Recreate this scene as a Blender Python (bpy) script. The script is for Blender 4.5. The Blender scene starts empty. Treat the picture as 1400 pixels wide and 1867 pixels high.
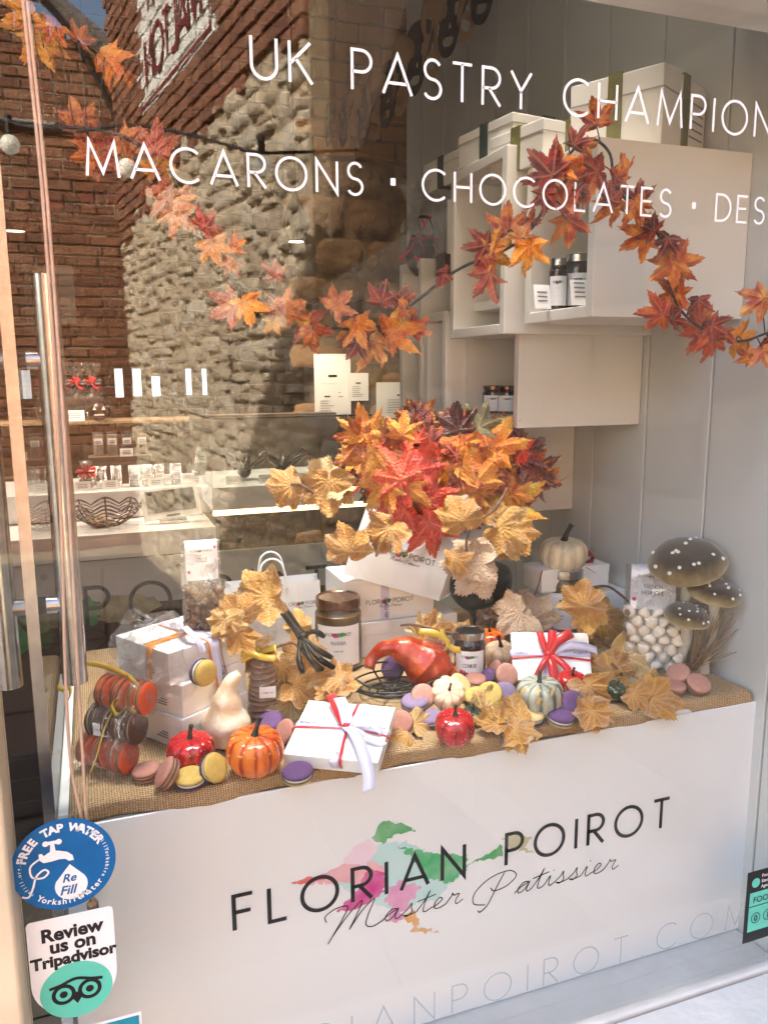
import bpy, bmesh, math, random
from mathutils import Vector, Matrix, noise
PI = math.pi
R_ = math.radians
sc = bpy.context.scene
# ---------------------------------------------------------------- camera
F, CX, CY = 1457.2, 700.0, 933.5
ROT = Matrix(((0.93953902, 0.06539634, -0.33613947), (-0.34238344, 0.1612632, -0.9256175), (-0.00632507, 0.98474235, 0.1739037)))
CAM = Vector((0, -0.85, 1.45))
cd = bpy.data.cameras.new('camera'); cam = bpy.data.objects.new('camera', cd)
sc.collection.objects.link(cam); sc.camera = cam
ROT.col[2].normalize()
cam.matrix_world = Matrix.Translation(CAM) @ ROT.to_quaternion().to_matrix().to_4x4()
cd.sensor_fit = 'HORIZONTAL'; cd.sensor_width = 36; cd.lens = 36 * F / 1400
cd.clip_start = 0.02; cd.clip_end = 500
# ---------------------------------------------------------------- sky, sun, exposure
SUN_EL = 36.0          # the sun stands to the left and behind the shop, whose roof shades the near yard
w = bpy.data.worlds.new('World'); sc.world = w; w.use_nodes = True
nt = w.node_tree; nt.nodes.clear()
sky = nt.nodes.new('ShaderNodeTexSky'); sky.sky_type = 'NISHITA'; sky.sun_disc = False
sd = Vector((-math.cos(R_(SUN_EL)) * 0.77, math.cos(R_(SUN_EL)) * 0.637, math.sin(R_(SUN_EL)))).normalized()
sky.sun_elevation = R_(SUN_EL); sky.sun_rotation = math.atan2(sd.x, sd.y); sky.air_density = 1.2; sky.dust_density = 5.0
bg = nt.nodes.new('ShaderNodeBackground'); bg.inputs[1].default_value = 0.15
wo = nt.nodes.new('ShaderNodeOutputWorld'); nt.links.new(sky.outputs[0], bg.inputs[0]); nt.links.new(bg.outputs[0], wo.inputs[0])
sl = bpy.data.lights.new('sun', 'SUN'); sl.energy = 3.8; sl.angle = R_(0.5); sl.color = (1, 0.93, 0.84)
so = bpy.data.objects.new('sun', sl); sc.collection.objects.link(so); so.rotation_euler = sd.to_track_quat('Z', 'Y').to_euler()
sc.view_settings.view_transform = 'Standard'; sc.view_settings.look = 'None'
sc.view_settings.gamma = 1; sc.view_settings.exposure = 3.22; sc.view_settings.use_curve_mapping = False
sc.cycles.use_denoising = True
sc.cycles.max_bounces = 8; sc.cycles.transparent_max_bounces = 24; sc.cycles.diffuse_bounces = 4; sc.cycles.glossy_bounces = 4
sc.cycles.caustics_reflective = False; sc.cycles.caustics_refractive = False
sc.cycles.sample_clamp_indirect = 4
C = sc.collection.objects
RX, RY, RZ = [Vector(ROT.col[i]) for i in range(3)]
# ---------------------------------------------------------------- measuring helpers: a sight line met with a real plane
def ray(px, py):
    return (RX * (px - CX) + RY * -(py - CY) + RZ * -F).normalized()
def aty(px, py, y): r = ray(px, py); return CAM + r * ((y - CAM.y) / r.y)
def atz(px, py, z): r = ray(px, py); return CAM + r * ((z - CAM.z) / r.z)
def atx(px, py, x): r = ray(px, py); return CAM + r * ((x - CAM.x) / r.x)
def siz(px, p): return px * (p - CAM).dot(-RZ) / F          # pixels -> metres at point p
# ---------------------------------------------------------------- tagging
def tag(o, label=None, cat=None, group=None, kind=None):
    if label: o['label'] = label
    if cat: o['category'] = cat
    if group: o['group'] = group
    if kind: o['kind'] = kind
    return o
def thing(name, label, cat, loc=(0, 0, 0), rz=0.0, group=None, rot=None):
    o = bpy.data.objects.new(name, None); C.link(o); o.location = loc
    o.rotation_euler = rot if rot is not None else (0, 0, rz)
    o.empty_display_size = 0.02
    return tag(o, label, cat, group)
def hole(parent, name, me):
    o = bpy.data.objects.new(name, me); C.link(o)
    if parent: o.parent = parent
    return o
# ---------------------------------------------------------------- mesh helper
class MB:
    def __init__(s): s.v = []; s.f = []; s.a = []
    def add(s, vs, fs, M=None, at=None):
        n = len(s.v)
        s.v += [tuple(M @ Vector(v)) for v in vs] if M is not None else [tuple(v) for v in vs]
        s.f += [tuple(i + n for i in f) for f in fs]
        s.a += list(at) if at is not None else [0.0] * len(vs)
        return s
    def box(s, x0, x1, y0, y1, z0, z1, M=None):
        return s.add([(x0, y0, z0), (x1, y0, z0), (x1, y1, z0), (x0, y1, z0), (x0, y0, z1), (x1, y0, z1), (x1, y1, z1), (x0, y1, z1)],
                     [(0, 3, 2, 1), (4, 5, 6, 7), (0, 1, 5, 4), (1, 2, 6, 5), (2, 3, 7, 6), (3, 0, 4, 7)], M)
    def tube(s, path, r, n=8, M=None, closed=False):
        P = [Vector(p) for p in path]; k = len(P); rr = r if hasattr(r, '__len__') else [r] * k
        vs = []; up = None
        for i, p in enumerate(P):
            if closed: t = P[(i + 1) % k] - P[i - 1]
            else: t = P[min(i + 1, k - 1)] - P[max(i - 1, 0)]
            t = t.normalized() if t.length > 1e-9 else Vector((0, 0, 1))
            if up is None: up = Vector((0, 0, 1)) if abs(t.z) < .9 else Vector((1, 0, 0))
            a = (up - t * up.dot(t)); a = a.normalized() if a.length > 1e-6 else t.orthogonal().normalized()
            up = a; b = t.cross(a)
            for j in range(n):
                th = 2 * PI * j / n; vs.append(p + (a * math.cos(th) + b * math.sin(th)) * rr[i])
        fs = []
        for i in range(k if closed else k - 1):
            for j in range(n):
                i2 = (i + 1) % k
                fs.append((i * n + j, i * n + (j + 1) % n, i2 * n + (j + 1) % n, i2 * n + j))
        if not closed: fs += [tuple(range(n - 1, -1, -1)), tuple((k - 1) * n + j for j in range(n))]
        return s.add(vs, fs, M)
    def lathe(s, prof, n=32, M=None):
        vs = []; fs = []
        for (r, z) in prof:
            for j in range(n): th = 2 * PI * j / n; vs.append((r * math.cos(th), r * math.sin(th), z))
        for i in range(len(prof) - 1):
            for j in range(n): fs.append((i * n + j, i * n + (j + 1) % n, (i + 1) * n + (j + 1) % n, (i + 1) * n + j))
        return s.add(vs, fs, M)
    def ball(s, c, r, n=10, M=None, sq=(1, 1, 1)):
        vs = []; fs = []; m = max(4, n // 2 + 1)
        for i in range(m + 1):
            ph = PI * i / m
            for j in range(n):
                th = 2 * PI * j / n
                vs.append((c[0] + r * sq[0] * math.sin(ph) * math.cos(th), c[1] + r * sq[1] * math.sin(ph) * math.sin(th), c[2] - r * sq[2] * math.cos(ph)))
        for i in range(m):
            for j in range(n): fs.append((i * n + j, i * n + (j + 1) % n, (i + 1) * n + (j + 1) % n, (i + 1) * n + j))
        return s.add(vs, fs, M)
    def grid(s, fn, nu, nv, M=None, fa=None):
        vs = [fn(i / nu, j / nv) for j in range(nv + 1) for i in range(nu + 1)]
        at = [fa(i / nu, j / nv) for j in range(nv + 1) for i in range(nu + 1)] if fa else None
        fs = [(j * (nu + 1) + i, j * (nu + 1) + i + 1, (j + 1) * (nu + 1) + i + 1, (j + 1) * (nu + 1) + i) for j in range(nv) for i in range(nu)]
        return s.add(vs, fs, M, at)
    def mesh(s, name, mat, smooth=False):
        me = bpy.data.meshes.new(name); me.from_pydata(s.v, [], s.f); me.update()
        if any(s.a):
            at = me.attributes.new('tone', 'FLOAT', 'POINT'); at.data.foreach_set('value', s.a)
        if smooth: me.polygons.foreach_set('use_smooth', [True] * len(me.polygons))
        if mat: me.materials.append(mat)
        return me
    def build(s, name, mat, parent=None, smooth=False, bevel=0, loc=None, label=None):
        o = bpy.data.objects.new(name, s.mesh(name, mat, smooth)); C.link(o)
        if parent: o.parent = parent
        if loc is not None: o.location = loc
        if bevel:
            b = o.modifiers.new('bevel', 'BEVEL'); b.width = bevel; b.segments = 2; b.limit_method = 'ANGLE'; b.angle_limit = R_(40)
            o.data.polygons.foreach_set('use_smooth', [True] * len(o.data.polygons)); o.modifiers.new('wn', 'WEIGHTED_NORMAL')
        if label: o['label'] = label
        return o
def frame(o, u, v, n=None):
    u = Vector(u).normalized(); v = Vector(v).normalized(); n = Vector(n).normalized() if n else u.cross(v).normalized()
    M = Matrix((u, v, n)).transposed().to_4x4(); M.translation = Vector(o); return M
def crom(P, k=6, closed=False):
    P = [Vector(p) for p in P]; out = []; n = len(P)
    for i in range(n if closed else n - 1):
        if closed: a, b, c, d = P[i - 1], P[i], P[(i + 1) % n], P[(i + 2) % n]
        else: a, b, c, d = P[max(i - 1, 0)], P[i], P[i + 1], P[min(i + 2, n - 1)]
        for j in range(k):
            t = j / k
            out.append(.5 * ((2 * b) + (c - a) * t + (2 * a - 5 * b + 4 * c - d) * t * t + (3 * b - a - 3 * c + d) * t ** 3))
    if not closed: out.append(P[-1])
    return out
# ---------------------------------------------------------------- materials
def newmat(name):
    m = bpy.data.materials.new(name); m.use_nodes = True; t = m.node_tree
    return m, t, t.nodes['Principled BSDF']
def N(t, typ, **k):
    n = t.nodes.new('ShaderNode' + typ)
    for a, b in k.items():
        if a.startswith('i_'):
            key = a[2:]; key = int(key) if key.isdigit() else key.replace('_', ' ')
            n.inputs[key].default_value = b
        else: setattr(n, a, b)
    return n
def ramp(t, fac, stops, interp='LINEAR'):
    r = t.nodes.new('ShaderNodeValToRGB'); r.color_ramp.interpolation = interp
    e = r.color_ramp.elements
    while len(e) < len(stops): e.new(0.5)
    for i, (p, c) in enumerate(stops): e[i].position = p; e[i].color = (*c, 1)
    t.links.new(fac, r.inputs[0]); return r.outputs[0]
def mix(t, fac, a, b, mode='MIX'):
    m = t.nodes.new('ShaderNodeMix'); m.data_type = 'RGBA'; m.blend_type = mode
    if hasattr(fac, 'links'): t.links.new(fac, m.inputs[0])
    else: m.inputs[0].default_value = fac
    for k, x in ((6, a), (7, b)):
        if hasattr(x, 'links'): t.links.new(x, m.inputs[k])
        else: m.inputs[k].default_value = (*x, 1)
    return m.outputs[2]
def math_(t, op, a, b=None, c=None):
    m = t.nodes.new('ShaderNodeMath'); m.operation = op
    for i, x in enumerate((a, b, c)):
        if x is None: continue
        if hasattr(x, 'links'): t.links.new(x, m.inputs[i])
        else: m.inputs[i].default_value = x
    return m.outputs[0]
def pmat(name, col, rough=0.5, metal=0, var=0.12, scale=30, bump=0.0, bscale=None, col2=None, coat=0, spec=0.5, rnd=0.0, emit=None, sheen=0, detail=6, trans=0):
    m, t, p = newmat(name)
    tc = N(t, 'TexCoord'); nz = N(t, 'TexNoise'); nz.inputs['Scale'].default_value = scale; nz.inputs['Detail'].default_value = detail
    t.links.new(tc.outputs['Object'], nz.inputs['Vector'])
    c2 = col2 or tuple(max(0, x * (1 - var * 2)) for x in col)
    out = ramp(t, nz.outputs[0], [(0.3, c2), (0.68, col)])
    if rnd:
        oi = N(t, 'ObjectInfo'); hs = N(t, 'HueSaturation')
        v = math_(t, 'MULTIPLY_ADD', oi.outputs['Random'], rnd, 1 - rnd / 2)
        t.links.new(v, hs.inputs['Value']); t.links.new(out, hs.inputs['Color']); out = hs.outputs[0]
    t.links.new(out, p.inputs['Base Color'])
    p.inputs['Roughness'].default_value = rough; p.inputs['Metallic'].default_value = metal
    p.inputs['Specular IOR Level'].default_value = spec
    p.inputs['Coat Weight'].default_value = coat; p.inputs['Sheen Weight'].default_value = sheen
    p.inputs['Transmission Weight'].default_value = trans
    if emit: p.inputs['Emission Color'].default_value = (*emit[0], 1); p.inputs['Emission Strength'].default_value = emit[1]
    if bump:
        b = N(t, 'Bump'); b.inputs['Strength'].default_value = bump; b.inputs['Distance'].default_value = 0.01
        n2 = N(t, 'TexNoise'); n2.inputs['Scale'].default_value = bscale or scale * 3; n2.inputs['Detail'].default_value = 4
        t.links.new(tc.outputs['Object'], n2.inputs['Vector'])
        t.links.new(n2.outputs[0], b.inputs['Height']); t.links.new(b.outputs[0], p.inputs['Normal'])
    return m
def brickmat(name, cols, rough=.9, bump=.5, scale=14, dirt=(0.1, 0.06, .04)):
    m, t, p = newmat(name)
    g = N(t, 'NewGeometry'); oi = N(t, 'ObjectInfo')
    rn = math_(t, 'FRACT', math_(t, 'ADD', g.outputs['Random Per Island'], math_(t, 'MULTIPLY', oi.outputs['Random'], 7.3)))
    stops = [(i / (len(cols) - 1), c) for i, c in enumerate(cols)]
    base = ramp(t, rn, stops)
    nz = N(t, 'TexNoise'); nz.inputs['Scale'].default_value = scale; nz.inputs['Detail'].default_value = 8
    t.links.new(g.outputs['Position'], nz.inputs['Vector'])
    f = ramp(t, nz.outputs[0], [(.35, (0, 0, 0)), (.75, (1, 1, 1))])
    c = mix(t, math_(t, 'MULTIPLY', f, .6), base, dirt)
    t.links.new(c, p.inputs['Base Color']); p.inputs['Roughness'].default_value = rough
    b = N(t, 'Bump'); b.inputs['Strength'].default_value = bump; b.inputs['Distance'].default_value = 0.02
    n2 = N(t, 'TexNoise'); n2.inputs['Scale'].default_value = scale * 3; n2.inputs['Detail'].default_value = 6
    t.links.new(g.outputs['Position'], n2.inputs['Vector'])
    t.links.new(n2.outputs[0], b.inputs['Height']); t.links.new(b.outputs[0], p.inputs['Normal'])
    return m
def clearmat(name, base=.06, fres=.9, rough=0.02, tint=(1, 1, 1), wrinkle=0, wscale=25, milky=0.0):
    m, t, p = newmat(name); t.nodes.remove(p); out = t.nodes['Material Output']
    tr = N(t, 'BsdfTransparent'); tr.inputs[0].default_value = (*tint, 1)
    gl = N(t, 'BsdfGlossy'); gl.inputs['Roughness'].default_value = rough
    fr = N(t, 'Fresnel'); ge = N(t, 'NewGeometry')          # same reflectance on both faces of a thin sheet
    t.links.new(math_(t, 'MULTIPLY_ADD', ge.outputs['Backfacing'], 1 / 1.5 - 1.5, 1.5), fr.inputs[0])
    fac = math_(t, 'MULTIPLY_ADD', fr.outputs[0], fres, base)
    if wrinkle:
        b = N(t, 'Bump'); b.inputs['Strength'].default_value = wrinkle; b.inputs['Distance'].default_value = .01
        tc = N(t, 'TexCoord'); vo = N(t, 'TexVoronoi'); vo.feature = 'F1'; vo.inputs['Scale'].default_value = wscale
        nz = N(t, 'TexNoise'); nz.inputs['Scale'].default_value = wscale * .8; nz.inputs['Distortion'].default_value = 2
        t.links.new(tc.outputs['Object'], nz.inputs['Vector']); t.links.new(nz.outputs[1], vo.inputs['Vector'])
        t.links.new(vo.outputs[0], b.inputs['Height']); t.links.new(b.outputs[0], gl.inputs['Normal']); t.links.new(b.outputs[0], fr.inputs['Normal'])
    mx = N(t, 'MixShader'); t.links.new(fac, mx.inputs[0]); t.links.new(tr.outputs[0], mx.inputs[1]); t.links.new(gl.outputs[0], mx.inputs[2])
    last = mx.outputs[0]
    if milky:
        df = N(t, 'BsdfDiffuse'); df.inputs[0].default_value = (.9, .9, .9, 1)
        m2 = N(t, 'MixShader'); m2.inputs[0].default_value = milky; t.links.new(last, m2.inputs[1]); t.links.new(df.outputs[0], m2.inputs[2]); last = m2.outputs[0]
    t.links.new(last, out.inputs[0]); return m
def leafmat(name, cols, rnd=True, vein=(0.75, .45, .2), rough=.6, nscale=2.3, edge=None, sharp=.06, sheen=0, veinamt=.6):
    m, t, p = newmat(name)
    tc = N(t, 'TexCoord'); oi = N(t, 'ObjectInfo'); at = N(t, 'Attribute'); at.attribute_name = 'tone'
    nz = N(t, 'TexNoise'); nz.noise_dimensions = '4D'; nz.inputs['Scale'].default_value = nscale; nz.inputs['Detail'].default_value = 5
    t.links.new(tc.outputs['Object'], nz.inputs['Vector']); t.links.new(math_(t, 'MULTIPLY', oi.outputs['Random'], 40), nz.inputs['W'])
    sh = math_(t, 'ADD', nz.outputs[0], math_(t, 'MULTIPLY_ADD', oi.outputs['Random'], .34 if rnd else 0, -.17 if rnd else 0))
    n = len(cols); stops = []
    for i, c in enumerate(cols):
        pos = .3 + .4 * i / (n - 1); stops.append((pos, c))
    base = ramp(t, sh, stops)
    vn = math_(t, 'MULTIPLY', at.outputs['Fac'], veinamt)
    c = mix(t, vn, base, vein)
    t.links.new(c, p.inputs['Base Color']); p.inputs['Roughness'].default_value = rough
    p.inputs['Sheen Weight'].default_value = sheen
    p.inputs['Subsurface Weight'].default_value = 0
    b = N(t, 'Bump'); b.inputs['Strength'].default_value = .4; b.inputs['Distance'].default_value = .05
    n2 = N(t, 'TexNoise'); n2.inputs['Scale'].default_value = 14; t.links.new(tc.outputs['Object'], n2.inputs['Vector'])
    t.links.new(n2.outputs[0], b.inputs['Height']); t.links.new(b.outputs[0], p.inputs['Normal'])
    return m
MT = {}
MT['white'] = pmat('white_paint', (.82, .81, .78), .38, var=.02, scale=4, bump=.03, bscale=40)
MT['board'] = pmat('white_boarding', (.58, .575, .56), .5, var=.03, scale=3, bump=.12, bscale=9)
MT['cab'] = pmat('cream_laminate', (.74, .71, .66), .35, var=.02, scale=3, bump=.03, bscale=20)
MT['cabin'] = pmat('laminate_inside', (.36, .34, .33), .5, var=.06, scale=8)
MT['acryl'] = pmat('white_acrylic', (.84, .85, .87), .12, var=.01, scale=2)
MT['frost'] = pmat('frosted_panel', (.60, .63, .65), .3, var=.05, scale=2)
MT['frame'] = pmat('white_frame_paint', (.85, .84, .81), .4, var=.05, scale=20, bump=.12, bscale=70)
MT['sill'] = pmat('worn_sill_paint', (.62, .61, .59), .5, var=.06, scale=12, bump=.3, bscale=30)
MT['jamb'] = pmat('cream_jamb', (.78, .66, .48), .5, var=.1, scale=9, bump=.1)
MT['dark'] = pmat('dark_ceiling', (.10, .065, .045), .8, scale=3)
MT['black'] = pmat('black_paint', (.012, .012, .013), .35, var=.1)
MT['ink'] = pmat('black_print', (.012, .012, .014), .45, var=.2, scale=120)
MT['greyink'] = pmat('grey_print', (.22, .22, .23), .5)
MT['vinyl'] = pmat('white_vinyl', (.93, .95, .96), .5, var=.01, emit=None)
MT['greyvinyl'] = pmat('grey_vinyl', (.36, .43, .47), .5, var=.03)
MT['steel'] = pmat('brushed_steel', (.58, .57, .56), .24, metal=1, var=.1, scale=60)
MT['goldlid'] = pmat('brown_gold_lid', (.20, .10, .055), .25, metal=.8, var=.1)
MT['silver'] = pmat('silver_lid', (.6, .58, .55), .25, metal=1, var=.1)
MT['jarbrown'] = pmat('rum_syrup_jar', (.16, .10, .04), .06, var=.45, scale=34, col2=(.035, .015, .006), spec=.4)
MT['jardark'] = pmat('dark_jam_jar', (.035, .012, .010), .06, var=.3, scale=40, coat=.6)
MT['label'] = pmat('paper_label', (.88, .88, .9), .6, var=.01)
MT['card'] = pmat('white_card', (.9, .885, .87), .55, var=.015, scale=6, bump=.02)
MT['paper'] = pmat('white_kraft', (.86, .865, .885), .65, var=.02, scale=10, bump=.04, bscale=30)
MT['red_rib'] = pmat('red_satin', (.62, .012, .018), .28, var=.2, scale=12, sheen=.3)
MT['maroon_rib'] = pmat('maroon_satin', (.28, .008, .03), .28, var=.2, sheen=.3)
MT['lilac_rib'] = pmat('lilac_satin', (.68, .66, .86), .32, var=.06, sheen=.3)
MT['yellow_rib'] = pmat('yellow_ribbon', (.82, .56, .08), .25, var=.12, scale=12)
MT['orange_rib'] = pmat('orange_ribbon', (.85, .30, .03), .3, var=.1)
MT['bone'] = pmat('black_bone_plastic', (.008, .007, .007), .3, var=.2, scale=40, bump=.3, bscale=60, spec=.12)
MT['twig'] = pmat('brown_twig', (.22, .11, .06), .7, var=.25, scale=60, bump=.4)
MT['vine'] = pmat('dark_vine_wire', (.05, .05, .045), .5, var=.3, scale=80, bump=.4)
MT['straw'] = pmat('dry_straw', (.36, .25, .15), .8, var=.3, scale=60)
MT['nuts'] = pmat('sugared_hazelnut', (.42, .30, .21), .7, col2=(.16, .08, .05), scale=160, bump=.6)
MT['mering'] = pmat('meringue', (.88, .83, .74), .6, col2=(.68, .58, .45), scale=50, bump=.5, bscale=40)
MT['glitter'] = pmat('black_glitter', (.012, .012, .012), .3, var=.5, scale=60, spec=.2)
MT['cord'] = pmat('peach_cord', (.78, .52, .4), .6, var=.1)
MT['terra'] = pmat('tablet_white', (.8, .8, .8), .3, var=.01)
MT['screen'] = pmat('dark_screen', (.012, .011, .01), .08, var=.2, scale=6)
MT['floor'] = pmat('dark_floor_boards', (.07, .062, .058), .45, var=.3, scale=5, bump=.2)
MT['choc'] = pmat('dark_chocolate', (.035, .013, .006), .35, var=.3, scale=80)
MT['wafer'] = pmat('pale_nougat', (.42, .28, .15), .6, var=.3, scale=60)
MT['glowlamp'] = pmat('lamp_opening', (.9, .85, .7), .5, emit=((1, .86, .62), 3.0))
MT['lampshade'] = pmat('brown_lamp_shade', (.035, .01, .008), .2, var=.3, coat=.4)
MT['glowpanel'] = pmat('white_glow_panel', (.9, .9, .9), .4, emit=((.85, .93, 1), .14))
MT['bulb'] = pmat('opal_bulb', (.9, .85, .7), .15, var=.02, emit=((1, .9, .7), .35))
MT['led'] = pmat('warm_led_strip', (.9, .7, .3), .5, emit=((1, .72, .3), .55))
MT['roof'] = pmat('grey_roof_verge', (.25, .22, .2), .8, var=.2)
MT['mortar'] = pmat('lime_mortar', (.46, .36, .24), .95, var=.25, scale=9, bump=.6, bscale=40)
MT['mortar_in'] = pmat('inner_mortar', (.36, .24, .12), .95, var=.3, scale=9, bump=.6, bscale=40)
MT['paving'] = brickmat('yard_paving', [(.085, .083, .08), (.11, .105, .10), (.07, .068, .066)], .8, .3)
MT['redbrick'] = brickmat('red_brick', [(.20, .075, .04), (.26, .105, .055), (.15, .055, .035), (.31, .15, .085), (.23, .09, .05)], dirt=(.13, .08, .05))
MT['brick_in'] = brickmat('inner_brick', [(.42, .19, .065), (.50, .25, .09), (.36, .15, .05), (.55, .3, .12)], dirt=(.34, .22, .1))
MT['whitebrick'] = brickmat('whitewashed_brick', [(.78, .76, .70), (.84, .82, .77), (.72, .7, .64)], .8, .3, dirt=(.5, .48, .42))
MT['stone'] = brickmat('sandstone', [(.52, .42, .29), (.60, .51, .37), (.44, .35, .24), (.64, .57, .45)], .95, .9, 9, dirt=(.27, .21, .14))
MT['stone_in'] = brickmat('inner_stone', [(.34, .20, .10), (.28, .16, .07), (.38, .25, .14)], .95, .8, 9, dirt=(.2, .11, .05))
MT['palestone'] = brickmat('pale_rubble', [(.30, .27, .23), (.35, .32, .28), (.27, .24, .2)], .95, .8, 7, dirt=(.32, .28, .22))
MT['glass'] = clearmat('window_glass', .008, .75, 0.0, (.97, .98, .975))
MT['doorglass'] = clearmat('door_glass', .01, .6, 0.0, (.82, .84, .83))
MT['cabglass'] = clearmat('counter_glass', .0, .5, 0.0, (.93, .95, .94))
MT['cello'] = clearmat('cellophane', .008, .9, 0.06, (.98, .98, .98), 1.0, 38, .012)
MT['cellofrost'] = clearmat('side_cellophane', .05, .8, 0.1, (.95, .95, .95), .8, 30, .28)
MC = {}
def col(name, c, **k):
    key = name
    if key not in MC: MC[key] = pmat(name, c, **k)
    return MC[key]
# ---------------------------------------------------------------- stroke lettering (thin geometric capitals)
def arc(cx, cy, rx, ry, a0, a1, n=14):
    return [(cx + rx * math.cos(R_(a0 + (a1 - a0) * i / n)), cy + ry * math.sin(R_(a0 + (a1 - a0) * i / n))) for i in range(n + 1)]
G = {
 'A': (.84, [[(0, 0), (.42, 1), (.84, 0)], [(.13, .28), (.71, .28)]]),
 'B': (.56, [[(0, 0), (0, 1), (.28, 1)] + arc(.28, .76, .22, .24, 90, -90)[1:] + [(0, .52)], [(.28, .52)] + arc(.28, .26, .28, .26, 90, -90)[1:] + [(0, 0)]]),
 'C': (.86, [arc(.5, .5, .5, .5, 48, 312, 24)]),
 'D': (.72, [[(0, 0), (0, 1), (.25, 1)] + arc(.25, .5, .47, .5, 90, -90, 18)[1:] + [(0, 0)]]),
 'E': (.5, [[(.5, 1), (0, 1), (0, 0), (.5, 0)], [(0, .52), (.44, .52)]]),
 'F': (.5, [[(.5, 1), (0, 1), (0, 0)], [(0, .52), (.44, .52)]]),
 'G': (.92, [arc(.5, .5, .5, .5, 48, 355, 24) + [(.55, .46)]]),
 'H': (.64, [[(0, 0), (0, 1)], [(.64, 0), (.64, 1)], [(0, .5), (.64, .5)]]),
 'I': (.0, [[(0, 0), (0, 1)]]),
 'J': (.4, [[(.4, 1), (.4, .25)] + arc(.2, .22, .2, .22, 0, -180)[1:]]),
 'K': (.6, [[(0, 0), (0, 1)], [(.56, 1), (.02, .46)], [(.16, .6), (.6, 0)]]),
 'L': (.46, [[(0, 1), (0, 0), (.46, 0)]]),
 'M': (.92, [[(0, 0), (.1, 1), (.46, .12), (.82, 1), (.92, 0)]]),
 'N': (.7, [[(0, 0), (0, 1), (.7, 0), (.7, 1)]]),
 'O': (1.0, [arc(.5, .5, .5, .5, 0, 360, 32)]),
 'P': (.54, [[(0, 0), (0, 1), (.26, 1)] + arc(.26, .73, .28, .27, 90, -90)[1:] + [(0, .46)]]),
 'Q': (1.0, [arc(.5, .5, .5, .5, 0, 360, 32), [(.6, .25), (.95, -.05)]]),
 'R': (.56, [[(0, 0), (0, 1), (.26, 1)] + arc(.26, .73, .28, .27, 90, -90)[1:] + [(0, .46)], [(.2, .46), (.56, 0)]]),
 'S': (.54, [arc(.28, .75, .24, .25, 30, 270, 14) + arc(.27, .25, .26, .25, 90, -150, 14)[1:]]),
 'T': (.6, [[(0, 1), (.6, 1)], [(.3, 1), (.3, 0)]]),
 'U': (.66, [[(0, 1), (0, .33)] + arc(.33, .33, .33, .33, 180, 360, 14)[1:] + [(.66, 1)]]),
 'V': (.76, [[(0, 1), (.38, 0), (.76, 1)]]),
 'W': (1.1, [[(0, 1), (.28, 0), (.55, .9), (.82, 0), (1.1, 1)]]),
 'X': (.7, [[(0, 0), (.7, 1)], [(0, 1), (.7, 0)]]),
 'Y': (.66, [[(0, 1), (.33, .48), (.66, 1)], [(.33, .48), (.33, 0)]]),
 'Z': (.6, [[(0, 1), (.6, 1), (0, 0), (.6, 0)]]),
 '.': (.0, [[(0, 0), (0, .05)]]), "'": (.0, [[(0, .8), (0, 1)]]), '-': (.3, [[(0, .5), (.3, .5)]]),
 '0': (.6, [arc(.3, .5, .3, .5, 0, 360, 24)]),
}
def stroke_ribbon(mb, pts, wd, M, c=0.0):
    """flat ribbon along a polyline with mitred corners, square ends"""
    P = [Vector((p[0], p[1])) for p in pts]; n = len(P); closed = (P[0] - P[-1]).length < 1e-6
    if closed: P = P[:-1]; n -= 1
    vs = []
    for i in range(n):
        if closed: d0 = (P[i] - P[i - 1]).normalized(); d1 = (P[(i + 1) % n] - P[i]).normalized()
        else:
            d0 = (P[i] - P[i - 1]).normalized() if i > 0 else (P[1] - P[0]).normalized()
            d1 = (P[i + 1] - P[i]).normalized() if i < n - 1 else d0
        nn = Vector((-d0.y - d1.y, d0.x + d1.x))
        nn = nn.normalized() if nn.length > 1e-6 else Vector((-d0.y, d0.x))
        k = min(1 / max(.28, nn.dot(Vector((-d0.y, d0.x)))), 3.2) * wd / 2
        vs += [(P[i].x + nn.x * k, P[i].y + nn.y * k, c), (P[i].x - nn.x * k, P[i].y - nn.y * k, c)]
    fs = [(2 * i, 2 * i + 1, (2 * i + 3) % (2 * n), (2 * i + 2) % (2 * n)) for i in range(n if closed else n - 1)]
    mb.add(vs, fs, M)
def text_w(s, gap, space): 
    x = 0
    for ch in s: x += (space if ch == ' ' else (.18 if ch == '*' else G[ch][0])) + gap
    return x - gap
def lettering(s, M, height, width, wd, mat, parent, name='letter', each=True, space=.55):
    """letters of one line: fitted between x=0 and x=width in frame M"""
    W0 = text_w(s, 0, space); gap = (width / height - W0) / (len(s) - 1)
    x = 0; allm = MB()
    for ch in s:
        if ch == ' ': x += space + gap; continue
        mb = MB() if each else allm
        if ch == '*': mb.add([(x * height, .38 * height, 0), ((x + .18) * height, .38 * height, 0), ((x + .18) * height, .62 * height, 0), (x * height, .62 * height, 0)], [(0, 1, 2, 3)], M); x += .18 + gap
        else:
            for st in G[ch][1]: stroke_ribbon(mb, [((x + a) * height, b * height) for a, b in st], wd, M)
            x += G[ch][0] + gap
        if each: mb.build(name, mat, parent)
    if not each: allm.build(name, mat, parent)
def font_text(s, size, M, mat, parent, name='lettering', bold=0.0, align='LEFT', shear=0, thick=0):
    cu = bpy.data.curves.new('t', 'FONT'); cu.body = s; cu.size = size; cu.offset = bold; cu.align_x = align; cu.shear = shear; cu.resolution_u = 3; cu.extrude = thick
    o = bpy.data.objects.new('t', cu); C.link(o)
    dg = bpy.context.evaluated_depsgraph_get(); me = bpy.data.meshes.new_from_object(o.evaluated_get(dg)); C.unlink(o); bpy.data.objects.remove(o)
    me.transform(M); me.materials.clear(); me.materials.append(mat)
    r = bpy.data.objects.new(name, me); C.link(r)
    if parent: r.parent = parent
    return r
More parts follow.
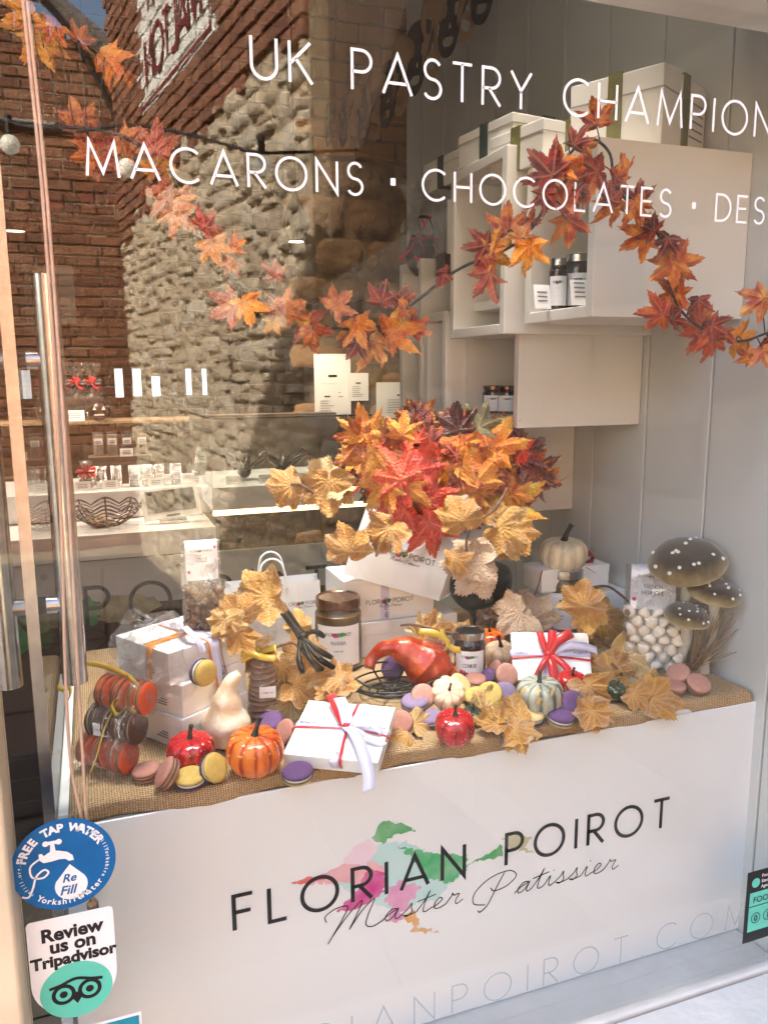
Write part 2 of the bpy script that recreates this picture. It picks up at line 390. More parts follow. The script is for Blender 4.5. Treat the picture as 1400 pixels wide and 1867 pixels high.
SC = {  # flowing hand script, x-height 1
 'M': (3.3, [[(-.1, 1.3), (-.25, 1.9), (.3, 2.4), (.95, 2.35), (.85, 1.4), (.5, 0), (.3, -.8)], [(.45, -.2), (1.1, 1.5), (1.75, 2.6), (1.65, 1.5), (1.4, .1)], [(1.4, .1), (1.9, 1.6), (2.5, 2.5), (2.35, 1.2), (2.35, .2), (2.8, -.15), (3.4, .2)]]),
 'P': (2.2, [[(.3, -.3), (-.5, .1), (-.6, 1.2), (.2, 2.3), (1.4, 2.6), (2.0, 1.9), (1.5, 1.1), (.7, .9), (.4, 1.3)], [(1.1, 2.5), (.8, 1.2), (.5, -.3), (.1, -.9), (-.1, -.7)]]),
 'a': (1.15, [[(0, .1), (.35, .6), (.8, .95), (.45, 1.0), (.18, .5), (.3, .02), (.65, .3), (.88, .95), (.78, .3), (.9, 0), (1.15, .2)]]),
 's': (.95, [[(0, .2), (.35, .7), (.5, 1.15), (.55, .7), (.65, .3), (.4, -.02), (.15, .15), (.5, .05), (.95, .2)]]),
 't': (.85, [[(0, .2), (.35, 1.1), (.55, 1.9), (.42, 1.0), (.4, .15), (.6, 0), (.85, .2)], [(-.1, 1.15), (1.0, 1.45)]]),
 'e': (.95, [[(0, .2), (.4, .4), (.65, .8), (.45, 1.02), (.22, .6), (.3, .08), (.6, .02), (.95, .2)]]),
 'r': (1.1, [[(0, .2), (.25, .85), (.3, 1.15), (.42, .9), (.75, .95), (.62, .35), (.75, 0), (1.1, .3)]]),
 'i': (.7, [[(0, .2), (.3, 1.0), (.3, .25), (.45, 0), (.7, .2)], [(.42, 1.45), (.46, 1.55)]]),
}
def script_text(s, M, xh, wd, mat, parent, width=None, name='script_word', slant=.25):
    tot = sum(SC[c][0] if c != ' ' else 1.4 for c in s); kx = (width / (tot * xh)) if width else 1
    x = 0; mb = MB()
    for ch in s:
        if ch == ' ': x += 1.4; continue
        for st in SC[ch][1]:
            pts = crom([((x + a) * xh * kx + b * xh * slant, b * xh, 0) for a, b in st], 7)
            stroke_ribbon(mb, pts, wd, M)
        x += SC[ch][0]
    return mb.build(name, mat, parent)
# ================================================================ the yard outside (seen mirrored in the window)
rnd = random.Random(7)
def brick_mesh(name, mat, k):
    r = random.Random(k); mb = MB(); j = lambda: r.uniform(-.03, .03)
    v = []
    for (s, y) in ((1.0, .5), (1.0, -.42), (.94, -.5)):
        sz = .88 if s < 1 else 1
        for a, b in ((-1, -1), (1, -1), (1, 1), (-1, 1)): v.append((a * .5 * s + j() * .5, y + j(), b * .5 * sz + j()))
    f = [(8, 9, 10, 11)]
    for L in (0, 4):
        for i in range(4): f.append((L + i, L + (i + 1) % 4, L + 4 + (i + 1) % 4, L + 4 + i))
    mb.add(v, f); return mb, mb.mesh(name, mat)
def stone_mesh(name, mat, k, n=6):
    r = random.Random(k); off = Vector((r.uniform(0, 99), r.uniform(0, 99), 0)); mb = MB()
    def fn(u, v):
        a, b = u * 2 - 1, v * 2 - 1
        e = max(abs(a), abs(b)); q = 1 - .12 * (a * a) * (b * b)
        nz = noise.noise(off + Vector((a * 1.3, b * 1.3, 0)))
        d = -.5 if e < .99 else .35
        dd = d + (nz * .35 + .28 * noise.noise(off + Vector((a * 2.7, b * 2.7, 5))) if e < .99 else 0) + (.12 * (a ** 4 + b ** 4) if e < .99 else 0)
        w_ = 1 + .16 * noise.noise(off + Vector((a * 2, b * 2, 9)))
        return (a * .5 * q * w_, dd, b * .5 * q * w_)
    mb.grid(fn, n, n); return mb, mb.mesh(name, mat, True)
def masonry(parent, O, u, n, pieces, protos, name, focus, limit=300, mass='masonry_mass', depth=.05, smooth=False):
    """pieces: (a, b, w, h) rectangles on the wall plane (O + u*a + z*b), n faces the viewer. nearest ones to focus are own objects"""
    u = Vector(u).normalized(); n = Vector(n).normalized(); z = Vector((0, 0, 1)); O = Vector(O)
    Mw = Matrix((u, -n, z)).transposed().to_4x4(); Mw.translation = O
    ps = sorted(pieces, key=lambda p: (p[0] - focus[0]) ** 2 + (p[1] - focus[1]) ** 2)
    rest = MB(); r = random.Random(len(ps))
    for i, (a, b, w_, h) in enumerate(ps):
        mb, me = protos[r.randrange(len(protos))]
        fl = -1 if r.random() < .5 else 1
        L = Matrix.Translation((a, r.uniform(-.006, .006) * (2 if smooth else 1), b)) @ Matrix.Rotation(r.uniform(-.015, .015), 4, 'Y') @ Matrix.Diagonal((w_, depth, h, 1))
        if i < limit:
            o = bpy.data.objects.new(name, me); C.link(o); o.parent = parent; o.matrix_parent_inverse = parent.matrix_world.inverted() if False else Matrix(); o.matrix_local = Mw @ L
        else: rest.add(mb.v, mb.f, Mw @ L)
    if rest.v:
        m = protos[0][1].materials[0]
        tag(rest.build(mass, m, parent, smooth), kind='stuff')
def courses(W0, W1, H0, H1, bl, bh, mo, keep=None, jit=0.0, seed=1):
    r = random.Random(seed); out = []; b = H0; k = 0
    while b < H1:
        h = bh * (1 + r.uniform(-jit, jit)); a = W0 - (bl / 2 if k % 2 else 0)
        while a < W1:
            l = bl * (1 + r.uniform(-jit * 1.6, jit * 1.6)) * (0.5 if (k % 4 == 2 and bh < .08) else 1)
            l = min(l, W1 - a)
            if l < .02: break
            ca, cb = a + l / 2, b + h / 2
            if keep is None or keep(ca, cb): out.append((ca, cb, l, h))
            a += l + mo
        b += h + mo; k += 1
    return out
def rubble(W0, W1, H0, H1, cell, rowh, keep, seed):
    r = random.Random(seed); out = []; nx = int((W1 - W0) / cell); ny = int((H1 - H0) / rowh); occ = [[False] * nx for _ in range(ny + 2)]
    for j in range(ny):
        i = 0
        while i < nx:
            if occ[j][i]: i += 1; continue
            L = 1
            want = r.choice((2, 3, 3, 4, 5, 6)); 
            while L < want and i + L < nx and not occ[j][i + L]: L += 1
            hh = r.choice((1, 1, 2, 2, 2, 3)) if L > 1 else 1
            for q in range(hh):
                for k in range(L): occ[min(j + q, ny)][i + k] = True
            ca, cb = W0 + (i + L / 2) * cell, H0 + (j + hh / 2) * rowh
            if keep(ca, cb): out.append((ca, cb + r.uniform(-.004, .004), L * cell * r.uniform(.93, 1.03), hh * rowh * r.uniform(.92, 1.04)))
            i += L
    return out
redb = [brick_mesh('brick', MT['redbrick'], k) for k in range(4)]
whiteb = [brick_mesh('painted_brick', MT['whitebrick'], k) for k in range(3)]
inb = [brick_mesh('brick', MT['brick_in'], k) for k in range(4)]
stn = [stone_mesh('stone', MT['stone'], k) for k in range(8)]
stni = [stone_mesh('stone', MT['stone_in'], k + 20) for k in range(6)]
pst = [stone_mesh('stone', MT['palestone'], k + 40) for k in range(6)]
UP = Vector((0, 0, 1))
# court floor
g = MB().box(-40, 40, -60, -.02, -.12, 0.0).build('ground', MT['paving']); tag(g, kind='structure')
tag(g, 'grey stone paving of the yard outside the window')
fl = thing('yard_paving', 'grey paving slabs of the yard before the shop window', 'paving'); fl['kind'] = 'structure'
pb = [brick_mesh('slab', MT['paving'], k + 60) for k in range(3)]
Mfl = MB()
pv = MB()
for i in range(-10, 12):
    for j in range(1, 14):
        pv.box(i * .6 + .006, i * .6 + .594, -j * .45 + .006, -j * .45 + .444, .0, .02 + .004 * math.sin(i * 7 + j * 3))
tag(pv.build('slab_field', MT['paving'], fl), kind='stuff')
# -- the long wall: mirrored sight geometry: far end 6.4 m, near end 3.2 m from the camera, beside the yard
ang = R_(9.5); Apt = Vector((0.31, -5.65, 0))           # far end on the ground
uA = Vector((math.sin(ang), math.cos(ang), 0))           # far -> near (real world, towards the shop)
nA = Vector((-math.cos(ang), math.sin(ang), 0))          # faces the yard (left)
def mwall(px, py):                                       # reflected sight line met with the long wall, returns (a, z)
    r = ray(px, py); rr = Vector((r.x, -r.y, r.z)); c = Vector((CAM.x, -CAM.y, CAM.z))
    t = (Apt - c).dot(nA) / rr.dot(nA); p = c + rr * t
    return (p - Apt).dot(uA), p.z
LW = 3.37
aw = thing('long_yard_wall', 'tall yard wall of red brick over rough sandstone with a white painted sign', 'wall')
MB().box(-.0, LW, .002, .4, 0, 4.3, Matrix((uA, -nA, UP)).transposed().to_4x4().copy()).build('mortar_core', MT['mortar'], aw).location = Apt
prof = [mwall(x, y) for x, y in ((222, 480), (250, 400), (300, 330), (350, 260), (420, 190), (480, 130), (545, 90), (566, 60))]
def ybound(a):
    if a <= prof[0][0]: return prof[0][1]
    for (a0, z0), (a1, z1) in zip(prof, prof[1:]):
        if a0 <= a <= a1: return z0 + (z1 - z0) * (a - a0) / (a1 - a0)
    return prof[-1][1]
sgn = [mwall(x, y) for x, y in ((268, 216), (399, 52))]
sL = mwall(262, 100)[0]; sRt = sgn[1][0]; sB = (sgn[0][1] + sgn[1][1]) / 2
insign = lambda a, b: sL < a < sRt and b > sB
bk = courses(0, LW, 1.3, 4.28, .205, .062, .012, lambda a, b: b > ybound(a) + .05 * math.sin(a * 23) and not insign(a, b), .03, 3)
masonry(aw, Apt, uA, nA, bk, redb, 'brick', (mwall(450, 80)), 300, 'brick_mass', .05)
bs = courses(sL, sRt, sB, 4.28, .205, .066, .008, None, .02, 4)
masonry(aw, Apt, uA, nA, bs, whiteb, 'painted_brick', (sRt, sB), 120, 'painted_brick_mass', .05)
st = rubble(0, LW, 0.05, 3.6, .04, .05, lambda a, b: b < ybound(a) + .05 * math.sin(a * 23), 5)
masonry(aw, Apt, uA, nA, st, stn, 'stone', (mwall(330, 420)), 300, 'stone_mass', .036, True)
# painted sign lettering on the wall (reads towards the far end)
MS = frame(Apt + uA * sRt + nA * .034, -uA, UP, nA)
red_sign = col('dark_red_sign_paint', (.22, .02, .02), rough=.7, var=.3, scale=40)
sw = sRt - sL
def on_sign(mb): return mb
bord = MB(); stroke_ribbon(bord, [(.03, 4.2), (.03, sB + .03 - 0), (sw, sB + .03)], .022, frame(Apt + uA * sRt + nA * .034, -uA, UP, nA))
bord.build('sign_border', red_sign, aw)
for s, z0, x0 in (('MALTON', sB + .14, .16), ('COURT', sB + .50, .22)):
    lettering(s, MS @ Matrix.Translation((x0, z0, 0)), .24, sw - 2 * x0, .034, red_sign, aw, name='sign_letter')
# -- the gable building across the yard
gY = -5.72; gx1 = .34
def mgab(px, py):
    r = ray(px, py); t = (-gY - CAM.y) / r.y; p = CAM + r * t; return p.x, p.z
gA = mgab(100, 0); gB = mgab(208, 92); sl_ = (gB[1] - gA[1]) / (gB[0] - gA[0])
gb = thing('gable_building', 'brown brick gable end with a sloping grey roof verge across the yard', 'building')
topz = lambda x: min(gB[1] + sl_ * (x - gB[0]), 4.6)
MB().add([(-7, gY + .012, 0), (gx1, gY + .012, 0), (gx1, gY + .012, topz(gx1)), (-7, gY + .012, 4.6), (-7, gY - 4, 0), (gx1, gY - 4, 0), (gx1, gY - 4, topz(gx1)), (-7, gY - 4, 4.6)],
         [(0, 1, 2, 3), (4, 7, 6, 5), (0, 4, 5, 1), (1, 5, 6, 2), (2, 6, 7, 3), (3, 7, 4, 0)]).build('wall_core', MT['mortar'], gb)
gbk = courses(-2.6, gx1 - .02, .1, 5.6, .205, .062, .012, lambda a, b: b < topz(a) - .12, .03, 8)
masonry(gb, (0, gY, 0), (1, 0, 0), (0, 1, 0), gbk, redb, 'brick', (-.25, 3.1), 300, 'brick_mass', .05)
vx0 = -7
MB().tube([(gB[0] + (4.6 - gB[1]) / sl_, gY + .05, 4.58), (gx1 + .02, gY + .05, topz(gx1 + .02) - .04)], .075, 4).build('roof_verge', MT['roof'], gb)
pA = mgab(70, -5); pB = mgab(216, 232)
MB().tube([(pA[0] + (pB[0] - pA[0]) * t, gY + .09, pA[1] + (pB[1] - pA[1]) * t + .1 * math.sin(t * PI)) for t in [i / 10 for i in range(11)]], .022, 8, ).build('drain_pipe', MT['black'], gb)
cb_ = [mgab(-30, 218), mgab(60, 230), mgab(140, 238), mgab(218, 236)]
MB().tube(crom([(x, gY + .08, z) for x, z in cb_]), .008, 6).build('cable', MT['black'], gb)
MB().box(-2.6, mgab(100, 225)[0], gY - .01, gY + .07, mgab(60, 222)[1] - .05, mgab(60, 222)[1]).build('stone_ledge', MT['palestone'], gb)
# -- low pale annex running on towards the shop, dark boards added above it to keep the reflection dark, pale pier by the shop
an = thing('pale_annex', 'pale rubble annex wall with added dark boards above it beside the shop', 'building')
P0 = Apt + uA * LW
t0, t1 = 1.78, 2.12; LA = 2.0
Mn = Matrix((uA, -nA, UP)).transposed().to_4x4(); Mn.translation = P0
tz = lambda a: t0 + (t1 - t0) * a / LA
MB().add([(0, .03, 0), (LA, .03, 0), (LA, .03, tz(LA)), (0, .03, tz(0)), (0, .5, 0), (LA, .5, 0), (LA, .5, tz(LA)), (0, .5, tz(0))],
         [(0, 1, 2, 3), (4, 7, 6, 5), (0, 4, 5, 1), (1, 5, 6, 2), (2, 6, 7, 3), (3, 7, 4, 0)], Mn).build('wall_core', MT['palestone'], an)
masonry(an, P0, uA, nA, courses(0.02, LA, .03, 2.2, .3, .17, .01, lambda a, b: b < tz(a) - .1, .3, 12), pst, 'stone', (1, 1.5), 200, 'stone_mass', .03, True)
for i in range(12):
    a0 = i * LA / 12
    MB().add([(a0 + .003, .08, tz(a0) + .01), (a0 + LA / 12 - .003, .08, tz(a0 + LA / 12) + .01), (a0 + LA / 12 - .003, .08, 3.4), (a0 + .003, .08, 3.4),
              (a0 + .003, .3, tz(a0) + .01), (a0 + LA / 12 - .003, .3, tz(a0) + .01), (a0 + LA / 12 - .003, .3, 3.4), (a0 + .003, .3, 3.4)],
             [(0, 1, 2, 3), (4, 7, 6, 5), (0, 4, 5, 1), (1, 5, 6, 2), (2, 6, 7, 3), (3, 7, 4, 0)], Mn).build('board', MT['dark'], an)
pr = thing('stone_pier', 'pale rough stone pier standing right beside the shop front', 'pier')
masonry(pr, P0 + uA * LA - nA * .02, uA, nA, courses(0, .7, .03, 2.4, .34, .2, .01, None, .25, 13), pst, 'stone', (.3, 2), 60, 'stone_mass', .03, True)
MB().box(0, .7, .02, .5, 0, 2.4, Matrix.Translation(P0 + uA * LA) @ Mn.to_3x3().to_4x4()).build('core', MT['palestone'], pr)
# ================================================================ the shop shell
XW = 1.01
fac = thing('shop_front', 'white painted shop front round the display window', 'shop front')
MB().box(-6, -.68, -.03, .25, 0, 4.4).box(-.68, -.17, -.03, .25, 2.05, 4.4).box(-.17, 1.12, -.03, .25, 2.0, 4.4).box(1.12, 4, -.03, .25, 0, 4.4).box(-.17, 1.12, -.03, .0, 0, .48).build('wall', MT['frame'], fac)
MB().box(-6, 4, -.03, 6.3, 4.4, 4.6).build('roof', MT['dark'], fac)
win = thing('shop_window', 'large display window with white lettering in a white painted frame', 'window')
MB().box(-.105, 1.06, 0, .005, .505, 1.9).build('glass_pane', MT['glass'], win)
MB().box(-.17, 1.12, -.035, .05, 1.882, 1.999).build('head_rail', MT['frame'], win, bevel=.006)
MB().box(-.166, -.108, -.03, .045, .5, 1.881).build('left_jamb', MT['jamb'], win, bevel=.005)
MB().box(1.062, 1.12, -.03, .045, .5, 1.881).build('right_jamb', MT['frame'], win, bevel=.005)
MB().box(-.165, 1.119, -.16, -.008, .44, .513).box(-.164, 1.118, -.006, .0105, .44, .518).build('outer_sill', MT['sill'], win, bevel=.004)
MB().box(-.16, 1.009, .012, .05, .44, .486).box(-.16, 1.009, .0503, .085, .44, .482).box(-.16, 1.009, .0853, .1255, .44, .478).build('inner_sill', MT['sill'], win, bevel=.003)
MB().tube([(-.1, -.0005, .516), (1.06, -.0005, .516)], .0014, 6).build('sealant_line', MT['greyvinyl'], win)
# side wall of boards
sw_ = thing('boarded_side_wall', 'white vertical board wall along the right side of the display', 'wall')
sw_['kind'] = 'structure'
ys = [.004, .10, .269, .44, .61, .77, .93, 1.09, 1.25, 1.41, 1.57, 1.70]
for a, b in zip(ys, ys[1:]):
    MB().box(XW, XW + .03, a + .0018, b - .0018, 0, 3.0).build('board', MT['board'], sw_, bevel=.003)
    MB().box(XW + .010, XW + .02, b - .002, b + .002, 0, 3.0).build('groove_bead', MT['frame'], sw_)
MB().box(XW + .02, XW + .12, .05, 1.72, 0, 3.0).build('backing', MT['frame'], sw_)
flo = MB().box(-6, 4, .0, 6.2, -.1, -.002).build('floor', MT['floor']); tag(flo, kind='structure')
for i in range(16):
    MB().box(-2.0, 2.5, .06 + i * .17, .225 + i * .17, -.001, .012).build('floor_board', MT['floor'], flo, bevel=.002)
cl = MB().box(-6, 4, .25, 6.2, 4.3, 4.39).build('ceiling', MT['dark']); tag(cl, kind='structure')
sidew = MB().box(-6.1, -5.9, 0, 6.2, 0, 4.3).box(3.2, 3.3, .25, 6.2, 0, 4.3).build('side_walls', MT['mortar_in']); tag(sidew, kind='structure')
bw = thing('back_brick_wall', 'orange brown brick back wall of the shop behind the counter', 'wall')
BY = 4.6
MB().box(-6, 3.2, BY - .014, BY + .3, 0, 4.3).build('mortar_core', MT['mortar_in'], bw)
masonry(bw, (0, BY, 0), (1, 0, 0), (0, -1, 0), courses(-1.5, 1.7, 1.0, 4.3, .205, .064, .013, None, .05, 21), inb, 'brick', (-.1, 2.6), 300, 'brick_mass', .05)
pw = thing('stone_pillar_wall', 'dark brown stone and brick pier inside the shop left of the boarding', 'wall')
PY = 3.0
MB().box(1.06, 3.2, PY - .002, PY + .3, 0, 4.3).build('mortar_core', MT['mortar_in'], pw)
masonry(pw, (0, PY, 0), (1, 0, 0), (0, -1, 0), courses(1.06, 1.9, 2.45, 4.3, .205, .07, .014, None, .05, 22), inb, 'brick', (1.3, 3), 120, 'brick_mass', .05)
masonry(pw, (0, PY, 0), (1, 0, 0), (0, -1, 0), courses(1.06, 1.9, .3, 2.44, .28, .15, .014, None, .25, 23), stni, 'stone', (1.3, 1.8), 120, 'stone_mass', .035, True)
# cubby shelves on the side wall
def cubby(name_label, xl, y0, y1, z0, z1, t=.018, shelf=None):
    c = thing('wall_cubby', name_label, 'shelf box', (xl, y0, z0), group='open sided white boxes on the side wall')
    W_, D_, H_ = XW - .001 - xl, y1 - y0, z1 - z0
    MB().box(0, W_, 0, t, 0, H_).build('front_panel', MT['cab'], c, bevel=.0015)
    MB().box(0, W_, t + .0005, D_ - t, 0, t).build('bottom_panel', MT['cab'], c, bevel=.0015)
    MB().box(0, W_, t + .0005, D_ - t, H_ - t, H_).build('top_panel', MT['cab'], c, bevel=.0015)
    MB().box(0, W_, D_ - t + .0005, D_, 0, H_).build('rear_panel', MT['cab'], c, bevel=.0015)
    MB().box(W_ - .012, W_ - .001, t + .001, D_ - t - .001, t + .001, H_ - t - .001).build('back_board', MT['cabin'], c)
    if shelf: MB().box(.01, W_ - .013, t + .001, D_ - t - .001, shelf, shelf + .012).build('shelf', MT['cab'], c)
    return c
y1f = .21
b1 = aty(1085, 400, y1f).x; z10 = aty(1085, 577, y1f).z; z11 = aty(1085, 247, y1f).z
yb1 = atx(955, 590, b1).y
cubby('large white box nearest the window with two jam jars in its open side', b1, y1f, yb1, z10, z11)
y2f = .458; b2 = aty(945, 700, y2f).x; z20 = aty(945, 781, y2f).z; z21 = atx(945, 537, b2).z
yb2 = atx(850, 555, b2).y
cubby('lower white box below and behind the large one, dark jars in its open side', b2, y2f, yb2, z20, z21)
y3f = .70; z30 = aty(1037, 853, y3f).z
cubby('small white box low on the wall behind the top right of the bouquet', b2, y3f, y3f + .24, z30, z20 - .02)
pq = atz(925, 262, z11); b4 = pq.x; y4f = max(pq.y, yb1 + .02)
b4 = aty(925, 262, y4f).x; z40 = atx(925, 478, b4).z
y4b = atx(822, 330, b4).y
cubby('tall white box with a dark opening behind the first letters of the lower window line', b4, y4f, y4b, z40 - .12, aty(925, 262, y4f).z)
y5 = atx(768, 470, b4); y5b = atx(728, 480, b4).y
cubby('white box far along the wall behind the maple leaf garland', b4, y5.y, y5b, y5.z - .42, y5.z)
y6 = atx(868, 520, b4)
cubby('white box under the tall one with a gift packet on its top', b4, y4b + .02, y5.y - .02, y5.z - .55, y5.z - .12)
# gift cartons on top of the cubbies
def carton(lbl, x, y, z, rz, w_, d_, h_, rib=None, lines=True):
    c = thing('gift_carton', lbl, 'box', (x, y, z), rz, group='cream gift boxes on top of the shelf boxes')
    MB().box(-w_ / 2, w_ / 2, -d_ / 2, d_ / 2, 0, h_).build('box', MT['cab'], c, bevel=.002)
    MB().box(-w_ / 2 - .001, w_ / 2 + .001, -d_ / 2 - .001, d_ / 2 + .001, h_ * .72, h_ * .74).build('lid_seam', MT['cabin'], c)
    if rib: MB().box(-w_ / 2 - .002, w_ / 2 + .002, -.012, .012, -.0, h_ + .002).box(-.012, .012, -d_ / 2 - .002, d_ / 2 + .002, 0.0, h_ + .003).build('ribbon', rib, c)
    if lines:
        for i in range(4): MB().box(w_ * .1, w_ * .42, -d_ / 2 - .0015, -d_ / 2 - .0008, h_ * (.3 + .1 * i), h_ * (.32 + .1 * i)).build('print_line', MT['greyink'], c)
    return c
olive = col('olive_ribbon', (.17, .155, .05), rough=.5); teal = col('dark_green_ribbon', (.05, .08, .07), rough=.4)
p = aty(1175, 250, y1f + .12)
carton('large cream gift box with olive ribbon on the box nearest the window', p.x, y1f + .14, z11 + .001, R_(28), .17, .16, .125, olive)
carton('low cream gift box lying left of the large one with olive ribbon', b1 + .05, y1f + .24, z11 + .001, R_(10), .12, .14, .07, olive)
z4t = aty(925, 262, y4f).z
carton('flat cream gift box with dark green ribbon above the tall shelf box', b4 + .09, y4f + .12, z4t + .001, R_(8), .16, .17, .06, teal)
carton('cream gift box further along the wall top behind the ribboned one', b4 + .1, y4f + .34, z4t - .0, R_(5), .15, .15, .06, teal, False)
# ================================================================ counters
ctr = thing('white_counter', 'white counter slab with a floating frosted front panel', 'counter')
SZ = aty(393, 960, 2.0).z; SB = aty(393, 1004, 2.0).z; sxr = aty(394, 980, 2.0).x
MB().box(-1.6, sxr, 2.0, 2.62, SB, SZ).build('slab', MT['acryl'], ctr, bevel=.003)
MB().box(-1.6, sxr - .02, 2.3, 2.62, 0, SB - .001).build('plinth', MT['dark'], ctr)
LZ = aty(250, 893, 2.3).z
MB().box(-1.6, aty(388, 893, 2.3).x, 2.3, 2.75, SZ + .001, LZ).build('raised_ledge', MT['acryl'], ctr, bevel=.003)
fpz0 = aty(125, 1083, 2.0).z - .07
MB().box(-1.6, 1.0, 2.04, 2.05, fpz0, SB - .012).build('front_panel', MT['frost'], ctr, bevel=.002)
for px, py in ((80, 1052), (92, 1235), (326, 1032), (436, 984)):
    q = aty(px, py, 2.035); MB().tube([(q.x, 2.0385, q.z), (q.x, 2.028, q.z)], .011, 12).build('standoff_screw', MT['black'], ctr)
Mp = Matrix.Identity(4)
zb = aty(165, 1143, 2.03).z; zh = aty(163, 1073, 2.03).z - zb
x0_, x1_ = aty(160, 1143, 2.03).x, aty(597, 1050, 2.03).x
lettering('POIROT', frame((x0_, 2.0375, zb), (1, 0, 0), UP, (0, -1, 0)), zh, x1_ - x0_, zh * .105, MT['ink'], ctr, name='logo_letter')
lettering('FLORIAN', frame((x0_ - .05 - (x1_ - x0_) * 1.1, 2.0375, zb), (1, 0, 0), UP, (0, -1, 0)), zh, (x1_ - x0_) * 1.08 - .12, zh * .105, MT['ink'], ctr, name='logo_letter')
zs = aty(170, 1215, 2.03).z
script_text('Patissier', frame((aty(105, 1210, 2.03).x, 2.0375, zs), (1, 0, 0), UP, (0, -1, 0)), zh * .36, .006, MT['ink'], ctr, (x1_ - x0_) * .8)
def blotch(mb, c, rx, rz_, seed, M, n=46, rag=.25, c3=0.0):
    r = random.Random(seed); vs = []
    for i in range(n):
        th = 2 * PI * i / n; k = 1 + rag * (noise.noise(Vector((math.cos(th) * 1.7, math.sin(th) * 1.7, seed))) * 2) + r.uniform(-rag * .3, rag * .3)
        vs.append((c[0] + rx * k * math.cos(th), c[1] + rz_ * k * math.sin(th), c3))
    mb.add(vs + [(c[0], c[1], c3)], [(i, (i + 1) % n, n) for i in range(n)], M)
def splash(spots, M, parent, lift=.0003):
    for i, (nm, c, x, y, rx, ry, sd_) in enumerate(spots):
        mb = MB(); blotch(mb, (x, y), rx, ry, sd_, M, c3=i * lift * .2); mb.build('colour_splash', col(nm, c, rough=.5, var=.25, scale=25), parent)
GRN = ('print_green', (.03, .38, .09)); PNK = ('print_pink', (.78, .35, .5)); MAG = ('print_magenta', (.62, .02, .28)); TEA = ('print_teal', (.35, .66, .66)); ORG = ('print_orange', (.7, .38, .12)); OLV = ('print_olive', (.5, .48, .28)); RED = ('print_red', (.7, .08, .08))
Mc = frame((0, 2.0385, 0), (1, 0, 0), UP, (0, -1, 0)); q = aty(158, 1115, 2.03); q2 = aty(230, 1112, 2.03); q3 = aty(45, 1160, 2.03)
splash([(*GRN, q.x, q.z, .05, .045, 3), (*OLV, q2.x, q2.z, .11, .05, 5), (*GRN, q3.x, q3.z, .1, .06, 8)], Mc, ctr)
# glass display cabinet on white base, warm strip below
gc = thing('glass_display_counter', 'glass fronted chocolate counter on a white base with a warm light strip', 'display counter')
gz0 = aty(385, 932, 2.0).z; gz1 = aty(385, 890, 2.0).z; gz2 = aty(385, 766, 2.0).z; gx0 = aty(386, 890, 2.0).x
MB().box(gx0, 1.0, 2.0, 2.6, gz0, gz1).build('base', MT['acryl'], gc, bevel=.003)
MB().box(gx0, 1.0, 2.0, 2.006, gz1 + .001, gz2).build('front_glass', MT['cabglass'], gc)
MB().box(gx0, 1.0, 1.995, 2.01, gz2 + .001, gz2 + .008).box(gx0, gx0 + .006, 2.011, 2.6, gz2 + .001, gz2 + .008).build('top_rail', MT['black'], gc)
MB().box(gx0, gx0 + .006, 2.007, 2.59, gz1 + .001, gz2).build('end_glass', MT['cabglass'], gc)
MB().box(gx0 + .01, .99, 2.02, 2.5, gz1 + .1, gz1 + .105).build('glass_shelf', MT['cabglass'], gc)
MB().box(gx0 + .005, 1.0, 2.02, 2.032, gz0 - .022, gz0 - .004).build('light_strip', MT['led'], gc)
MB().box(gx0, 1.0, 2.5, 2.6, gz1 + .002, gz2 - .01).build('rear_board', MT['dark'], gc)
def pcard(lbl, px, py, y, wd, h, parent_group='price cards', lines=3, z=None, cat='price card', mat='card', rz=0):
    q = aty(px, py, y)
    if z is not None: q = Vector((q.x, y, z))
    c = thing('price_card', lbl, cat, q, rz, group=parent_group)
    c.rotation_euler = (R_(-12), 0, rz)
    MB().box(-wd / 2, wd / 2, 0, .0012, 0, h).build('card', MT[mat], c)
    for i in range(lines): MB().box(-wd * .3, wd * .3, -.0006, -.0002, h * (.3 + .18 * i), h * (.36 + .18 * i)).build('print_line', MT['greyink'], c)
    return c
for i, (px, py, t_) in enumerate(((425, 900, 'left end'), (485, 895, 'second from left'), (540, 893, 'third from left'), (560, 885, 'last before the leaves'))):
    pcard(f'small white card inside the glass counter, {t_}', px, py - 10, 2.05, .05, .03, 'cards in the glass counter', 2, gz1 + .002)
for i, (px, lb) in enumerate(((450, 'dark chocolate flower ornament in the glass counter at its left'), (520, 'dark chocolate cluster in the glass counter beside the golden leaf'))):
    q = aty(px, 860, 2.15); o = thing('chocolate_flower', lb, 'chocolate', (q.x, 2.2, gz1 + .002), group='chocolates in the glass counter')
    mb = MB()
    for k in range(16):
        a = k * 2.4; e = .3 + .05 * (k % 5); L = .06 + .02 * (k % 3)
        mb.tube([(0, 0, .03), (math.cos(a) * L * .6, math.sin(a) * L * .6, .03 + L * e), (math.cos(a) * L, math.sin(a) * L, .03 + L * (e + .3))], [.004, .009, .002], 5)
    mb.ball((0, 0, .03), .028, 8); mb.build('petals', MT['choc'], o, True)
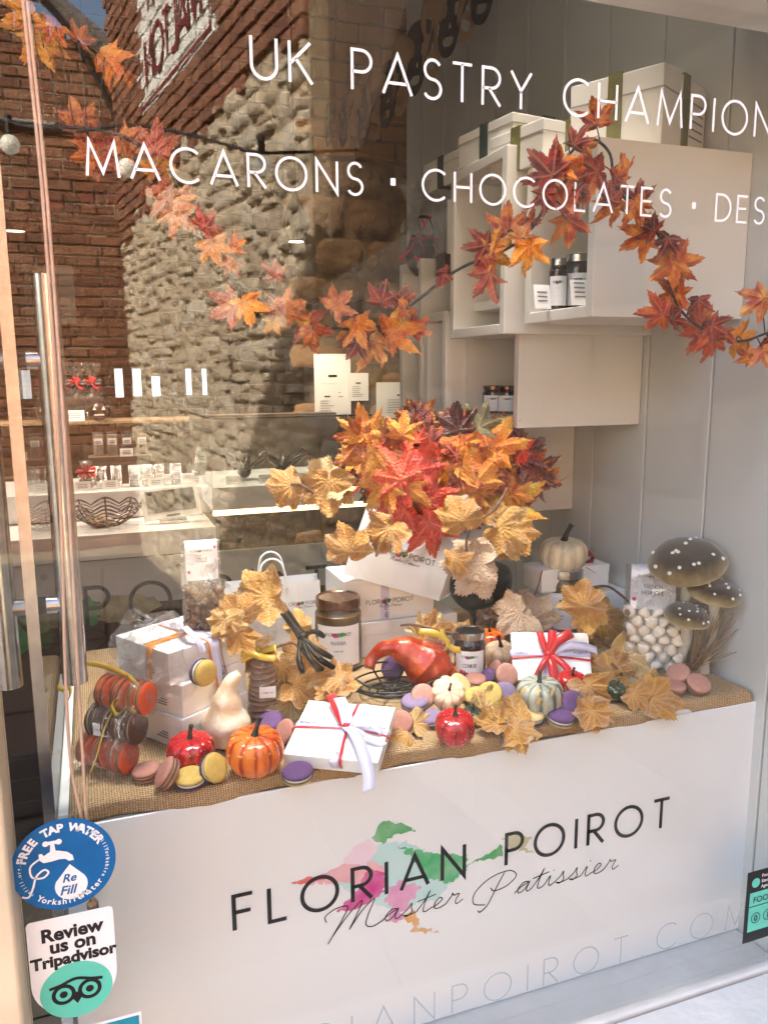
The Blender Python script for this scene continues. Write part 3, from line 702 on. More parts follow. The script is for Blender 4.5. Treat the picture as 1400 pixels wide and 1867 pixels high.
# notices pinned behind
def notice(lbl, c4, y, cat='notice'):
    a = aty(*c4[0], y); b = aty(*c4[1], y)
    o = thing('paper_notice', lbl, cat, (a.x, y, b.z), group='paper notices behind the counter')
    W_, H_ = b.x - a.x, a.z - b.z
    MB().box(0, W_, 0, .003, 0, H_).build('sheet', MT['cab'], o)
    r = random.Random(int(W_ * 1e4))
    MB().box(W_ * .38, W_ * .62, -.001, -.0003, H_ * .62, H_ * .66).build('logo_print', MT['ink'], o)
    for k in range(6): MB().box(W_ * .2, W_ * r.uniform(.5, .8), -.001, -.0003, H_ * (.15 + k * .07), H_ * (.165 + k * .07)).build('print_line', MT['greyink'], o)
notice('tall cream notice sheet behind the glass counter', ((572, 645), (640, 755)), 2.8)
notice('narrow price list standing in front of the tall notice', ((575, 700), (618, 762)), 2.7)
notice('small blank paper right of the tall notice', ((634, 680), (672, 730)), 2.75)
notice('wide cream voucher card behind the top of the bouquet', ((686, 697), (783, 760)), 2.7)
notice('dark framed picture on the shop back wall beside the door handle', ((40, 480), (140, 590)), 4.2, 'picture')
hc = bw
lettering('HOT CHOC', frame(aty(178, 466, BY - .03), (1, 0, 0), UP, (0, -1, 0)), .045, .24, .006, MT['ink'], hc, name='menu_lettering', each=False)
for k in range(9):
    if k == 5: continue
    q = aty(180, 482 + k * 13, BY - .03); r = random.Random(k)
    mb = MB(); x = 0
    while x < .2: l = r.uniform(.015, .04); mb.box(x, x + l, 0, .001, 0, .012); x += l + .01
    mb.build('menu_line', MT['ink'], hc, loc=q)

# ================================================================ pendant lamps of the shop and added downlights
def pendant(lbl, px, pytop, pybot, y, energy, wpx=48, shade='lampshade'):
    q = aty(px, pybot, y); W_ = siz(wpx, q); H_ = aty(px, pytop, y).z - q.z
    o = thing('pendant_lamp', lbl, 'lamp', q, group='brown drop shaped pendant lamps')
    r = W_ / 2
    prof = [(r * .62, 0), (r * .64, r * .05), (r * .98, H_ * .25), (r, H_ * .38), (r * .82, H_ * .56), (r * .4, H_ * .78), (r * .14, H_ * .94), (r * .1, H_)]
    P = crom([(a, b, 0) for a, b in prof], 4)
    MB().lathe([(p.x, p.y) for p in P], 28).build('lamp_shade', MT[shade], o, True)
    MB().tube([(0, 0, r * .04), (0, 0, r * .09)], r * .6, 24).build('light_opening', MT['glowlamp'], o)
    MB().tube([(0, 0, H_), (0, 0, 4.3 - q.z)], .004, 6).build('cable', MT['black'], o)
    l = bpy.data.lights.new('pendant_light', 'SPOT'); l.energy = energy * 2; l.spot_size = R_(150); l.spot_blend = .6; l.color = (1, .83, .64); l.shadow_soft_size = .06
    lo = bpy.data.objects.new('pendant_light', l); C.link(lo); lo.parent = o; lo.location = (0, 0, -.09)
    return o
pendant('dark brown drop shaped pendant lamp hanging below the letter O of the window', 540, 345, 440, 2.4, 2.6)
pendant('pendant lamp with wide pale opening behind the door glass at the left', 28, 325, 421, 2.5, 2.6, 56)
for i, (x, y, e, zz) in enumerate(((.20, .36, 6.5, 2.45), (.60, .30, 6.5, 2.45), (-.5, 3.0, 2.2, 3.6), (.8, 2.5, 2.2, 3.4))):  # unseen downlights added to brighten the display table and the shop
    d = thing('added_spot', ('added round downlight over the left half of the display table', 'added round downlight over the right half of the display table', 'added round downlight over the walkway by the open door', 'added round downlight above the walkway behind the display')[i], 'downlight', (x, y, zz))
    MB().lathe([(.05, 0), (.05, .08), (.0, .08)], 20).build('housing', MT['black'], d)
    MB().tube([(0, 0, .004), (0, 0, .012)], .044, 20).build('light_opening', MT['glowlamp'], d)
    MB().tube([(0, 0, .08), (0, 0, 4.3 - zz)], .006, 6).build('rod', MT['black'], d)
    l = bpy.data.lights.new('added_spot_light', 'SPOT'); l.spot_size = R_(43 if i < 2 else 80); l.spot_blend = .8; l.energy = e * 3; l.color = (1, .95, .89) if i < 2 else (1, .8, .6); l.shadow_soft_size = .22 if i < 2 else .08
    lo = bpy.data.objects.new('added_spot_light', l); C.link(lo); lo.parent = d; lo.location = (0, 0, -.06)
# ================================================================ display table, panel, burlap
T = .925
FW = Vector((.336, .942, 0)).normalized(); RT = Vector((.942, -.336, 0)).normalized()
def V3(a, b, c): return (RT * a - FW * b + UP * c).normalized()     # right / towards the viewer / up
xl = atz(110, 1400, .92).x
tb = thing('display_table', 'white display plinth carrying the burlap behind the logo panel', 'table', (0, 0, 0))
MB().box(xl, XW - .004, .135, .64, .88, .915).build('table_top', MT['white'], tb, bevel=.003)
MB().box(xl + .004, xl + .022, .135, .64, 0, .879).box(xl + .03, XW - .01, .62, .638, 0, .879).build('side_panel', MT['white'], tb, bevel=.002)
MB().box(aty(1050, 1345, .128).x, aty(1360, 1290, .128).x, .126, .134, .85, .909).build('front_rail', MT['white'], tb, bevel=.001)
ppl = thing('logo_panel', 'white panel with a black logo over coloured paint marks below the window display', 'panel', (0, 0, 0))
plx = aty(112, 1511, .12).x; PT = .903
MB().box(plx, aty(1380, 1400, .12).x, .12, .1245, .4792, PT).build('board', MT['acryl'], ppl, bevel=.0015)
Yp = .1197
MPn = frame((0, Yp, 0), (1, 0, 0), UP, (0, -1, 0))
def onp(px, py): q = aty(px, py, Yp); return q.x, q.z
fb, ft, te = onp(428, 1697), onp(422, 1638), onp(1217, 1510)
lettering('FLORIAN POIROT', frame((fb[0], Yp - .0006, fb[1]), (1, 0, 0), UP, (0, -1, 0)), .0505, te[0] - fb[0], .0058, MT['ink'], ppl, name='logo_letter', space=.5)
def inkpoly(px, nm, c, k, rag=.006, seed=0):
    P = [Vector((*onp(x, y), 0)) for x, y in px]; r = random.Random(seed); out = []
    for i, a in enumerate(P):
        b = P[(i + 1) % len(P)]; L = (b - a).length; n = max(2, int(L / .0035)); d = (b - a) / n
        nn = Vector((-d.y, d.x, 0)).normalized()
        for j in range(n): out.append(a + d * j + nn * (r.uniform(-1, 1) * rag * .35 + rag * noise.noise(Vector((a.x * 40 + j * .5, seed, 0)))) + Vector((r.uniform(-1, 1) * rag * .4, 0, 0)))
    cu = bpy.data.curves.new('c', 'CURVE'); cu.dimensions = '2D'; cu.fill_mode = 'BOTH'; sp = cu.splines.new('POLY'); sp.points.add(len(out) - 1)
    for s_, p in zip(sp.points, out): s_.co = (p.x, p.y, 0, 1)
    sp.use_cyclic_u = True; o = bpy.data.objects.new('t', cu); C.link(o)
    me = bpy.data.meshes.new_from_object(o.evaluated_get(bpy.context.evaluated_depsgraph_get())); C.unlink(o); bpy.data.objects.remove(o)
    me.transform(frame((0, Yp - .00005 - k * .00002, 0), (1, 0, 0), UP, (0, -1, 0))); me.materials.clear(); me.materials.append(col(nm + '_wash', c, rough=.5, scale=34, col2=tuple(x + (.84 - x) * .28 for x in c), detail=9))
    q = bpy.data.objects.new('colour_splash', me); C.link(q); q.parent = ppl
inkpoly([(642, 1578), (700, 1535), (755, 1540), (840, 1590), (800, 1640), (720, 1660), (655, 1640), (600, 1600)], 'p_paleteal', (.48, .72, .72), 0, seed=1)
inkpoly([(560, 1612), (615, 1580), (665, 1568), (700, 1580), (690, 1600), (650, 1612), (600, 1612)], 'p_pink', (.82, .40, .45), 1, seed=2)
inkpoly([(645, 1545), (672, 1530), (690, 1545), (665, 1580), (625, 1572)], 'p_palepink', (.82, .62, .74), 2, seed=3)
inkpoly([(615, 1662), (650, 1625), (672, 1585), (700, 1590), (704, 1625), (680, 1640), (650, 1660)], 'p_magenta', (.62, .015, .25), 3, seed=4)
inkpoly([(700, 1640), (725, 1605), (770, 1618), (745, 1650), (725, 1685), (705, 1680), (715, 1655)], 'p_orchid', (.72, .3, .52), 4, seed=5)
inkpoly([(675, 1530), (695, 1498), (730, 1502), (760, 1516), (720, 1522), (700, 1538)], 'p_green', (.03, .36, .08), 5, seed=6)
inkpoly([(728, 1542), (790, 1556), (850, 1560), (850, 1592), (815, 1612), (780, 1600)], 'p_green2', (.04, .42, .14), 6, seed=7)
inkpoly([(850, 1578), (890, 1556), (915, 1540), (915, 1562), (870, 1572)], 'p_green', (.03, .36, .08), 7, rag=.004, seed=8)
inkpoly([(915, 1528), (940, 1522), (970, 1528), (955, 1545), (975, 1556), (930, 1548)], 'p_olive', (.5, .47, .28), 8, seed=9)
inkpoly([(735, 1672), (755, 1660), (765, 1692), (800, 1699), (745, 1700), (755, 1688)], 'p_orange', (.72, .38, .12), 9, seed=10)
inkpoly([(528, 1612), (560, 1600), (600, 1600), (560, 1612)], 'p_red', (.72, .06, .05), 10, rag=.003, seed=11)
ms = onp(592, 1712)
script_text('Master', frame((ms[0], Yp - .0006, ms[1] + .003), (1, 0, 0), UP, (0, -1, 0)), .0165, .0016, MT['ink'], ppl, onp(842, 1660)[0] - ms[0])
ms = onp(868, 1650)
script_text('Patissier', frame((ms[0] + .008, Yp - .0006, ms[1] + .001), (1, 0, 0), UP, (0, -1, 0)), .0165, .0016, MT['ink'], ppl, onp(1118, 1590)[0] - ms[0])
# burlap
mb_, tt_, pp_ = newmat('burlap_weave')
uvn = N(tt_, 'TexCoord'); mp = N(tt_, 'Mapping'); mp.inputs['Scale'].default_value = (1, 1, 1); tt_.links.new(uvn.outputs['UV'], mp.inputs[0])
nzb = N(tt_, 'TexNoise'); nzb.inputs['Scale'].default_value = 14; tt_.links.new(uvn.outputs['UV'], nzb.inputs['Vector'])
dist = N(tt_, 'VectorMath', operation='MULTIPLY_ADD'); tt_.links.new(nzb.outputs[1], dist.inputs[0]); dist.inputs[1].default_value = (.006, .006, 0); tt_.links.new(mp.outputs[0], dist.inputs[2])
sx = N(tt_, 'SeparateXYZ'); tt_.links.new(dist.outputs[0], sx.inputs[0])
K = PI / .0034
wx = math_(tt_, 'SINE', math_(tt_, 'MULTIPLY', sx.outputs[0], K)); wy = math_(tt_, 'SINE', math_(tt_, 'MULTIPLY', sx.outputs[1], K))
ax = math_(tt_, 'ABSOLUTE', wx); ay = math_(tt_, 'ABSOLUTE', wy)
hgt = math_(tt_, 'MAXIMUM', ax, ay); gap_ = math_(tt_, 'MULTIPLY', math_(tt_, 'SUBTRACT', 1.0, ax), math_(tt_, 'SUBTRACT', 1.0, ay))
nf = N(tt_, 'TexNoise'); nf.inputs['Scale'].default_value = 260; nf.inputs['Detail'].default_value = 4; tt_.links.new(uvn.outputs['UV'], nf.inputs['Vector'])
ns = N(tt_, 'TexNoise'); ns.inputs['Scale'].default_value = 9; tt_.links.new(uvn.outputs['UV'], ns.inputs['Vector'])
ff = math_(tt_, 'ADD', math_(tt_, 'MULTIPLY', nf.outputs[0], .7), math_(tt_, 'MULTIPLY', ns.outputs[0], .45))
cB = ramp(tt_, ff, [(.35, (.30, .175, .075)), (.75, (.66, .46, .25))])
cB = mix(tt_, ramp(tt_, gap_, [(.10, (0, 0, 0)), (.42, (1, 1, 1))]), cB, (.05, .024, .008))
tt_.links.new(cB, pp_.inputs['Base Color']); pp_.inputs['Roughness'].default_value = .95
bb = N(tt_, 'Bump'); bb.inputs['Strength'].default_value = .8; bb.inputs['Distance'].default_value = .0015; tt_.links.new(hgt, bb.inputs['Height']); tt_.links.new(bb.outputs[0], pp_.inputs['Normal'])
bl_x0 = atz(127, 1400, T).x; bx1 = atz(1386, 1262, T).x
def burl(u, v):                     # v: 0 = hidden hem in front, rises over the front edge, runs back
    fx = .012 * noise.noise(Vector((u * 9, 0, 3))) * (1 - v)
    L = v * .62; yF = .128
    x = bl_x0 + u * (bx1 - bl_x0)
    if u > .93: x -= max(0, (L - .04)) * .12 * (u - .93) / .07
    if L < .03: y = yF + .004 * math.sin(u * 31) * (1 - L / .03) - .005; z = T - .024 + L * .75 + .003 * noise.noise(Vector((u * 26, 1, 1)))
    else:
        a = min(1, (L - .03) / .02); y = yF + (L - .03); z = T - .0015 + .0035 * math.sin(a * PI / 2) - .002
    z += .0018 * noise.noise(Vector((x * 22, y * 22, 0))) + .0012 * noise.noise(Vector((x * 55, y * 40, 7)))
    ed = min(u, 1 - u) * (bx1 - bl_x0)
    if ed < .012: z -= (.012 - ed) ** 2 * 60
    return (x, y + fx, z)
bm_ = MB().grid(burl, 160, 90); me = bm_.mesh('burlap_cloth', mb_, True)
uvl = me.uv_layers.new(name='UVMap'); 
for lp in me.loops:
    i = lp.vertex_index; uvl.data[lp.index].uv = ((i % 161) / 160 * (bx1 - bl_x0), (i // 161) / 90 * .62)
bo = bpy.data.objects.new('burlap_cloth', me); C.link(bo); tag(bo, 'brown woven burlap cloth spread under the whole display', 'cloth')
sm = bo.modifiers.new('th', 'SOLIDIFY'); sm.thickness = .0025; sm.offset = -1
# ================================================================ lettering and stickers on the glass
Yg = -.0006
MG = lambda px, py: frame((aty(px, py, 0).x, Yg, aty(px, py, 0).z), (1, 0, 0), UP, (0, -1, 0))
x0 = aty(452, 95, 0).x; zA = aty(900, 188, 0).z
zA = (aty(475, 143, 0).z + aty(1378, 250, 0).z) / 2 + .0005
xe = aty(1392, 190, 0).x
lettering('UK PASTRY CHAMPION', frame((x0 + .003, Yg, zA), (1, 0, 0), UP, (0, -1, 0)), .0385, xe - x0 + .012, .0031, MT['vinyl'], win, name='letter', space=.42)
lettering('S', frame((xe + .035, Yg, zA), (1, 0, 0), UP, (0, -1, 0)) , .0385, .02, .0031, MT['vinyl'], win, name='letter') if False else None
mbS = MB(); stroke_ribbon(mbS, [(a * .0385, b * .0385) for a, b in G['S'][1][0]], .0031, frame((xe + .033, Yg, zA), (1, 0, 0), UP, (0, -1, 0))); mbS.build('letter', MT['vinyl'], win)
xm = aty(157, 318, 0).x; zM = (aty(155, 320, 0).z + aty(1295, 400, 0).z) / 2
xS = aty(1222, 380, 0).x
lettering('MACARONS * CHOCOLATES * DES', frame((xm + .001, Yg, zM), (1, 0, 0), UP, (0, -1, 0)), .0315, aty(1392, 380, 0).x - xm, .0027, MT['vinyl'], win, name='letter', space=.30)
zC = (aty(923, 1825, 0).z + aty(1352, 1680, 0).z) / 2 - .001; xR = aty(1357, 1680, 0).x
lettering('RIANPOIROT.COM', frame((aty(575, 1930, 0).x, Yg, zC), (1, 0, 0), UP, (0, -1, 0)), .041, xR - aty(575, 1930, 0).x, .0023, MT['greyvinyl'], win, name='letter', space=.5)
# refill sticker
blue = col('sticker_blue', (.006, .14, .42), rough=.35, var=.15, scale=20); sw_w = col('sticker_white', (.86, .88, .92), rough=.4, var=.01)
teal_s = col('sticker_teal', (.13, .62, .5), rough=.35, var=.03); tblk = MT['ink']
def disc(mb, cx, cz, r, M, n=48, c=0, rz=None):
    mb.add([(cx + r * math.cos(2 * PI * i / n), cz + (rz or r) * math.sin(2 * PI * i / n), c) for i in range(n)], [tuple(range(n))], M)
def slab(mb, cx, cz, r, M, n=48, th=.0006, rz=None):
    a = [(cx + r * math.cos(2 * PI * i / n), cz + (rz or r) * math.sin(2 * PI * i / n)) for i in range(n)]
    mb.add([(x, y, 0) for x, y in a] + [(x, y, th) for x, y in a], [tuple(range(n, 2 * n))] + [(i, (i + 1) % n, n + (i + 1) % n, n + i) for i in range(n)], M)
def arc_text(s, M, R, a_mid, step, size, mat, parent, bold=0, name='arc_lettering', flip=False):
    n = len(s)
    for i, ch in enumerate(s):
        if ch == ' ': continue
        a = a_mid + ((n - 1) / 2 - i) * step * (-1 if flip else 1); ar = R_(a)
        L = Matrix.Translation((R * math.cos(ar), R * math.sin(ar), 0)) @ Matrix.Rotation(ar - PI / 2 + (PI if flip else 0), 4, 'Z')
        font_text(ch, size, M @ L, mat, parent, name, bold, 'CENTER')
c_ = aty(117, 1575, 0)
stk = thing('water_sticker', 'round blue sticker with a white tap and water drop on the glass', 'sticker', (c_.x, -.0008, c_.z))
Ms = frame((0, 0, 0), (1, 0, 0), UP, (0, -1, 0)); Mi = Ms @ Matrix.Translation((0, 0, .0008)); Mj = Ms @ Matrix.Translation((0, 0, .0011))
mb = MB(); slab(mb, 0, 0, .0525, Ms, 64); mb.build('disc', blue, stk)
arc_text('FREE TAP WATER', Mi, .0385, 97, 10.2, .0125, sw_w, stk, .0006, 'arc_letter')
arc_text('#RefillYorkshire', Mi, .0425, 8, 5.0, .0055, sw_w, stk, .0001, 'arc_letter')
arc_text('refill.org.uk', Mi, .0425, 190, 5.0, .0055, sw_w, stk, .0001, 'arc_letter')
arc_text('YorkshireWater', Mi, .0465, 277, 6.8, .0095, sw_w, stk, .0002, 'arc_letter', True)
mb = MB()   # tap
def poly(mb, pts, M): mb.add([(x, y, 0) for x, y in pts], [tuple(range(len(pts)))], M)
poly(mb, [(-.024, .010), (-.02, .006), (-.012, .006), (-.004, .007), (.002, .006), (.005, .003), (.010, .003), (.009, .009), (.004, .014), (-.004, .017), (-.008, .018), (-.014, .017), (-.019, .014), (-.021, .017), (-.024, .017)], Mi)
poly(mb, [(-.013, .016), (-.007, .016), (-.008, .026), (-.012, .026)], Mj)
for dx in (-.0165, -.0035): disc(mb, dx, .0275, .0032, Mj, 16)
poly(mb, [(-.0165, .0255), (-.0035, .0255), (-.0035, .0295), (-.0165, .0295)], Mi)
mb.build('tap_print', sw_w, stk)
mb = MB(); dp = [(.0055, -.001)] + [(.0055 + .0165 * math.cos(R_(a)), -.026 + .0165 * math.sin(R_(a))) for a in range(35, -216, -12)]
poly(mb, dp[::1], Mi); mb.build('drop_print', sw_w, stk)
font_text('Re', .013, Mj @ Matrix.Translation((-.0035, -.021, 0)), blue, stk, 'drop_lettering', .0003, shear=.3)
font_text('Fill', .0145, Mj @ Matrix.Translation((-.007, -.0355, 0)), blue, stk, 'drop_lettering', .0003, shear=.3)
mb = MB(); stroke_ribbon(mb, [tuple(p[:2]) for p in crom([(-.024, .011, 0), (-.033, .004, 0), (-.032, -.008, 0), (-.022, -.011, 0), (-.016, -.006, 0), (-.02, -.002, 0), (-.028, -.008, 0), (-.032, -.02, 0), (-.037, -.030, 0), (-.0435, -.0285, 0)], 6)], .0021, Mi); mb.build('hose_print', sw_w, stk)
# travel review sticker
tl, trr = aty(46, 1684, 0), aty(205, 1651, 0)
cx_ = (tl.x + trr.x) / 2; zt = (tl.z + trr.z) / 2; Wt = trr.x - tl.x; 
st2 = thing('review_sticker', 'white sticker with black words above a green owl face on the glass', 'sticker', (cx_, -.0008, zt))
ow = [(-Wt / 2 + .005 + .005 * math.cos(R_(a)), -.005 + .005 * math.sin(R_(a))) for a in (180, 150, 120, 90)] + [(Wt / 2 - .005 + .005 * math.cos(R_(a)), -.005 + .005 * math.sin(R_(a))) for a in (90, 60, 30, 0)]
Hc = -.077
ow += [(Wt / 2 * math.cos(R_(a)), Hc + Wt / 2 * math.sin(R_(a)) * 1.0) for a in range(0, -181, -10)]
mb = MB(); n_ = len(ow); mb.add([(x, y, 0) for x, y in ow] + [(x, y, .0006) for x, y in ow], [tuple(range(n_, 2 * n_))] + [(i, (i + 1) % n_, n_ + (i + 1) % n_, n_ + i) for i in range(n_)], Ms); mb.build('sheet', sw_w, st2)
font_text('Review', .0215, Mi @ Matrix.Translation((.001, -.0265, 0)), tblk, st2, 'lettering', .0008, 'CENTER')
font_text('us on', .0215, Mi @ Matrix.Translation((.001, -.0415, 0)), tblk, st2, 'lettering', .0008, 'CENTER')
font_text('Tripadvisor', .0188, Mi @ Matrix.Translation((.001, -.0575, 0)), tblk, st2, 'lettering', .0008, 'CENTER')
mb = MB(); disc(mb, .001, -.092, .0375, Mi, 56, rz=.034); mb.build('green_disc', teal_s, st2)
mb = MB()
for sx_ in (-1, 1):
    stroke_ribbon(mb, arc(.001 + sx_ * .0135, -.0945, .0103, .0103, 0, 360, 30), .0042, Mj)
    disc(mb, .001 + sx_ * .0135, -.0945, .0042, Mj, 20)
stroke_ribbon(mb, [tuple(p[:2]) for p in crom([(-.0265, -.0845, 0), (-.015, -.0825, 0), (.001, -.078, 0), (.017, -.0825, 0), (.0285, -.0845, 0)], 6)], .0036, Mj @ Matrix.Translation((0, 0, .0001)))
poly(mb, [(-.005, -.100), (.001, -.109), (.007, -.100), (.001, -.094)], Mj @ Matrix.Translation((0, 0, .0002)))
mb.build('owl_print', tblk, st2)
# food hygiene sticker at the right edge, teal sticker at the bottom
p1 = aty(1377, 1590, 0); p2 = aty(1352, 1723, 0); Hh = p1.z - p2.z
st3 = thing('rating_sticker', 'black sticker with a teal rating panel at the right edge of the glass', 'sticker', (p2.x, -.0008, p2.z + .002))
MB().box(0, Hh * 2.1, -.0008, 0, 0, Hh).build('sheet', MT['ink'], st3)
MB().box(.007, Hh * 2.0, -.0012, -.0009, .018, Hh * .70).build('teal_panel', teal_s, st3)
MB().box(.007, Hh * 2.0, -.0016, -.0013, Hh * .5, Hh * .51).build('divider_line', tblk, st3)
M3 = frame((0, -.0018, 0), (1, 0, 0), UP, (0, -1, 0))
mb = MB(); disc(mb, .016, Hh * .84, .008, M3, 24); mb.build('round_emblem', teal_s, st3)
for i, s in enumerate(('Food', 'Standards', 'Agency')): font_text(s, .0075, M3 @ Matrix.Translation((.027, Hh * (.9 - .075 * i), 0)), sw_w, st3, 'lettering', .0001)
font_text('FOOD HYGIENE RATING', .0145, M3 @ Matrix.Translation((.013, Hh * .555, 0)), tblk, st3, 'lettering', .0001)
for i in range(6):
    mb = MB(); stroke_ribbon(mb, arc(.021 + i * .024, Hh * .335, .0085, .0085, 0, 360, 24), .0012, M3); mb.build('number_ring', tblk, st3)
    font_text(str(i), .014, M3 @ Matrix.Translation((.021 + i * .024, Hh * .335 - .005, 0)), tblk, st3, 'number', .0003, 'CENTER')
q = aty(238, 1857, 0)
st4 = thing('teal_sticker', 'rounded teal sticker with pale rim cut by the bottom of the window', 'sticker', (q.x, -.0008, q.z))
MB().box(-.07, .012, -.0006, 0, -.03, .0055).build('rim', sw_w, st4, bevel=.0002)
MB().box(-.068, .009, -.0011, -.0007, -.028, .0025).build('sheet', col('sticker_teal_dark', (.02, .3, .42), rough=.35), st4)
# hanging cord
cd_ = thing('hanging_cord', 'pair of thin peach cords hanging down just inside the left of the window', 'cord')
for pts in ([(38, -30), (48, 60), (77, 350), (101, 700), (113, 1000), (120, 1250), (130, 1400), (150, 1500), (168, 1640)], [(46, -30), (56, 60), (85, 350), (111, 700), (130, 1000), (143, 1250), (152, 1400), (158, 1500), (170, 1640)]):
    MB().tube(crom([aty(x, y, .009) for x, y in pts], 5), .0017, 6).build('strand', MT['cord'], cd_, True)
q = aty(168, 1640, .009); MB().tube([(q.x, q.y, q.z), (q.x, q.y, q.z - .004), (q.x + .001, q.y, q.z - .03)], [.003, .006, .007], 8).build('tassel', MT['straw'], cd_)
# glass door standing open beside the display
dr = thing('glass_door', 'glass shop door standing open at the left with long steel handles', 'door')
MB().box(-.083, -.071, .10, .95, .02, 2.5).build('glass_leaf', MT['doorglass'], dr)
MB().box(-.0835, -.0705, .0975, .0995, .02, 2.5).build('polished_edge', MT['steel'], dr)
hy = .17
for hx, z0h, z1h in ((-.040, aty(138, 1243, hy).z, aty(75, 500, hy).z), (-.114, aty(28, 1250, hy).z, aty(75, 500, hy).z)):
    MB().tube([(hx, hy, z0h), (hx, hy, z1h)], .0148, 28).build('handle_tube', MT['steel'], dr, True).modifiers.new('e', 'EDGE_SPLIT')
for pz in (aty(60, 657, hy).z, aty(60, 1106, hy).z):
    MB().tube([(-.114, hy, pz), (-.084, hy, pz)], .0105, 18).tube([(-.070, hy, pz), (-.040, hy, pz)], .0105, 18).build('handle_post', MT['steel'], dr, True).modifiers.new('e', 'EDGE_SPLIT')
    MB().tube([(-.088, hy, pz), (-.066, hy, pz)], .0112, 18).build('rubber_ring', MT['black'], dr, True)
# ================================================================ leaves
def leaf_geo(ctrl, k, curl=(0, 0), fold=.1, ripple=.03, teeth=.03, lobes=(0, 50, 100), n=84, rings=5, jag=.0):
    r = random.Random(k); off = r.uniform(0, 50); full = [(a, q) for a, q in ctrl] + [(360 - a, q) for a, q in reversed(ctrl[1:-1])]
    full.append((360, ctrl[0][1]))
    def rad(a):
        for (a0, q0), (a1, q1) in zip(full, full[1:]):
            if a0 <= a <= a1: return q0 + (q1 - q0) * (a - a0) / max(1e-6, a1 - a0)
        return full[-1][1]
    angs = sorted(set([round(a, 3) for a, _ in full[:-1]] + [round(i * 360 / n, 3) for i in range(n)]))
    m = len(angs); vs = [(0, 0, 0)]; at = [.8]; sk = [1 + r.uniform(-.08, .08) for _ in range(7)]
    for j in range(1, rings + 1):
        t = j / rings
        for i, a in enumerate(angs):
            R0 = rad(a) * (1 + (teeth * (1 if i % 2 else -1) if j == rings else 0)) * sk[int(a / 360 * 6.99)]
            th = R_(90 - a); x, y = R0 * t * math.cos(th), R0 * t * math.sin(th)
            dm = min(min(abs(a - L), abs(360 - a - L)) for L in lobes)
            vein = max(0, 1 - dm * R0 * t / 2.3) if t < .97 else 0
            edge = .55 if t > .96 else 0
            z = fold * abs(math.sin(R_(min(dm, 25) * 3.6))) * t * R0 * -1
            z += curl[0] * x * x + curl[1] * (y - .2) ** 2 + ripple * noise.noise(Vector((x * 3 + off, y * 3, 0))) * 2 * t
            vs.append((x, y, z)); at.append(max(vein * .9, edge))
    fs = [(0, 1 + i, 1 + (i + 1) % m) for i in range(m)]
    for j in range(rings - 1):
        for i in range(m): fs.append((1 + j * m + i, 1 + (j + 1) * m + i, 1 + (j + 1) * m + (i + 1) % m, 1 + j * m + (i + 1) % m))
    return vs, fs, at
MAPLE = [(0, 1.0), (5, .84), (10, .84), (13, .70), (18, .68), (23, .52), (28, .44), (34, .62), (39, .66), (43, .78), (49, .98), (54, .80), (60, .78), (64, .62), (71, .56), (78, .42), (86, .46), (94, .54), (102, .66), (108, .52), (116, .48), (126, .32), (145, .24), (165, .17), (180, .05)]
VELV = [(0, 1.05), (7, .93), (14, .9), (22, .78), (30, .74), (38, .82), (46, .95), (54, .88), (62, .82), (70, .7), (78, .68), (88, .76), (97, .82), (106, .72), (116, .62), (130, .52), (148, .42), (165, .3), (180, .06)]
def leafset(name, ctrl, mats, curls, **k):
    out = []
    for mi, m in enumerate(mats):
        L = []
        for ci, c in enumerate(curls):
            vs, fs, at = leaf_geo(ctrl, mi * 17 + ci, c, **k); L.append(MB().add(vs, fs, None, at).mesh(name, m, True))
        out.append(L)
    return out
lm = [leafmat('maple_deep_red', [(.12, .006, .008), (.24, .012, .008), (.36, .03, .01), (.70, .20, .02)], veinamt=.35),
      leafmat('maple_red_orange', [(.38, .025, .006), (.50, .07, .008), (.70, .20, .015), (.80, .34, .04)], veinamt=.3),
      leafmat('maple_washed_pink', [(.34, .04, .035), (.44, .08, .05), (.64, .19, .06), (.78, .38, .10)], veinamt=.35),  # pinkish wash of the window reflection put into the leaf colour
      leafmat('maple_orange', [(.42, .07, .01), (.60, .15, .012), (.72, .25, .018), (.80, .38, .04)], veinamt=.3),
      leafmat('maple_scarlet', [(.62, .02, .012), (.75, .05, .02), (.8, .10, .03)], veinamt=.25, rough=.35),
      leafmat('maple_burgundy', [(.06, .008, .012), (.13, .015, .02), (.22, .02, .02)], veinamt=.2, rough=.3),
      leafmat('maple_golden', [(.72, .16, .015), (.80, .32, .02), (.68, .48, .05)], veinamt=.3),
      leafmat('maple_olive', [(.18, .17, .08), (.25, .22, .10)], veinamt=.2)]
maple = leafset('leaf', MAPLE, lm, [(.15, -.2), (-.35, .3), (.5, .25), (-.1, -.55)], fold=.16, ripple=.08, teeth=.035)
vm = [leafmat('velvet_gold', [(.34, .13, .010), (.43, .18, .018), (.52, .27, .045)], vein=(.66, .44, .16), veinamt=.55, rough=.85, sheen=.5),
      leafmat('velvet_pale', [(.46, .24, .045), (.54, .32, .09), (.60, .42, .18)], vein=(.8, .64, .36), veinamt=.6, rough=.85, sheen=.4),
      leafmat('leaf_back_beige', [(.52, .36, .24), (.58, .42, .29)], vein=(.45, .28, .2), veinamt=.25, rough=.8)]
velvet = leafset('leaf', VELV, vm, [(.3, -.25), (-.45, .2), (.6, .3), (-.2, -.6), (.5, -.4)], fold=.09, ripple=.12, teeth=.035, lobes=(0, 24, 48, 72, 98))
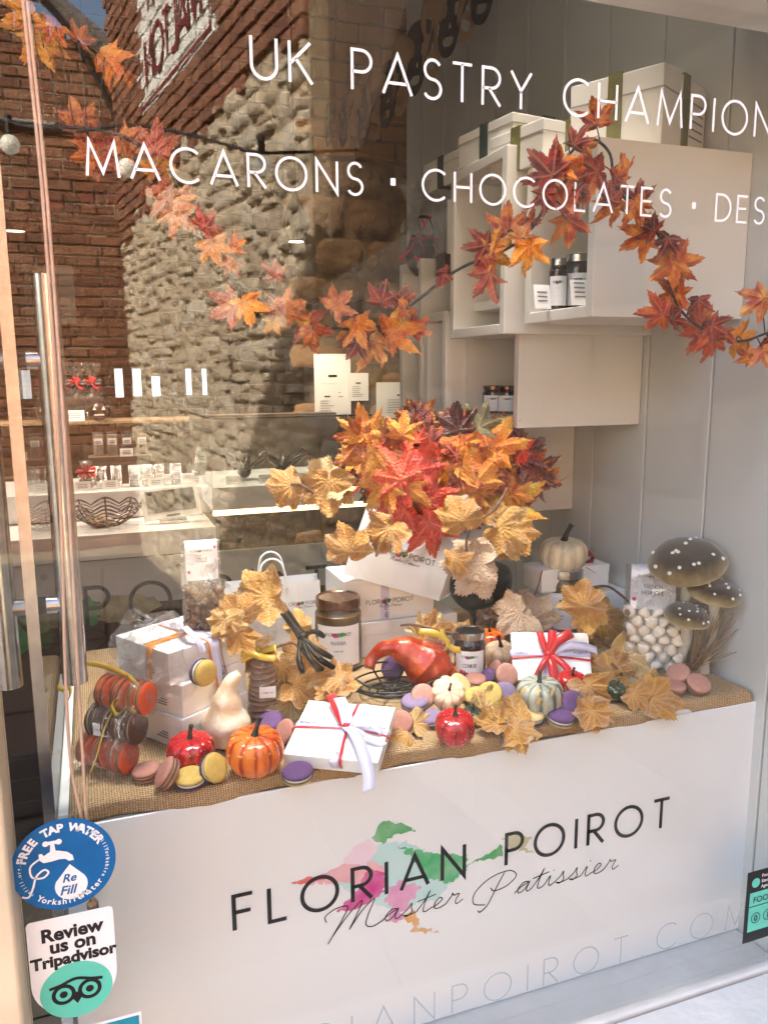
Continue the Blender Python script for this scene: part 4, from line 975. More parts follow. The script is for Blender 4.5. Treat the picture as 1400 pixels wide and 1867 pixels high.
def leaf(parent, me, p, size, nrm, ang, sc_=(1, 1, 1)):
    """leaf centred near p, tip pointing along image angle ang (deg, 0 = right, 90 = up), face normal nrm"""
    n = nrm.normalized(); a = R_(ang); d = RX * math.cos(a) + RY * math.sin(a)
    d = (d - n * d.dot(n)); d = d.normalized() if d.length > .05 else n.orthogonal().normalized()
    x = d.cross(n)
    M = Matrix((x, d, n)).transposed().to_4x4(); s = size / 1.25
    M = Matrix.Translation(p - d * s * .38) @ M @ Matrix.Diagonal((s * sc_[0], s * sc_[1], s * sc_[2], 1))
    o = bpy.data.objects.new('leaf', me); C.link(o); o.parent = parent; o.matrix_local = (Matrix.Translation(parent.location).inverted() @ M)
    return o, M.translation
rl = random.Random(11)
def tocam(p): return (CAM - p).normalized()
def tilt(p, a, b): v = tocam(p); return (v + RX * a + RY * b).normalized()
# ---------------------------------------------------------------- maple garland across the window
gar = thing('maple_leaf_garland', 'string of red and orange maple leaves draped across the upper window', 'garland')
gp = [(-40, 205), (60, 228), (180, 236), (250, 262), (300, 330), (360, 420), (410, 487), (470, 545), (540, 575), (600, 596), (650, 600), (700, 592), (760, 548), (830, 494), (900, 462), (945, 440), (985, 392), (1010, 330), (1045, 272), (1080, 253), (1112, 280), (1120, 335), (1150, 372), (1195, 420), (1216, 470), (1222, 525), (1245, 570), (1290, 605), (1345, 622), (1395, 608), (1440, 590)]
gy = lambda px: .05 + .025 * math.sin(px / 90)
gpts = crom([aty(x, y, gy(x)) for x, y in gp], 5)
MB().tube(gpts, .0019, 6).build('vine', MT['vine'], gar, True)
GL = [  # px, py, size px, tip angle, material, tilt x, tilt y
 (35, 35, 110, 200, 3, .3, .3), (85, 95, 110, 300, 3, -.4, .2), (95, 60, 70, 250, 1, .4, .1), (150, 60, 60, 60, 3, .1, .4), (205, 120, 100, 310, 1, .6, .3), (218, 140, 60, 240, 3, .2, -.4),
 (140, 200, 90, 110, 2, .1, .2), (190, 270, 120, 20, 2, .1, -.2), (150, 285, 80, 200, 3, .2, .3), (240, 265, 90, 330, 2, .3, .1), (285, 250, 90, 80, 2, .2, .2), (290, 310, 80, 280, 3, .5, .1),
 (300, 370, 100, 230, 2, .5, 0), (330, 400, 90, 310, 2, .3, .2), (385, 400, 80, 50, 2, .4, -.2), (390, 460, 80, 290, 3, .2, .2), (430, 445, 50, 20, 0, .6, .3), (345, 355, 50, 60, 2, .4, .1),
 (500, 490, 60, 80, 2, .6, .1), (410, 565, 90, 210, 2, .2, .2), (450, 570, 90, 290, 3, .3, .1), (495, 560, 70, 250, 2, .4, .4), (535, 560, 80, 30, 0, .2, .5), (505, 595, 60, 290, 3, .3, .2),
 (575, 600, 100, 340, 1, .2, .7), (568, 615, 60, 255, 1, .9, .1), (620, 548, 80, 40, 2, .15, .2), (700, 533, 76, 78, 0, .15, -.1), (733, 540, 66, 75, 0, .7, .1), (655, 605, 90, 290, 1, .5, .2),
 (645, 635, 70, 240, 0, .3, .3), (690, 640, 90, 300, 2, .7, .1), (735, 600, 110, 15, 1, .2, .1), (765, 590, 70, 40, 2, .3, .3), (710, 625, 70, 320, 3, .4, .2),
 (925, 400, 90, 95, 0, .3, .1), (870, 450, 80, 190, 0, .2, .3), (915, 455, 90, 30, 1, .3, .5), (885, 515, 100, 235, 2, .9, .1), (960, 420, 70, 60, 2, .3, .2), (965, 470, 95, 280, 1, .6, .1),
 (990, 300, 115, 135, 0, .1, .1), (1030, 298, 80, 30, 0, .3, .2), (1065, 320, 110, 200, 0, .2, -.3), (1030, 350, 100, 60, 2, .5, .2), (1035, 420, 90, 275, 0, .45, .1), (1085, 205, 80, 95, 0, .15, .1),
 (1050, 355, 60, 280, 0, .2, .5), (1135, 318, 56, 20, 0, .4, .3), (1115, 350, 60, 90, 0, .3, .1), (1118, 385, 84, 270, 1, .7, .1), (1163, 350, 70, 80, 0, .3, .1), (1165, 385, 80, 290, 1, .4, .2), (1160, 440, 90, 215, 1, .2, .1), (1178, 405, 56, 60, 3, .3, .4),
 (1210, 490, 90, 215, 1, .3, .1), (1250, 478, 90, 20, 1, .15, -.1), (1240, 455, 70, 60, 3, .4, .3), (1215, 540, 90, 190, 1, .3, .2), (1240, 545, 66, 330, 3, .2, .3), (1188, 572, 90, 185, 1, .2, .85),
 (1268, 580, 80, 110, 1, .3, .1), (1275, 620, 90, 240, 1, .5, .1), (1300, 630, 80, 280, 1, .7, .1), (1310, 600, 70, 330, 0, .4, .3), (1375, 555, 84, 215, 2, .1, .1), (1360, 620, 80, 20, 1, .3, .4), (1395, 650, 60, 290, 2, .4, .1)]
rg = random.Random(77)
for q in range(3, len(gp) - 1):
    (ga, gb_), (gc_, gd) = gp[q], gp[q + 1]
    t = rg.uniform(.2, .8); GL.append((ga + (gc_ - ga) * t + rg.uniform(-16, 16), gb_ + (gd - gb_) * t + rg.uniform(-22, 30), rg.choice((52, 60, 68)), rg.uniform(0, 360), rg.choice((0, 1, 1, 2, 3)) if ga < 800 else rg.choice((0, 1, 0)), rg.uniform(.2, .8), rg.uniform(0, .6)))
for px, py, s, a, mi, tx, ty in GL:
    y = gy(px) + rl.uniform(-.03, .015); p = aty(px, py, y)
    o, base = leaf(gar, maple[mi][rl.randrange(4)], p, siz(s, p) * .75, tilt(p, tx * rl.choice((-1, 1)), ty * rl.choice((-.6, 1))), a, (1, 1, rl.uniform(.8, 1.8)))
    near = min(gpts, key=lambda q: (q - base).length)
    if (near - base).length < .12:
        mid = (near + base) / 2 + Vector((0, .004, .008)); MB().tube(crom([near, mid, base], 4), .0009, 5).build('stalk', MT['vine'], gar)
# ================================================================ macarons
SH = dict(pink=(.52, .24, .18), lilac=(.27, .19, .31), purple=(.14, .065, .18), yellow=(.66, .46, .12), cream=(.68, .52, .24), orange=(.85, .26, .05), red=(.66, .09, .02), brown=(.085, .03, .016), rose=(.58, .29, .22))
def shellmat(c): return col('macaron_' + c, SH[c], rough=.6, var=.08, scale=2.5, bump=.25, bscale=9, spec=.3)
def frillmat(c): return col('frill_' + c, tuple(min(.9, x * .85 + .10) for x in SH[c]), rough=.85, var=.3, scale=22, bump=1, bscale=26)
shell_v = {}
def macaron_parts(top, bot, fill='white'):
    key = (top, bot, fill)
    if key in shell_v: return shell_v[key]
    R0 = 1.0; out = []
    def dome(sgn):
        prof = [(0, .60), (.35, .595), (.6, .57), (.78, .52), (.90, .43), (.965, .32), (.97, .235)]
        P = crom([(a, b, 0) for a, b in prof], 3)
        return MB().lathe([(max(p.x, 1e-4), p.y * sgn) for p in P], 36)
    def frill(sgn, sd_):
        mb = MB(); n = 72
        def fn(u, v):
            th = 2 * PI * u; zz = .24 - .12 * v
            r = .955 + .045 * math.sin(v * PI) + .03 * noise.noise(Vector((math.cos(th) * 14, math.sin(th) * 14, v * 5 + sd_)))
            return (r * math.cos(th), r * math.sin(th), zz * sgn)
        mb.grid(fn, n, 4); return mb
    fc = col('filling_' + fill, {'white': (.82, .79, .74), 'dark': (.10, .035, .06), 'caramel': (.5, .28, .12)}[fill], rough=.6)
    out = [('top_shell', dome(1).mesh('top_shell', shellmat(top), True)), ('top_frill', frill(1, 1).mesh('top_frill', frillmat(top))),
           ('bottom_shell', dome(-1).mesh('bottom_shell', shellmat(bot), True)), ('bottom_frill', frill(-1, 9).mesh('bottom_frill', frillmat(bot))),
           ('filling', MB().lathe([(.5, .125), (.9, .125), (.93, .06), (.925, -.06), (.9, -.125), (.5, -.125)], 36).mesh('filling', fc, True))]
    shell_v[key] = out; return out
def macaron(lbl, px, py, wpx, n, top, bot=None, fill='white', z=None, parent=None, y=None, thick=.76, dz=0):
    bot = bot or top; n = n.normalized()
    zz = T + .010 if z is None else z
    p = aty(px, py, y) if y is not None else atz(px, py, zz)
    r = siz(wpx, p) / 2
    if parent is None:
        o = thing('macaron', lbl, 'macaron', p, group='loose macarons scattered on the burlap')
    else:
        o = bpy.data.objects.new('macaron', None); C.link(o); o.parent = parent; o.location = p - Vector(parent.location)
    o.rotation_mode = 'QUATERNION'; o.rotation_quaternion = n.to_track_quat('Z', 'Y'); o.scale = (r, r, r * thick)
    for nm, me in macaron_parts(top, bot, fill): hole(o, nm, me)
    return o
fl_ = V3(0, 0, 1)
MAC = [
 ('dusty pink macaron lying flat at the front left corner of the display', 267, 1408, 52, V3(-.1, .1, 1), 'pink', 'pink', 'caramel', None),
 ('dusty pink macaron standing on edge beside the flat pink one', 305, 1410, 60, V3(-.75, .25, .55), 'pink', 'pink', 'caramel', T + .021),
 ('yellow topped macaron with purple base lying flat before the red pumpkin', 347, 1420, 59, V3(0, .12, 1), 'yellow', 'purple', 'white', None),
 ('yellow and purple macaron leaning on edge left of the orange pumpkin', 389, 1401, 56, V3(.75, .45, .45), 'yellow', 'purple', 'white', T + .02),
 ('purple macaron with cream base in front of the red ribboned gift box', 543, 1411, 58, V3(-.05, .12, 1), 'purple', 'cream', 'white', None),
 ('purple macaron behind the striped orange pumpkin', 492, 1320, 54, V3(-.2, .3, .9), 'purple', 'purple', 'white', T + .012),
 ('pink macaron tucked against the left edge of the gift box', 522, 1335, 48, V3(-.6, .5, .5), 'pink', 'pink', 'caramel', T + .018),
 ('lilac macaron with cream base resting in a golden leaf behind the gift box', 607, 1258, 52, V3(-.1, .2, 1), 'lilac', 'cream', 'white', T + .022),
 ('dusty pink macaron facing the glass right of the gift box', 731, 1318, 46, V3(-.15, .75, .6), 'pink', 'pink', 'caramel', T + .017),
 ('pink macaron standing behind the purple and cream one', 771, 1270, 46, V3(.1, .8, .55), 'rose', 'pink', 'caramel', T + .03),
 ('lilac topped macaron with cream base leaning on the pink one', 757, 1282, 52, V3(-.1, .2, 1), 'lilac', 'cream', 'white', T + .022),
 ('lilac macaron lying flat left of the small red pumpkin', 788, 1310, 42, V3(-.2, .25, .95), 'lilac', 'lilac', 'white', T + .012),
 ('dark purple macaron behind the neck of the orange gourd', 716, 1218, 44, V3(-.4, .7, .5), 'purple', 'brown', 'dark', T + .02),
 ('yellow macaron on edge behind the small cream pumpkin', 838, 1248, 44, V3(.55, .35, .75), 'cream', 'yellow', 'dark', T + .025),
 ('pink macaron lying flat before the small jam jar', 867, 1241, 40, V3(0, .2, 1), 'pink', 'lilac', 'white', T + .014),
 ('yellow and purple macaron between the cream pumpkin and the yellow disc', 866, 1270, 42, V3(-.3, .3, .9), 'yellow', 'purple', 'white', T + .014),
 ('yellow macaron half hidden behind the lilac one', 893, 1268, 50, V3(-.35, .7, .55), 'yellow', 'yellow', 'white', T + .022),
 ('lilac macaron facing the glass left of the grey green pumpkin', 919, 1268, 50, V3(-.1, .85, .5), 'lilac', 'lilac', 'white', T + .022),
 ('pink macaron facing the glass above the lilac one', 922, 1231, 44, V3(.25, .85, .45), 'rose', 'pink', 'dark', T + .024),
 ('pink macaron seen edge on behind the facing pink one', 905, 1222, 38, V3(-.85, .3, .4), 'pink', 'pink', 'dark', T + .026),
 ('small purple macaron right of the jam jar', 892, 1232, 28, V3(-.3, .6, .6), 'purple', 'purple', 'dark', T + .02),
 ('yellow macaron lying flat below the grey green pumpkin', 967, 1307, 50, V3(.05, .15, 1), 'cream', 'purple', 'white', None),
 ('purple macaron with cream base in front of the other purple one', 1023, 1308, 53, V3(.08, .15, 1), 'purple', 'cream', 'white', None),
 ('purple macaron standing behind the flat purple and cream one', 1043, 1284, 50, V3(.35, .7, .6), 'purple', 'yellow', 'white', T + .022),
 ('purple and yellow macaron leaning left of the pumpkin topped jar', 978, 1130, 44, V3(-.35, .75, .5), 'purple', 'cream', 'white', T + .03),
 ('purple macaron peeping over the top edge of the upright gift box', 990, 1148, 40, V3(.1, .1, 1), 'lilac', 'orange', 'white', T + .02),
 ('pink macaron leaning on the smallest mushroom stem', 1237, 1229, 44, V3(-.45, .35, .8), 'rose', 'pink', 'caramel', T + .024),
 ('pink macaron lying flat below the mushrooms', 1229, 1254, 43, V3(0, .15, 1), 'rose', 'pink', 'caramel', None),
 ('pink macaron at the right end of the burlap leaning on the flat one', 1272, 1248, 46, V3(.15, .5, .85), 'rose', 'pink', 'caramel', T + .014)]
for l, px, py, w_, n, a, b, f, z in MAC: macaron(l, px, py, w_, n, a, b, f, z)
# ================================================================ pumpkins and gourds
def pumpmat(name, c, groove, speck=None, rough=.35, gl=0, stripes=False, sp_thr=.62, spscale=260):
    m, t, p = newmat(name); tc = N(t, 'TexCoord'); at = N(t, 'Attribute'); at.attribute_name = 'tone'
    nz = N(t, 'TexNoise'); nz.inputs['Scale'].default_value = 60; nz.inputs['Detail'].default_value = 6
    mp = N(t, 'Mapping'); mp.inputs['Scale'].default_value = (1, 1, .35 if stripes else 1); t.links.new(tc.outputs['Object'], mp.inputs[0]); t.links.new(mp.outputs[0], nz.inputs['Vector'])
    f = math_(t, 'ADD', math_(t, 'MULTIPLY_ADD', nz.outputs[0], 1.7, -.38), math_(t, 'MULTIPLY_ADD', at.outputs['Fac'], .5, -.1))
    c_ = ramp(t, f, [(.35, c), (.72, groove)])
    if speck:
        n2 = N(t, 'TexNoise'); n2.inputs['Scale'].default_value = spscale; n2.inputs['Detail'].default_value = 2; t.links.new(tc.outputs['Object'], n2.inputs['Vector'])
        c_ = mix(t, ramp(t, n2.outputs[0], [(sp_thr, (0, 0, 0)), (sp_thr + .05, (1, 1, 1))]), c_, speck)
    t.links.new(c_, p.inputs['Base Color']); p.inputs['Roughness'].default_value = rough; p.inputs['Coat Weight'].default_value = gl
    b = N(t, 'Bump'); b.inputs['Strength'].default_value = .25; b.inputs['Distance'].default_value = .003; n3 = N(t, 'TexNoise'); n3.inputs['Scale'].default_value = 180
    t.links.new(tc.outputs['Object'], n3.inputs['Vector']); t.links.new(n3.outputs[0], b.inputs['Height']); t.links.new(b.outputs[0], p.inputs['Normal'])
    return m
PM = dict(orange=pumpmat('pumpkin_orange', (.82, .20, .02), (.42, .035, .005), (.85, .45, .14), .32, .3, True, .63, 130),
          red=pumpmat('pumpkin_glitter_red', (.52, .008, .010), (.30, .004, .006), (.9, .45, .42), .22, .6, False, .655, 330),
          cream=pumpmat('pumpkin_cream', (.86, .72, .50), (.62, .55, .38), (.8, .6, .35), .5, 0, True, .7, 90),
          peach=pumpmat('pumpkin_peach', (.84, .62, .42), (.74, .42, .24), (.55, .32, .14), .42, .1, False, .68, 120),
          grey=pumpmat('pumpkin_grey_green', (.46, .47, .38), (.10, .12, .09), (.66, .38, .12), .45, 0, True, .60, 75),
          green=pumpmat('pumpkin_dark_green', (.03, .05, .025), (.015, .025, .012), (.4, .42, .2), .3, .3, False, .64, 160),
          gourdo=pumpmat('gourd_orange', (.70, .12, .015), (.42, .03, .005), (.95, .7, .5), .28, .5, False, .70, 300),
          gourdw=pumpmat('gourd_cream', (.86, .77, .62), (.74, .56, .36), None, .5, 0))
stemM = col('dark_stem', (.035, .03, .022), rough=.4, var=.3, scale=90)
def pumpkin(lbl, px, py, wpx, hr, key, n=UP, ribs=9, stem=.35, lean=(.2, 0), zc=None, depth=.10, name='pumpkin'):
    z0 = T if zc is None else zc
    p = atz(px, py, z0 + .02); r = siz(wpx, p) / 2; h = r * 2 * hr
    p = atz(px, py, z0 + h / 2)
    if n != UP: n = n.normalized()
    o = thing(name, lbl, 'pumpkin', p)
    o.rotation_mode = 'QUATERNION'; o.rotation_quaternion = n.to_track_quat('Z', 'Y')
    mb = MB()
    def prof(v):
        ph = PI * v; return math.sin(ph) ** .72, -math.cos(ph)
    def fn(u, v):
        a, z = prof(v); g_ = abs(math.sin(u * ribs * PI)) ; k = 1 - depth * (1 - g_ ** .7) * (.35 + .65 * a)
        zz = z * h / 2
        if z > .5: zz -= (z - .5) ** 1.5 * h * .38
        k *= 1 + .02 * noise.noise(Vector((u * 9, v * 4, px)))
        return (r * a * k * math.cos(2 * PI * u), r * a * k * math.sin(2 * PI * u), zz)
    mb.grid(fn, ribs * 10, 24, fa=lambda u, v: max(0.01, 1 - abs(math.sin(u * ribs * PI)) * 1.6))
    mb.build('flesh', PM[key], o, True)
    s = r * stem; zt = h / 2 - h * .12
    MB().tube(crom([(0, 0, zt - r * .05), (s * lean[0] * .3, s * lean[1] * .3, zt + s * .5), (s * lean[0], s * lean[1], zt + s * 1.3)], 4), [s * .38, s * .3, s * .26, s * .23, s * .2, s * .2, s * .2, s * .22, s * .24], 7).build('stem', stemM, o)
    return o
pumpkin('glossy orange pumpkin with red streaks and black stem beside the white gift box', 465, 1368, 103, .84, 'orange', V3(.05, .15, 1), 11, .42, (.5, .3))
pumpkin('glittery dark red pumpkin in front of the white box stack', 348, 1368, 88, .78, 'red', V3(0, .12, 1), 10, .42, (.2, .1))
pumpkin('small bright red glitter pumpkin at the front centre of the burlap', 829, 1325, 73, .92, 'red', V3(0, .25, 1), 8, .42, (.0, .1))
pumpkin('small peach pumpkin tilted to the window above the bright red one', 817, 1264, 64, .8, 'peach', V3(.05, .75, .7), 9, .3, (.2, .6), T + .012)
pumpkin('grey green speckled pumpkin in front of the upright gift box', 983, 1268, 85, .86, 'grey', V3(-.05, .12, 1), 10, .38, (.1, 0))
pumpkin('small orange striped pumpkin behind the peach one', 816, 1226, 40, .85, 'orange', V3(-.2, .3, .9), 8, .4, (-.3, 0))
pumpkin('orange pumpkin half hidden behind the small jam jar', 894, 1168, 52, .95, 'orange', V3(-.1, .1, 1), 8, .4, (-.3, 0), T + .01)
pumpkin('peach pumpkin behind the jam jar with a long curved stem', 912, 1192, 58, .8, 'peach', V3(.0, .3, .95), 8, .5, (-.4, .2))
pumpkin('dark green mottled pumpkin under the golden leaves at the right', 1122, 1260, 42, .9, 'green', V3(.1, .3, 1), 7, .4)
pumpkin('tiny dark green pumpkin behind the bright red glitter one', 861, 1304, 40, .9, 'green', V3(.2, .2, 1), 7, .6, (-.6, .2))
pumpkin('red glitter pumpkin half hidden under the red bow of the upright gift box', 1042, 1245, 56, .8, 'red', V3(.0, .2, 1), 8, .4)
def gourd(lbl, pts, radii, key, z0, name='gourd', facing=None):
    P = crom([(*q,) for q in pts], 6); n = len(P); o = thing(name, lbl, 'gourd', P[0])
    rr = []
    for i in range(n):
        t = i / (n - 1) * (len(radii) - 1); k = min(int(t), len(radii) - 2); f = t - k; f = f * f * (3 - 2 * f); rr.append(radii[k] * (1 - f) + radii[k + 1] * f)
    mb = MB(); mb.tube([p - P[0] for p in P], rr, 28)
    mb.v = [tuple(Vector(v) * (1 + .02 * noise.noise(Vector(v) * 30))) for v in mb.v]; mb.a = [max(0.01, .5 + noise.noise(Vector(v) * 40)) for v in mb.v]
    mb.build('flesh', PM[key], o, True); return o
b0 = atz(412, 1318, T + .032); rr_ = siz(46, b0)
gourd('pale cream bottle gourd with a bent neck left of the cookie bag', [b0 + V3(0, 0, -1) * rr_ * .95, b0 + V3(0, 0, -1) * rr_ * .7, b0, b0 + V3(.08, 0, 1) * rr_ * .8, b0 + V3(.12, 0, 1) * rr_ * 1.6, b0 + V3(.3, -.1, 1) * rr_ * 2.05], [rr_ * .1, rr_ * .8, rr_ * .98, rr_ * .60, rr_ * .30, rr_ * .20], 'gourdw', T)
b0 = atz(778, 1212, T + .035); rr_ = siz(46, b0)
gourd('orange glossy gourd with a long curled neck right of the rum baba jar', [b0 + V3(.55, .35, -.6) * rr_ * .9, b0 + V3(.4, .25, -.4) * rr_ * .6, b0, b0 + V3(-.8, 0, .55) * rr_ * 1.0, b0 + V3(-1, 0, .45) * rr_ * 1.75, b0 + V3(-1, 0, .15) * rr_ * 2.2, b0 + V3(-1, .1, -.02) * rr_ * 2.3], [rr_ * .1, rr_ * .78, rr_ * .98, rr_ * .6, rr_ * .3, rr_ * .24, rr_ * .22], 'gourdo', T)
# ================================================================ boxes, ribbons, bags and jars on the burlap
def ribbon3(mb, pts, side, wd, M=None, th=.0):
    P = [Vector(p) for p in pts]; n = len(P); vs = []
    for i, p in enumerate(P):
        s = (side[i] if isinstance(side, list) else side).normalized() * wd / 2; vs += [p + s, p - s]
    mb.add(vs, [(2 * i, 2 * i + 1, 2 * i + 3, 2 * i + 2) for i in range(n - 1)], M)
def ribbon_obj(name, pts, side, wd, mat, parent, k=6):
    P = crom(pts, k); mb = MB()
    if isinstance(side, list):
        S = crom([tuple(s) for s in side], k)
    else: S = side
    ribbon3(mb, P, S, wd); o = mb.build(name, mat, parent, True)
    s = o.modifiers.new('t', 'SOLIDIFY'); s.thickness = .0004; return o
def whitebox(lbl, p0, u, v, w_, d_, h_, name='white_box', lid=True, group='white cake boxes in the display', nrm=None, mat='card', bev=.0012, cat='box'):
    """p0 near lower corner, u width direction, v depth direction"""
    u = u.normalized(); n = (nrm or UP).normalized(); v = (v - u * v.dot(u)).normalized() if nrm is None else n.cross(u)
    o = thing(name, lbl, cat, p0, group=group)
    M3 = Matrix((u, v, n)).transposed(); o.rotation_euler = M3.to_euler()
    MB().box(0, w_, 0, d_, 0, h_).build('box', MT[mat], o, bevel=bev)
    if lid:
        MB().box(-.0008, w_ + .0008, -.0008, d_ + .0008, h_ * .64, h_ + .0008).build('lid', MT[mat], o, bevel=bev)
    return o
def logo(parent, M, width, dark='ink', splashes=True, script=True):
    h = width * .085
    lettering('FLORIAN POIROT', M, h, width, h * .13, MT[dark], parent, name='logo_lettering', each=False, space=.5)
    if splashes:
        mb = MB(); blotch(mb, (width * .38, h * .4), width * .055, h * .5, 3, M, 18, c3=-.00006); mb.build('colour_splash', col('p_magenta', (.62, .015, .25)), parent)
        mb = MB(); blotch(mb, (width * .48, h * .6), width * .06, h * .45, 6, M, 18, c3=-.00008); mb.build('colour_splash', col('p_green', (.03, .36, .08)), parent)
    if script: script_text('Master Patissier', M @ Matrix.Translation((width * .26, -h * .95, 0)), h * .28, h * .05, MT[dark], parent, width * .5)
# --- stack of three white boxes at the left
c0 = atz(335, 1372, T + .001); cr = atz(446, 1318, T + .001); u_ = (cr - c0); u_.z = 0; u_.normalize(); v_ = UP.cross(u_)
bh_ = .047
s1 = whitebox('lowest white cake box of the stack of three behind the dark red pumpkin', c0 - u_ * .0, u_, v_, .125, .125, bh_)
c1 = c0 + u_ * .004 + v_ * .002 + UP * (bh_ + .0015)
s2 = whitebox('middle white cake box of the stack of three at the left', c1, (u_ + v_ * .04), v_, .125, .125, bh_)
c2 = c1 + UP * (bh_ + .0015) - u_ * .012 + v_ * .01
s3 = whitebox('topmost white cake box of the left stack with an orange edged ribbon', c2, (u_ - v_ * .05), v_, .13, .125, bh_)
for s_ in (s1, s2, s3):
    for k in range(3): MB().box(-.0018, -.0012, .03, .055 - .006 * k, .012 + .004 * k, .0135 + .004 * k).build('print_line', MT['greyink'], s_)
# ribbon over top box and hanging down the right face of the stack
rw = .017
for wd, mt, dz in ((.022, 'orange_rib', .0005), (.017, 'lilac_rib', .0012)):
    ribbon_obj('ribbon', [(.075, .115, bh_ + .0015 + dz), (.075, .06, bh_ + .003 + dz), (.075, .01, bh_ + .0015 + dz), (.076, -.0035 - dz, bh_ - .003), (.078, -.006 - dz, .02), (.083, -.010 - dz, -.012), (.088, -.012 - dz, -.045)], Vector((1, 0, 0)), wd, MT[mt], s3)
lettering('FLORIAN POIROT', frame((.0835, -.0142, -.042), (.05, 0, 1), (-1, 0, .05), (0, -1, 0)) , .005, .052, .0007, MT['ink'], s3, name='ribbon_lettering', each=False)
ribbon_obj('ribbon', [(.0, .05, bh_ + .002), (.04, .05, bh_ + .0025), (.13, .05, bh_ + .002)], Vector((0, 1, 0)), .016, MT['orange_rib'], s3)
ribbon_obj('ribbon', [(.005, .04, bh_ + .002), (-.003, .04, bh_ - .004), (-.004, .043, .002)], Vector((0, 1, 0)), .015, MT['orange_rib'], s3)
ribbon_obj('ribbon_curl', [(.06, .05, bh_ + .004), (.05, .03, bh_ + .02), (.045, .01, bh_ + .018), (.05, -.004, bh_ + .004), (.052, -.008, bh_ - .012)], Vector((1, .2, 0)), .013, MT['lilac_rib'], s3)
# crumpled cellophane over the top box
def cello_blob(o, fn, nu, nv, mat='cello', name='cellophane'):
    return MB().grid(fn, nu, nv).build(name, MT[mat], o, False)
def crumple(p, k, s, seed):
    return Vector((noise.noise(Vector(p) * k + Vector((seed, 0, 0))), noise.noise(Vector(p) * k + Vector((0, seed, 5))), noise.noise(Vector(p) * k + Vector((3, 3, seed))))) * s
ce = thing('cellophane_bag', 'clear crumpled cellophane wrap standing up over the left of the box stack', 'wrapping', c2 + u_ * .02 + v_ * .03)
def cf(u, v):
    a = 2 * PI * u; h = v
    r = .050 * (1 - .25 * h) * (1 + .25 * math.sin(3 * a)) if h < .85 else .035
    p = u_ * (r * math.cos(a) * 1.1 - .02) + v_ * (r * math.sin(a)) + UP * (-.01 + h * .105)
    return p + crumple(p, 38, .016, 4)
cello_blob(ce, cf, 26, 12)
# --- nut bags with folded cards
def nut_bag(lbl, px, pyb, wpx, hpx, z0, kind, card_lines, tw=.0, cardfrac=.42, name='nut_bag', y=None):
    b = atz(px, pyb, z0) if y is None else aty(px, pyb, y); W_ = siz(wpx, b); H_ = siz(hpx, b) * 1.05
    o = thing(name, lbl, 'sweet bag', (b.x, b.y, b.z)); f = tocam(b); yaw = math.atan2(f.x, -f.y) + tw; o.rotation_euler = (0, 0, yaw)
    D = W_ * .32
    def fn(u, v):
        a = 2 * PI * u; k = 1 - v ** 2.5; sx_ = (W_ / 2) * (1 - .05 * v); sy = D * (.15 + .85 * k) * .5
        ca, sa = math.cos(a), math.sin(a); e = .45
        x = sx_ * math.copysign(abs(ca) ** e, ca); y = sy * math.copysign(abs(sa) ** e, sa); p = Vector((x, y, v * H_ * .98))
        return p + crumple(p, 60, .004, px)
    cello_blob(o, fn, 28, 14, 'cello')
    r = random.Random(px)
    if kind == 'nuts':
        mb = MB(); q = 0
        rr = .0052
        for layer in range(40):
            for t in range(9):
                x, y, z = r.uniform(-W_ * .44, W_ * .44), r.uniform(-D * .4, D * .4), rr + (layer / 40) * H_ * .46
                mb.ball((x, y, z), rr * r.uniform(.8, 1.15), 7)
        tag(mb.build('nuts', MT['nuts'], o, True), kind='stuff')
    else:
        k = 0
        for row in range(7):
            for c in range(4):
                for d in range(2):
                    x = (-.36 + .24 * c + (.1 if row % 2 else 0)) * W_ + r.uniform(-.002, .002); z = .012 + row * H_ * .083; y = (-.24 if d == 0 else .14) * D
                    R0 = W_ * .125 * r.uniform(.9, 1.12); mb = MB()
                    mb.lathe([(R0 * .5, -R0 * .6), (R0 * .95, -R0 * .45), (R0, -.05 * R0), (R0 * .8, R0 * .4), (R0 * .45, R0 * .75), (R0 * .12, R0 * 1.1), (.0001, R0 * 1.2)], 12)
                    mm = mb.build('meringue', MT['mering'], o, True, loc=(x, y, z)); mm.rotation_euler = (r.uniform(-1.5, 1.2), r.uniform(-.9, .9), r.uniform(0, 6))
    # folded card over the top
    cw, ch, t0_ = W_ * .76, H_ * cardfrac, H_ * .99
    def cardf(u, v):
        x = (u - .5) * cw; L = v * 2 * ch
        if v < .5: return (x, -(.0015 + D * .28 * (1 - v * 2) ** 1.2) - .001, t0_ - ch * (1 - v * 2))
        return (x, (.0015 + D * .28 * (v * 2 - 1) ** 1.2) + .001, t0_ - ch * (v * 2 - 1))
    MB().grid(cardf, 1, 16).build('folded_card', MT['label'], o, True)
    Mk = frame((-cw / 2, -(D * .28 * .62) - .0035, t0_ - ch), (1, 0, 0), Vector((0, D * .28, ch)), Vector((0, -ch, D * .28)))
    logo(o, Mk @ Matrix.Translation((cw * .16, ch * .72, .0022)), cw * .68, script=False)
    for i, (s, hh, ww) in enumerate(card_lines):
        lettering(s, Mk @ Matrix.Translation((cw * (.5 - ww / 2), ch * (.47 - i * .14), .0022)), ch * hh, cw * ww, ch * .014, MT['greyink'], o, name='card_lettering', each=False)
    for (fx, fz) in ((.92, .82), (.08, .22)):
        mb = MB(); blotch(mb, (cw * fx, ch * fz), cw * .045, ch * .045, 2, Mk @ Matrix.Translation((0, 0, .0022)), 10); mb.build('pink_mark', col('p_magenta2', (.62, .03, .2)), o)
    return o
zt3 = c2.z + bh_ + .001
nb = c2 + u_ * .075 + v_ * .075
nut_bag('tall clear bag of sugared hazelnuts with white card on the left box stack', 373, 1148, 74, 160, zt3, 'nuts', [('DELICE', .09, .34)], .12)
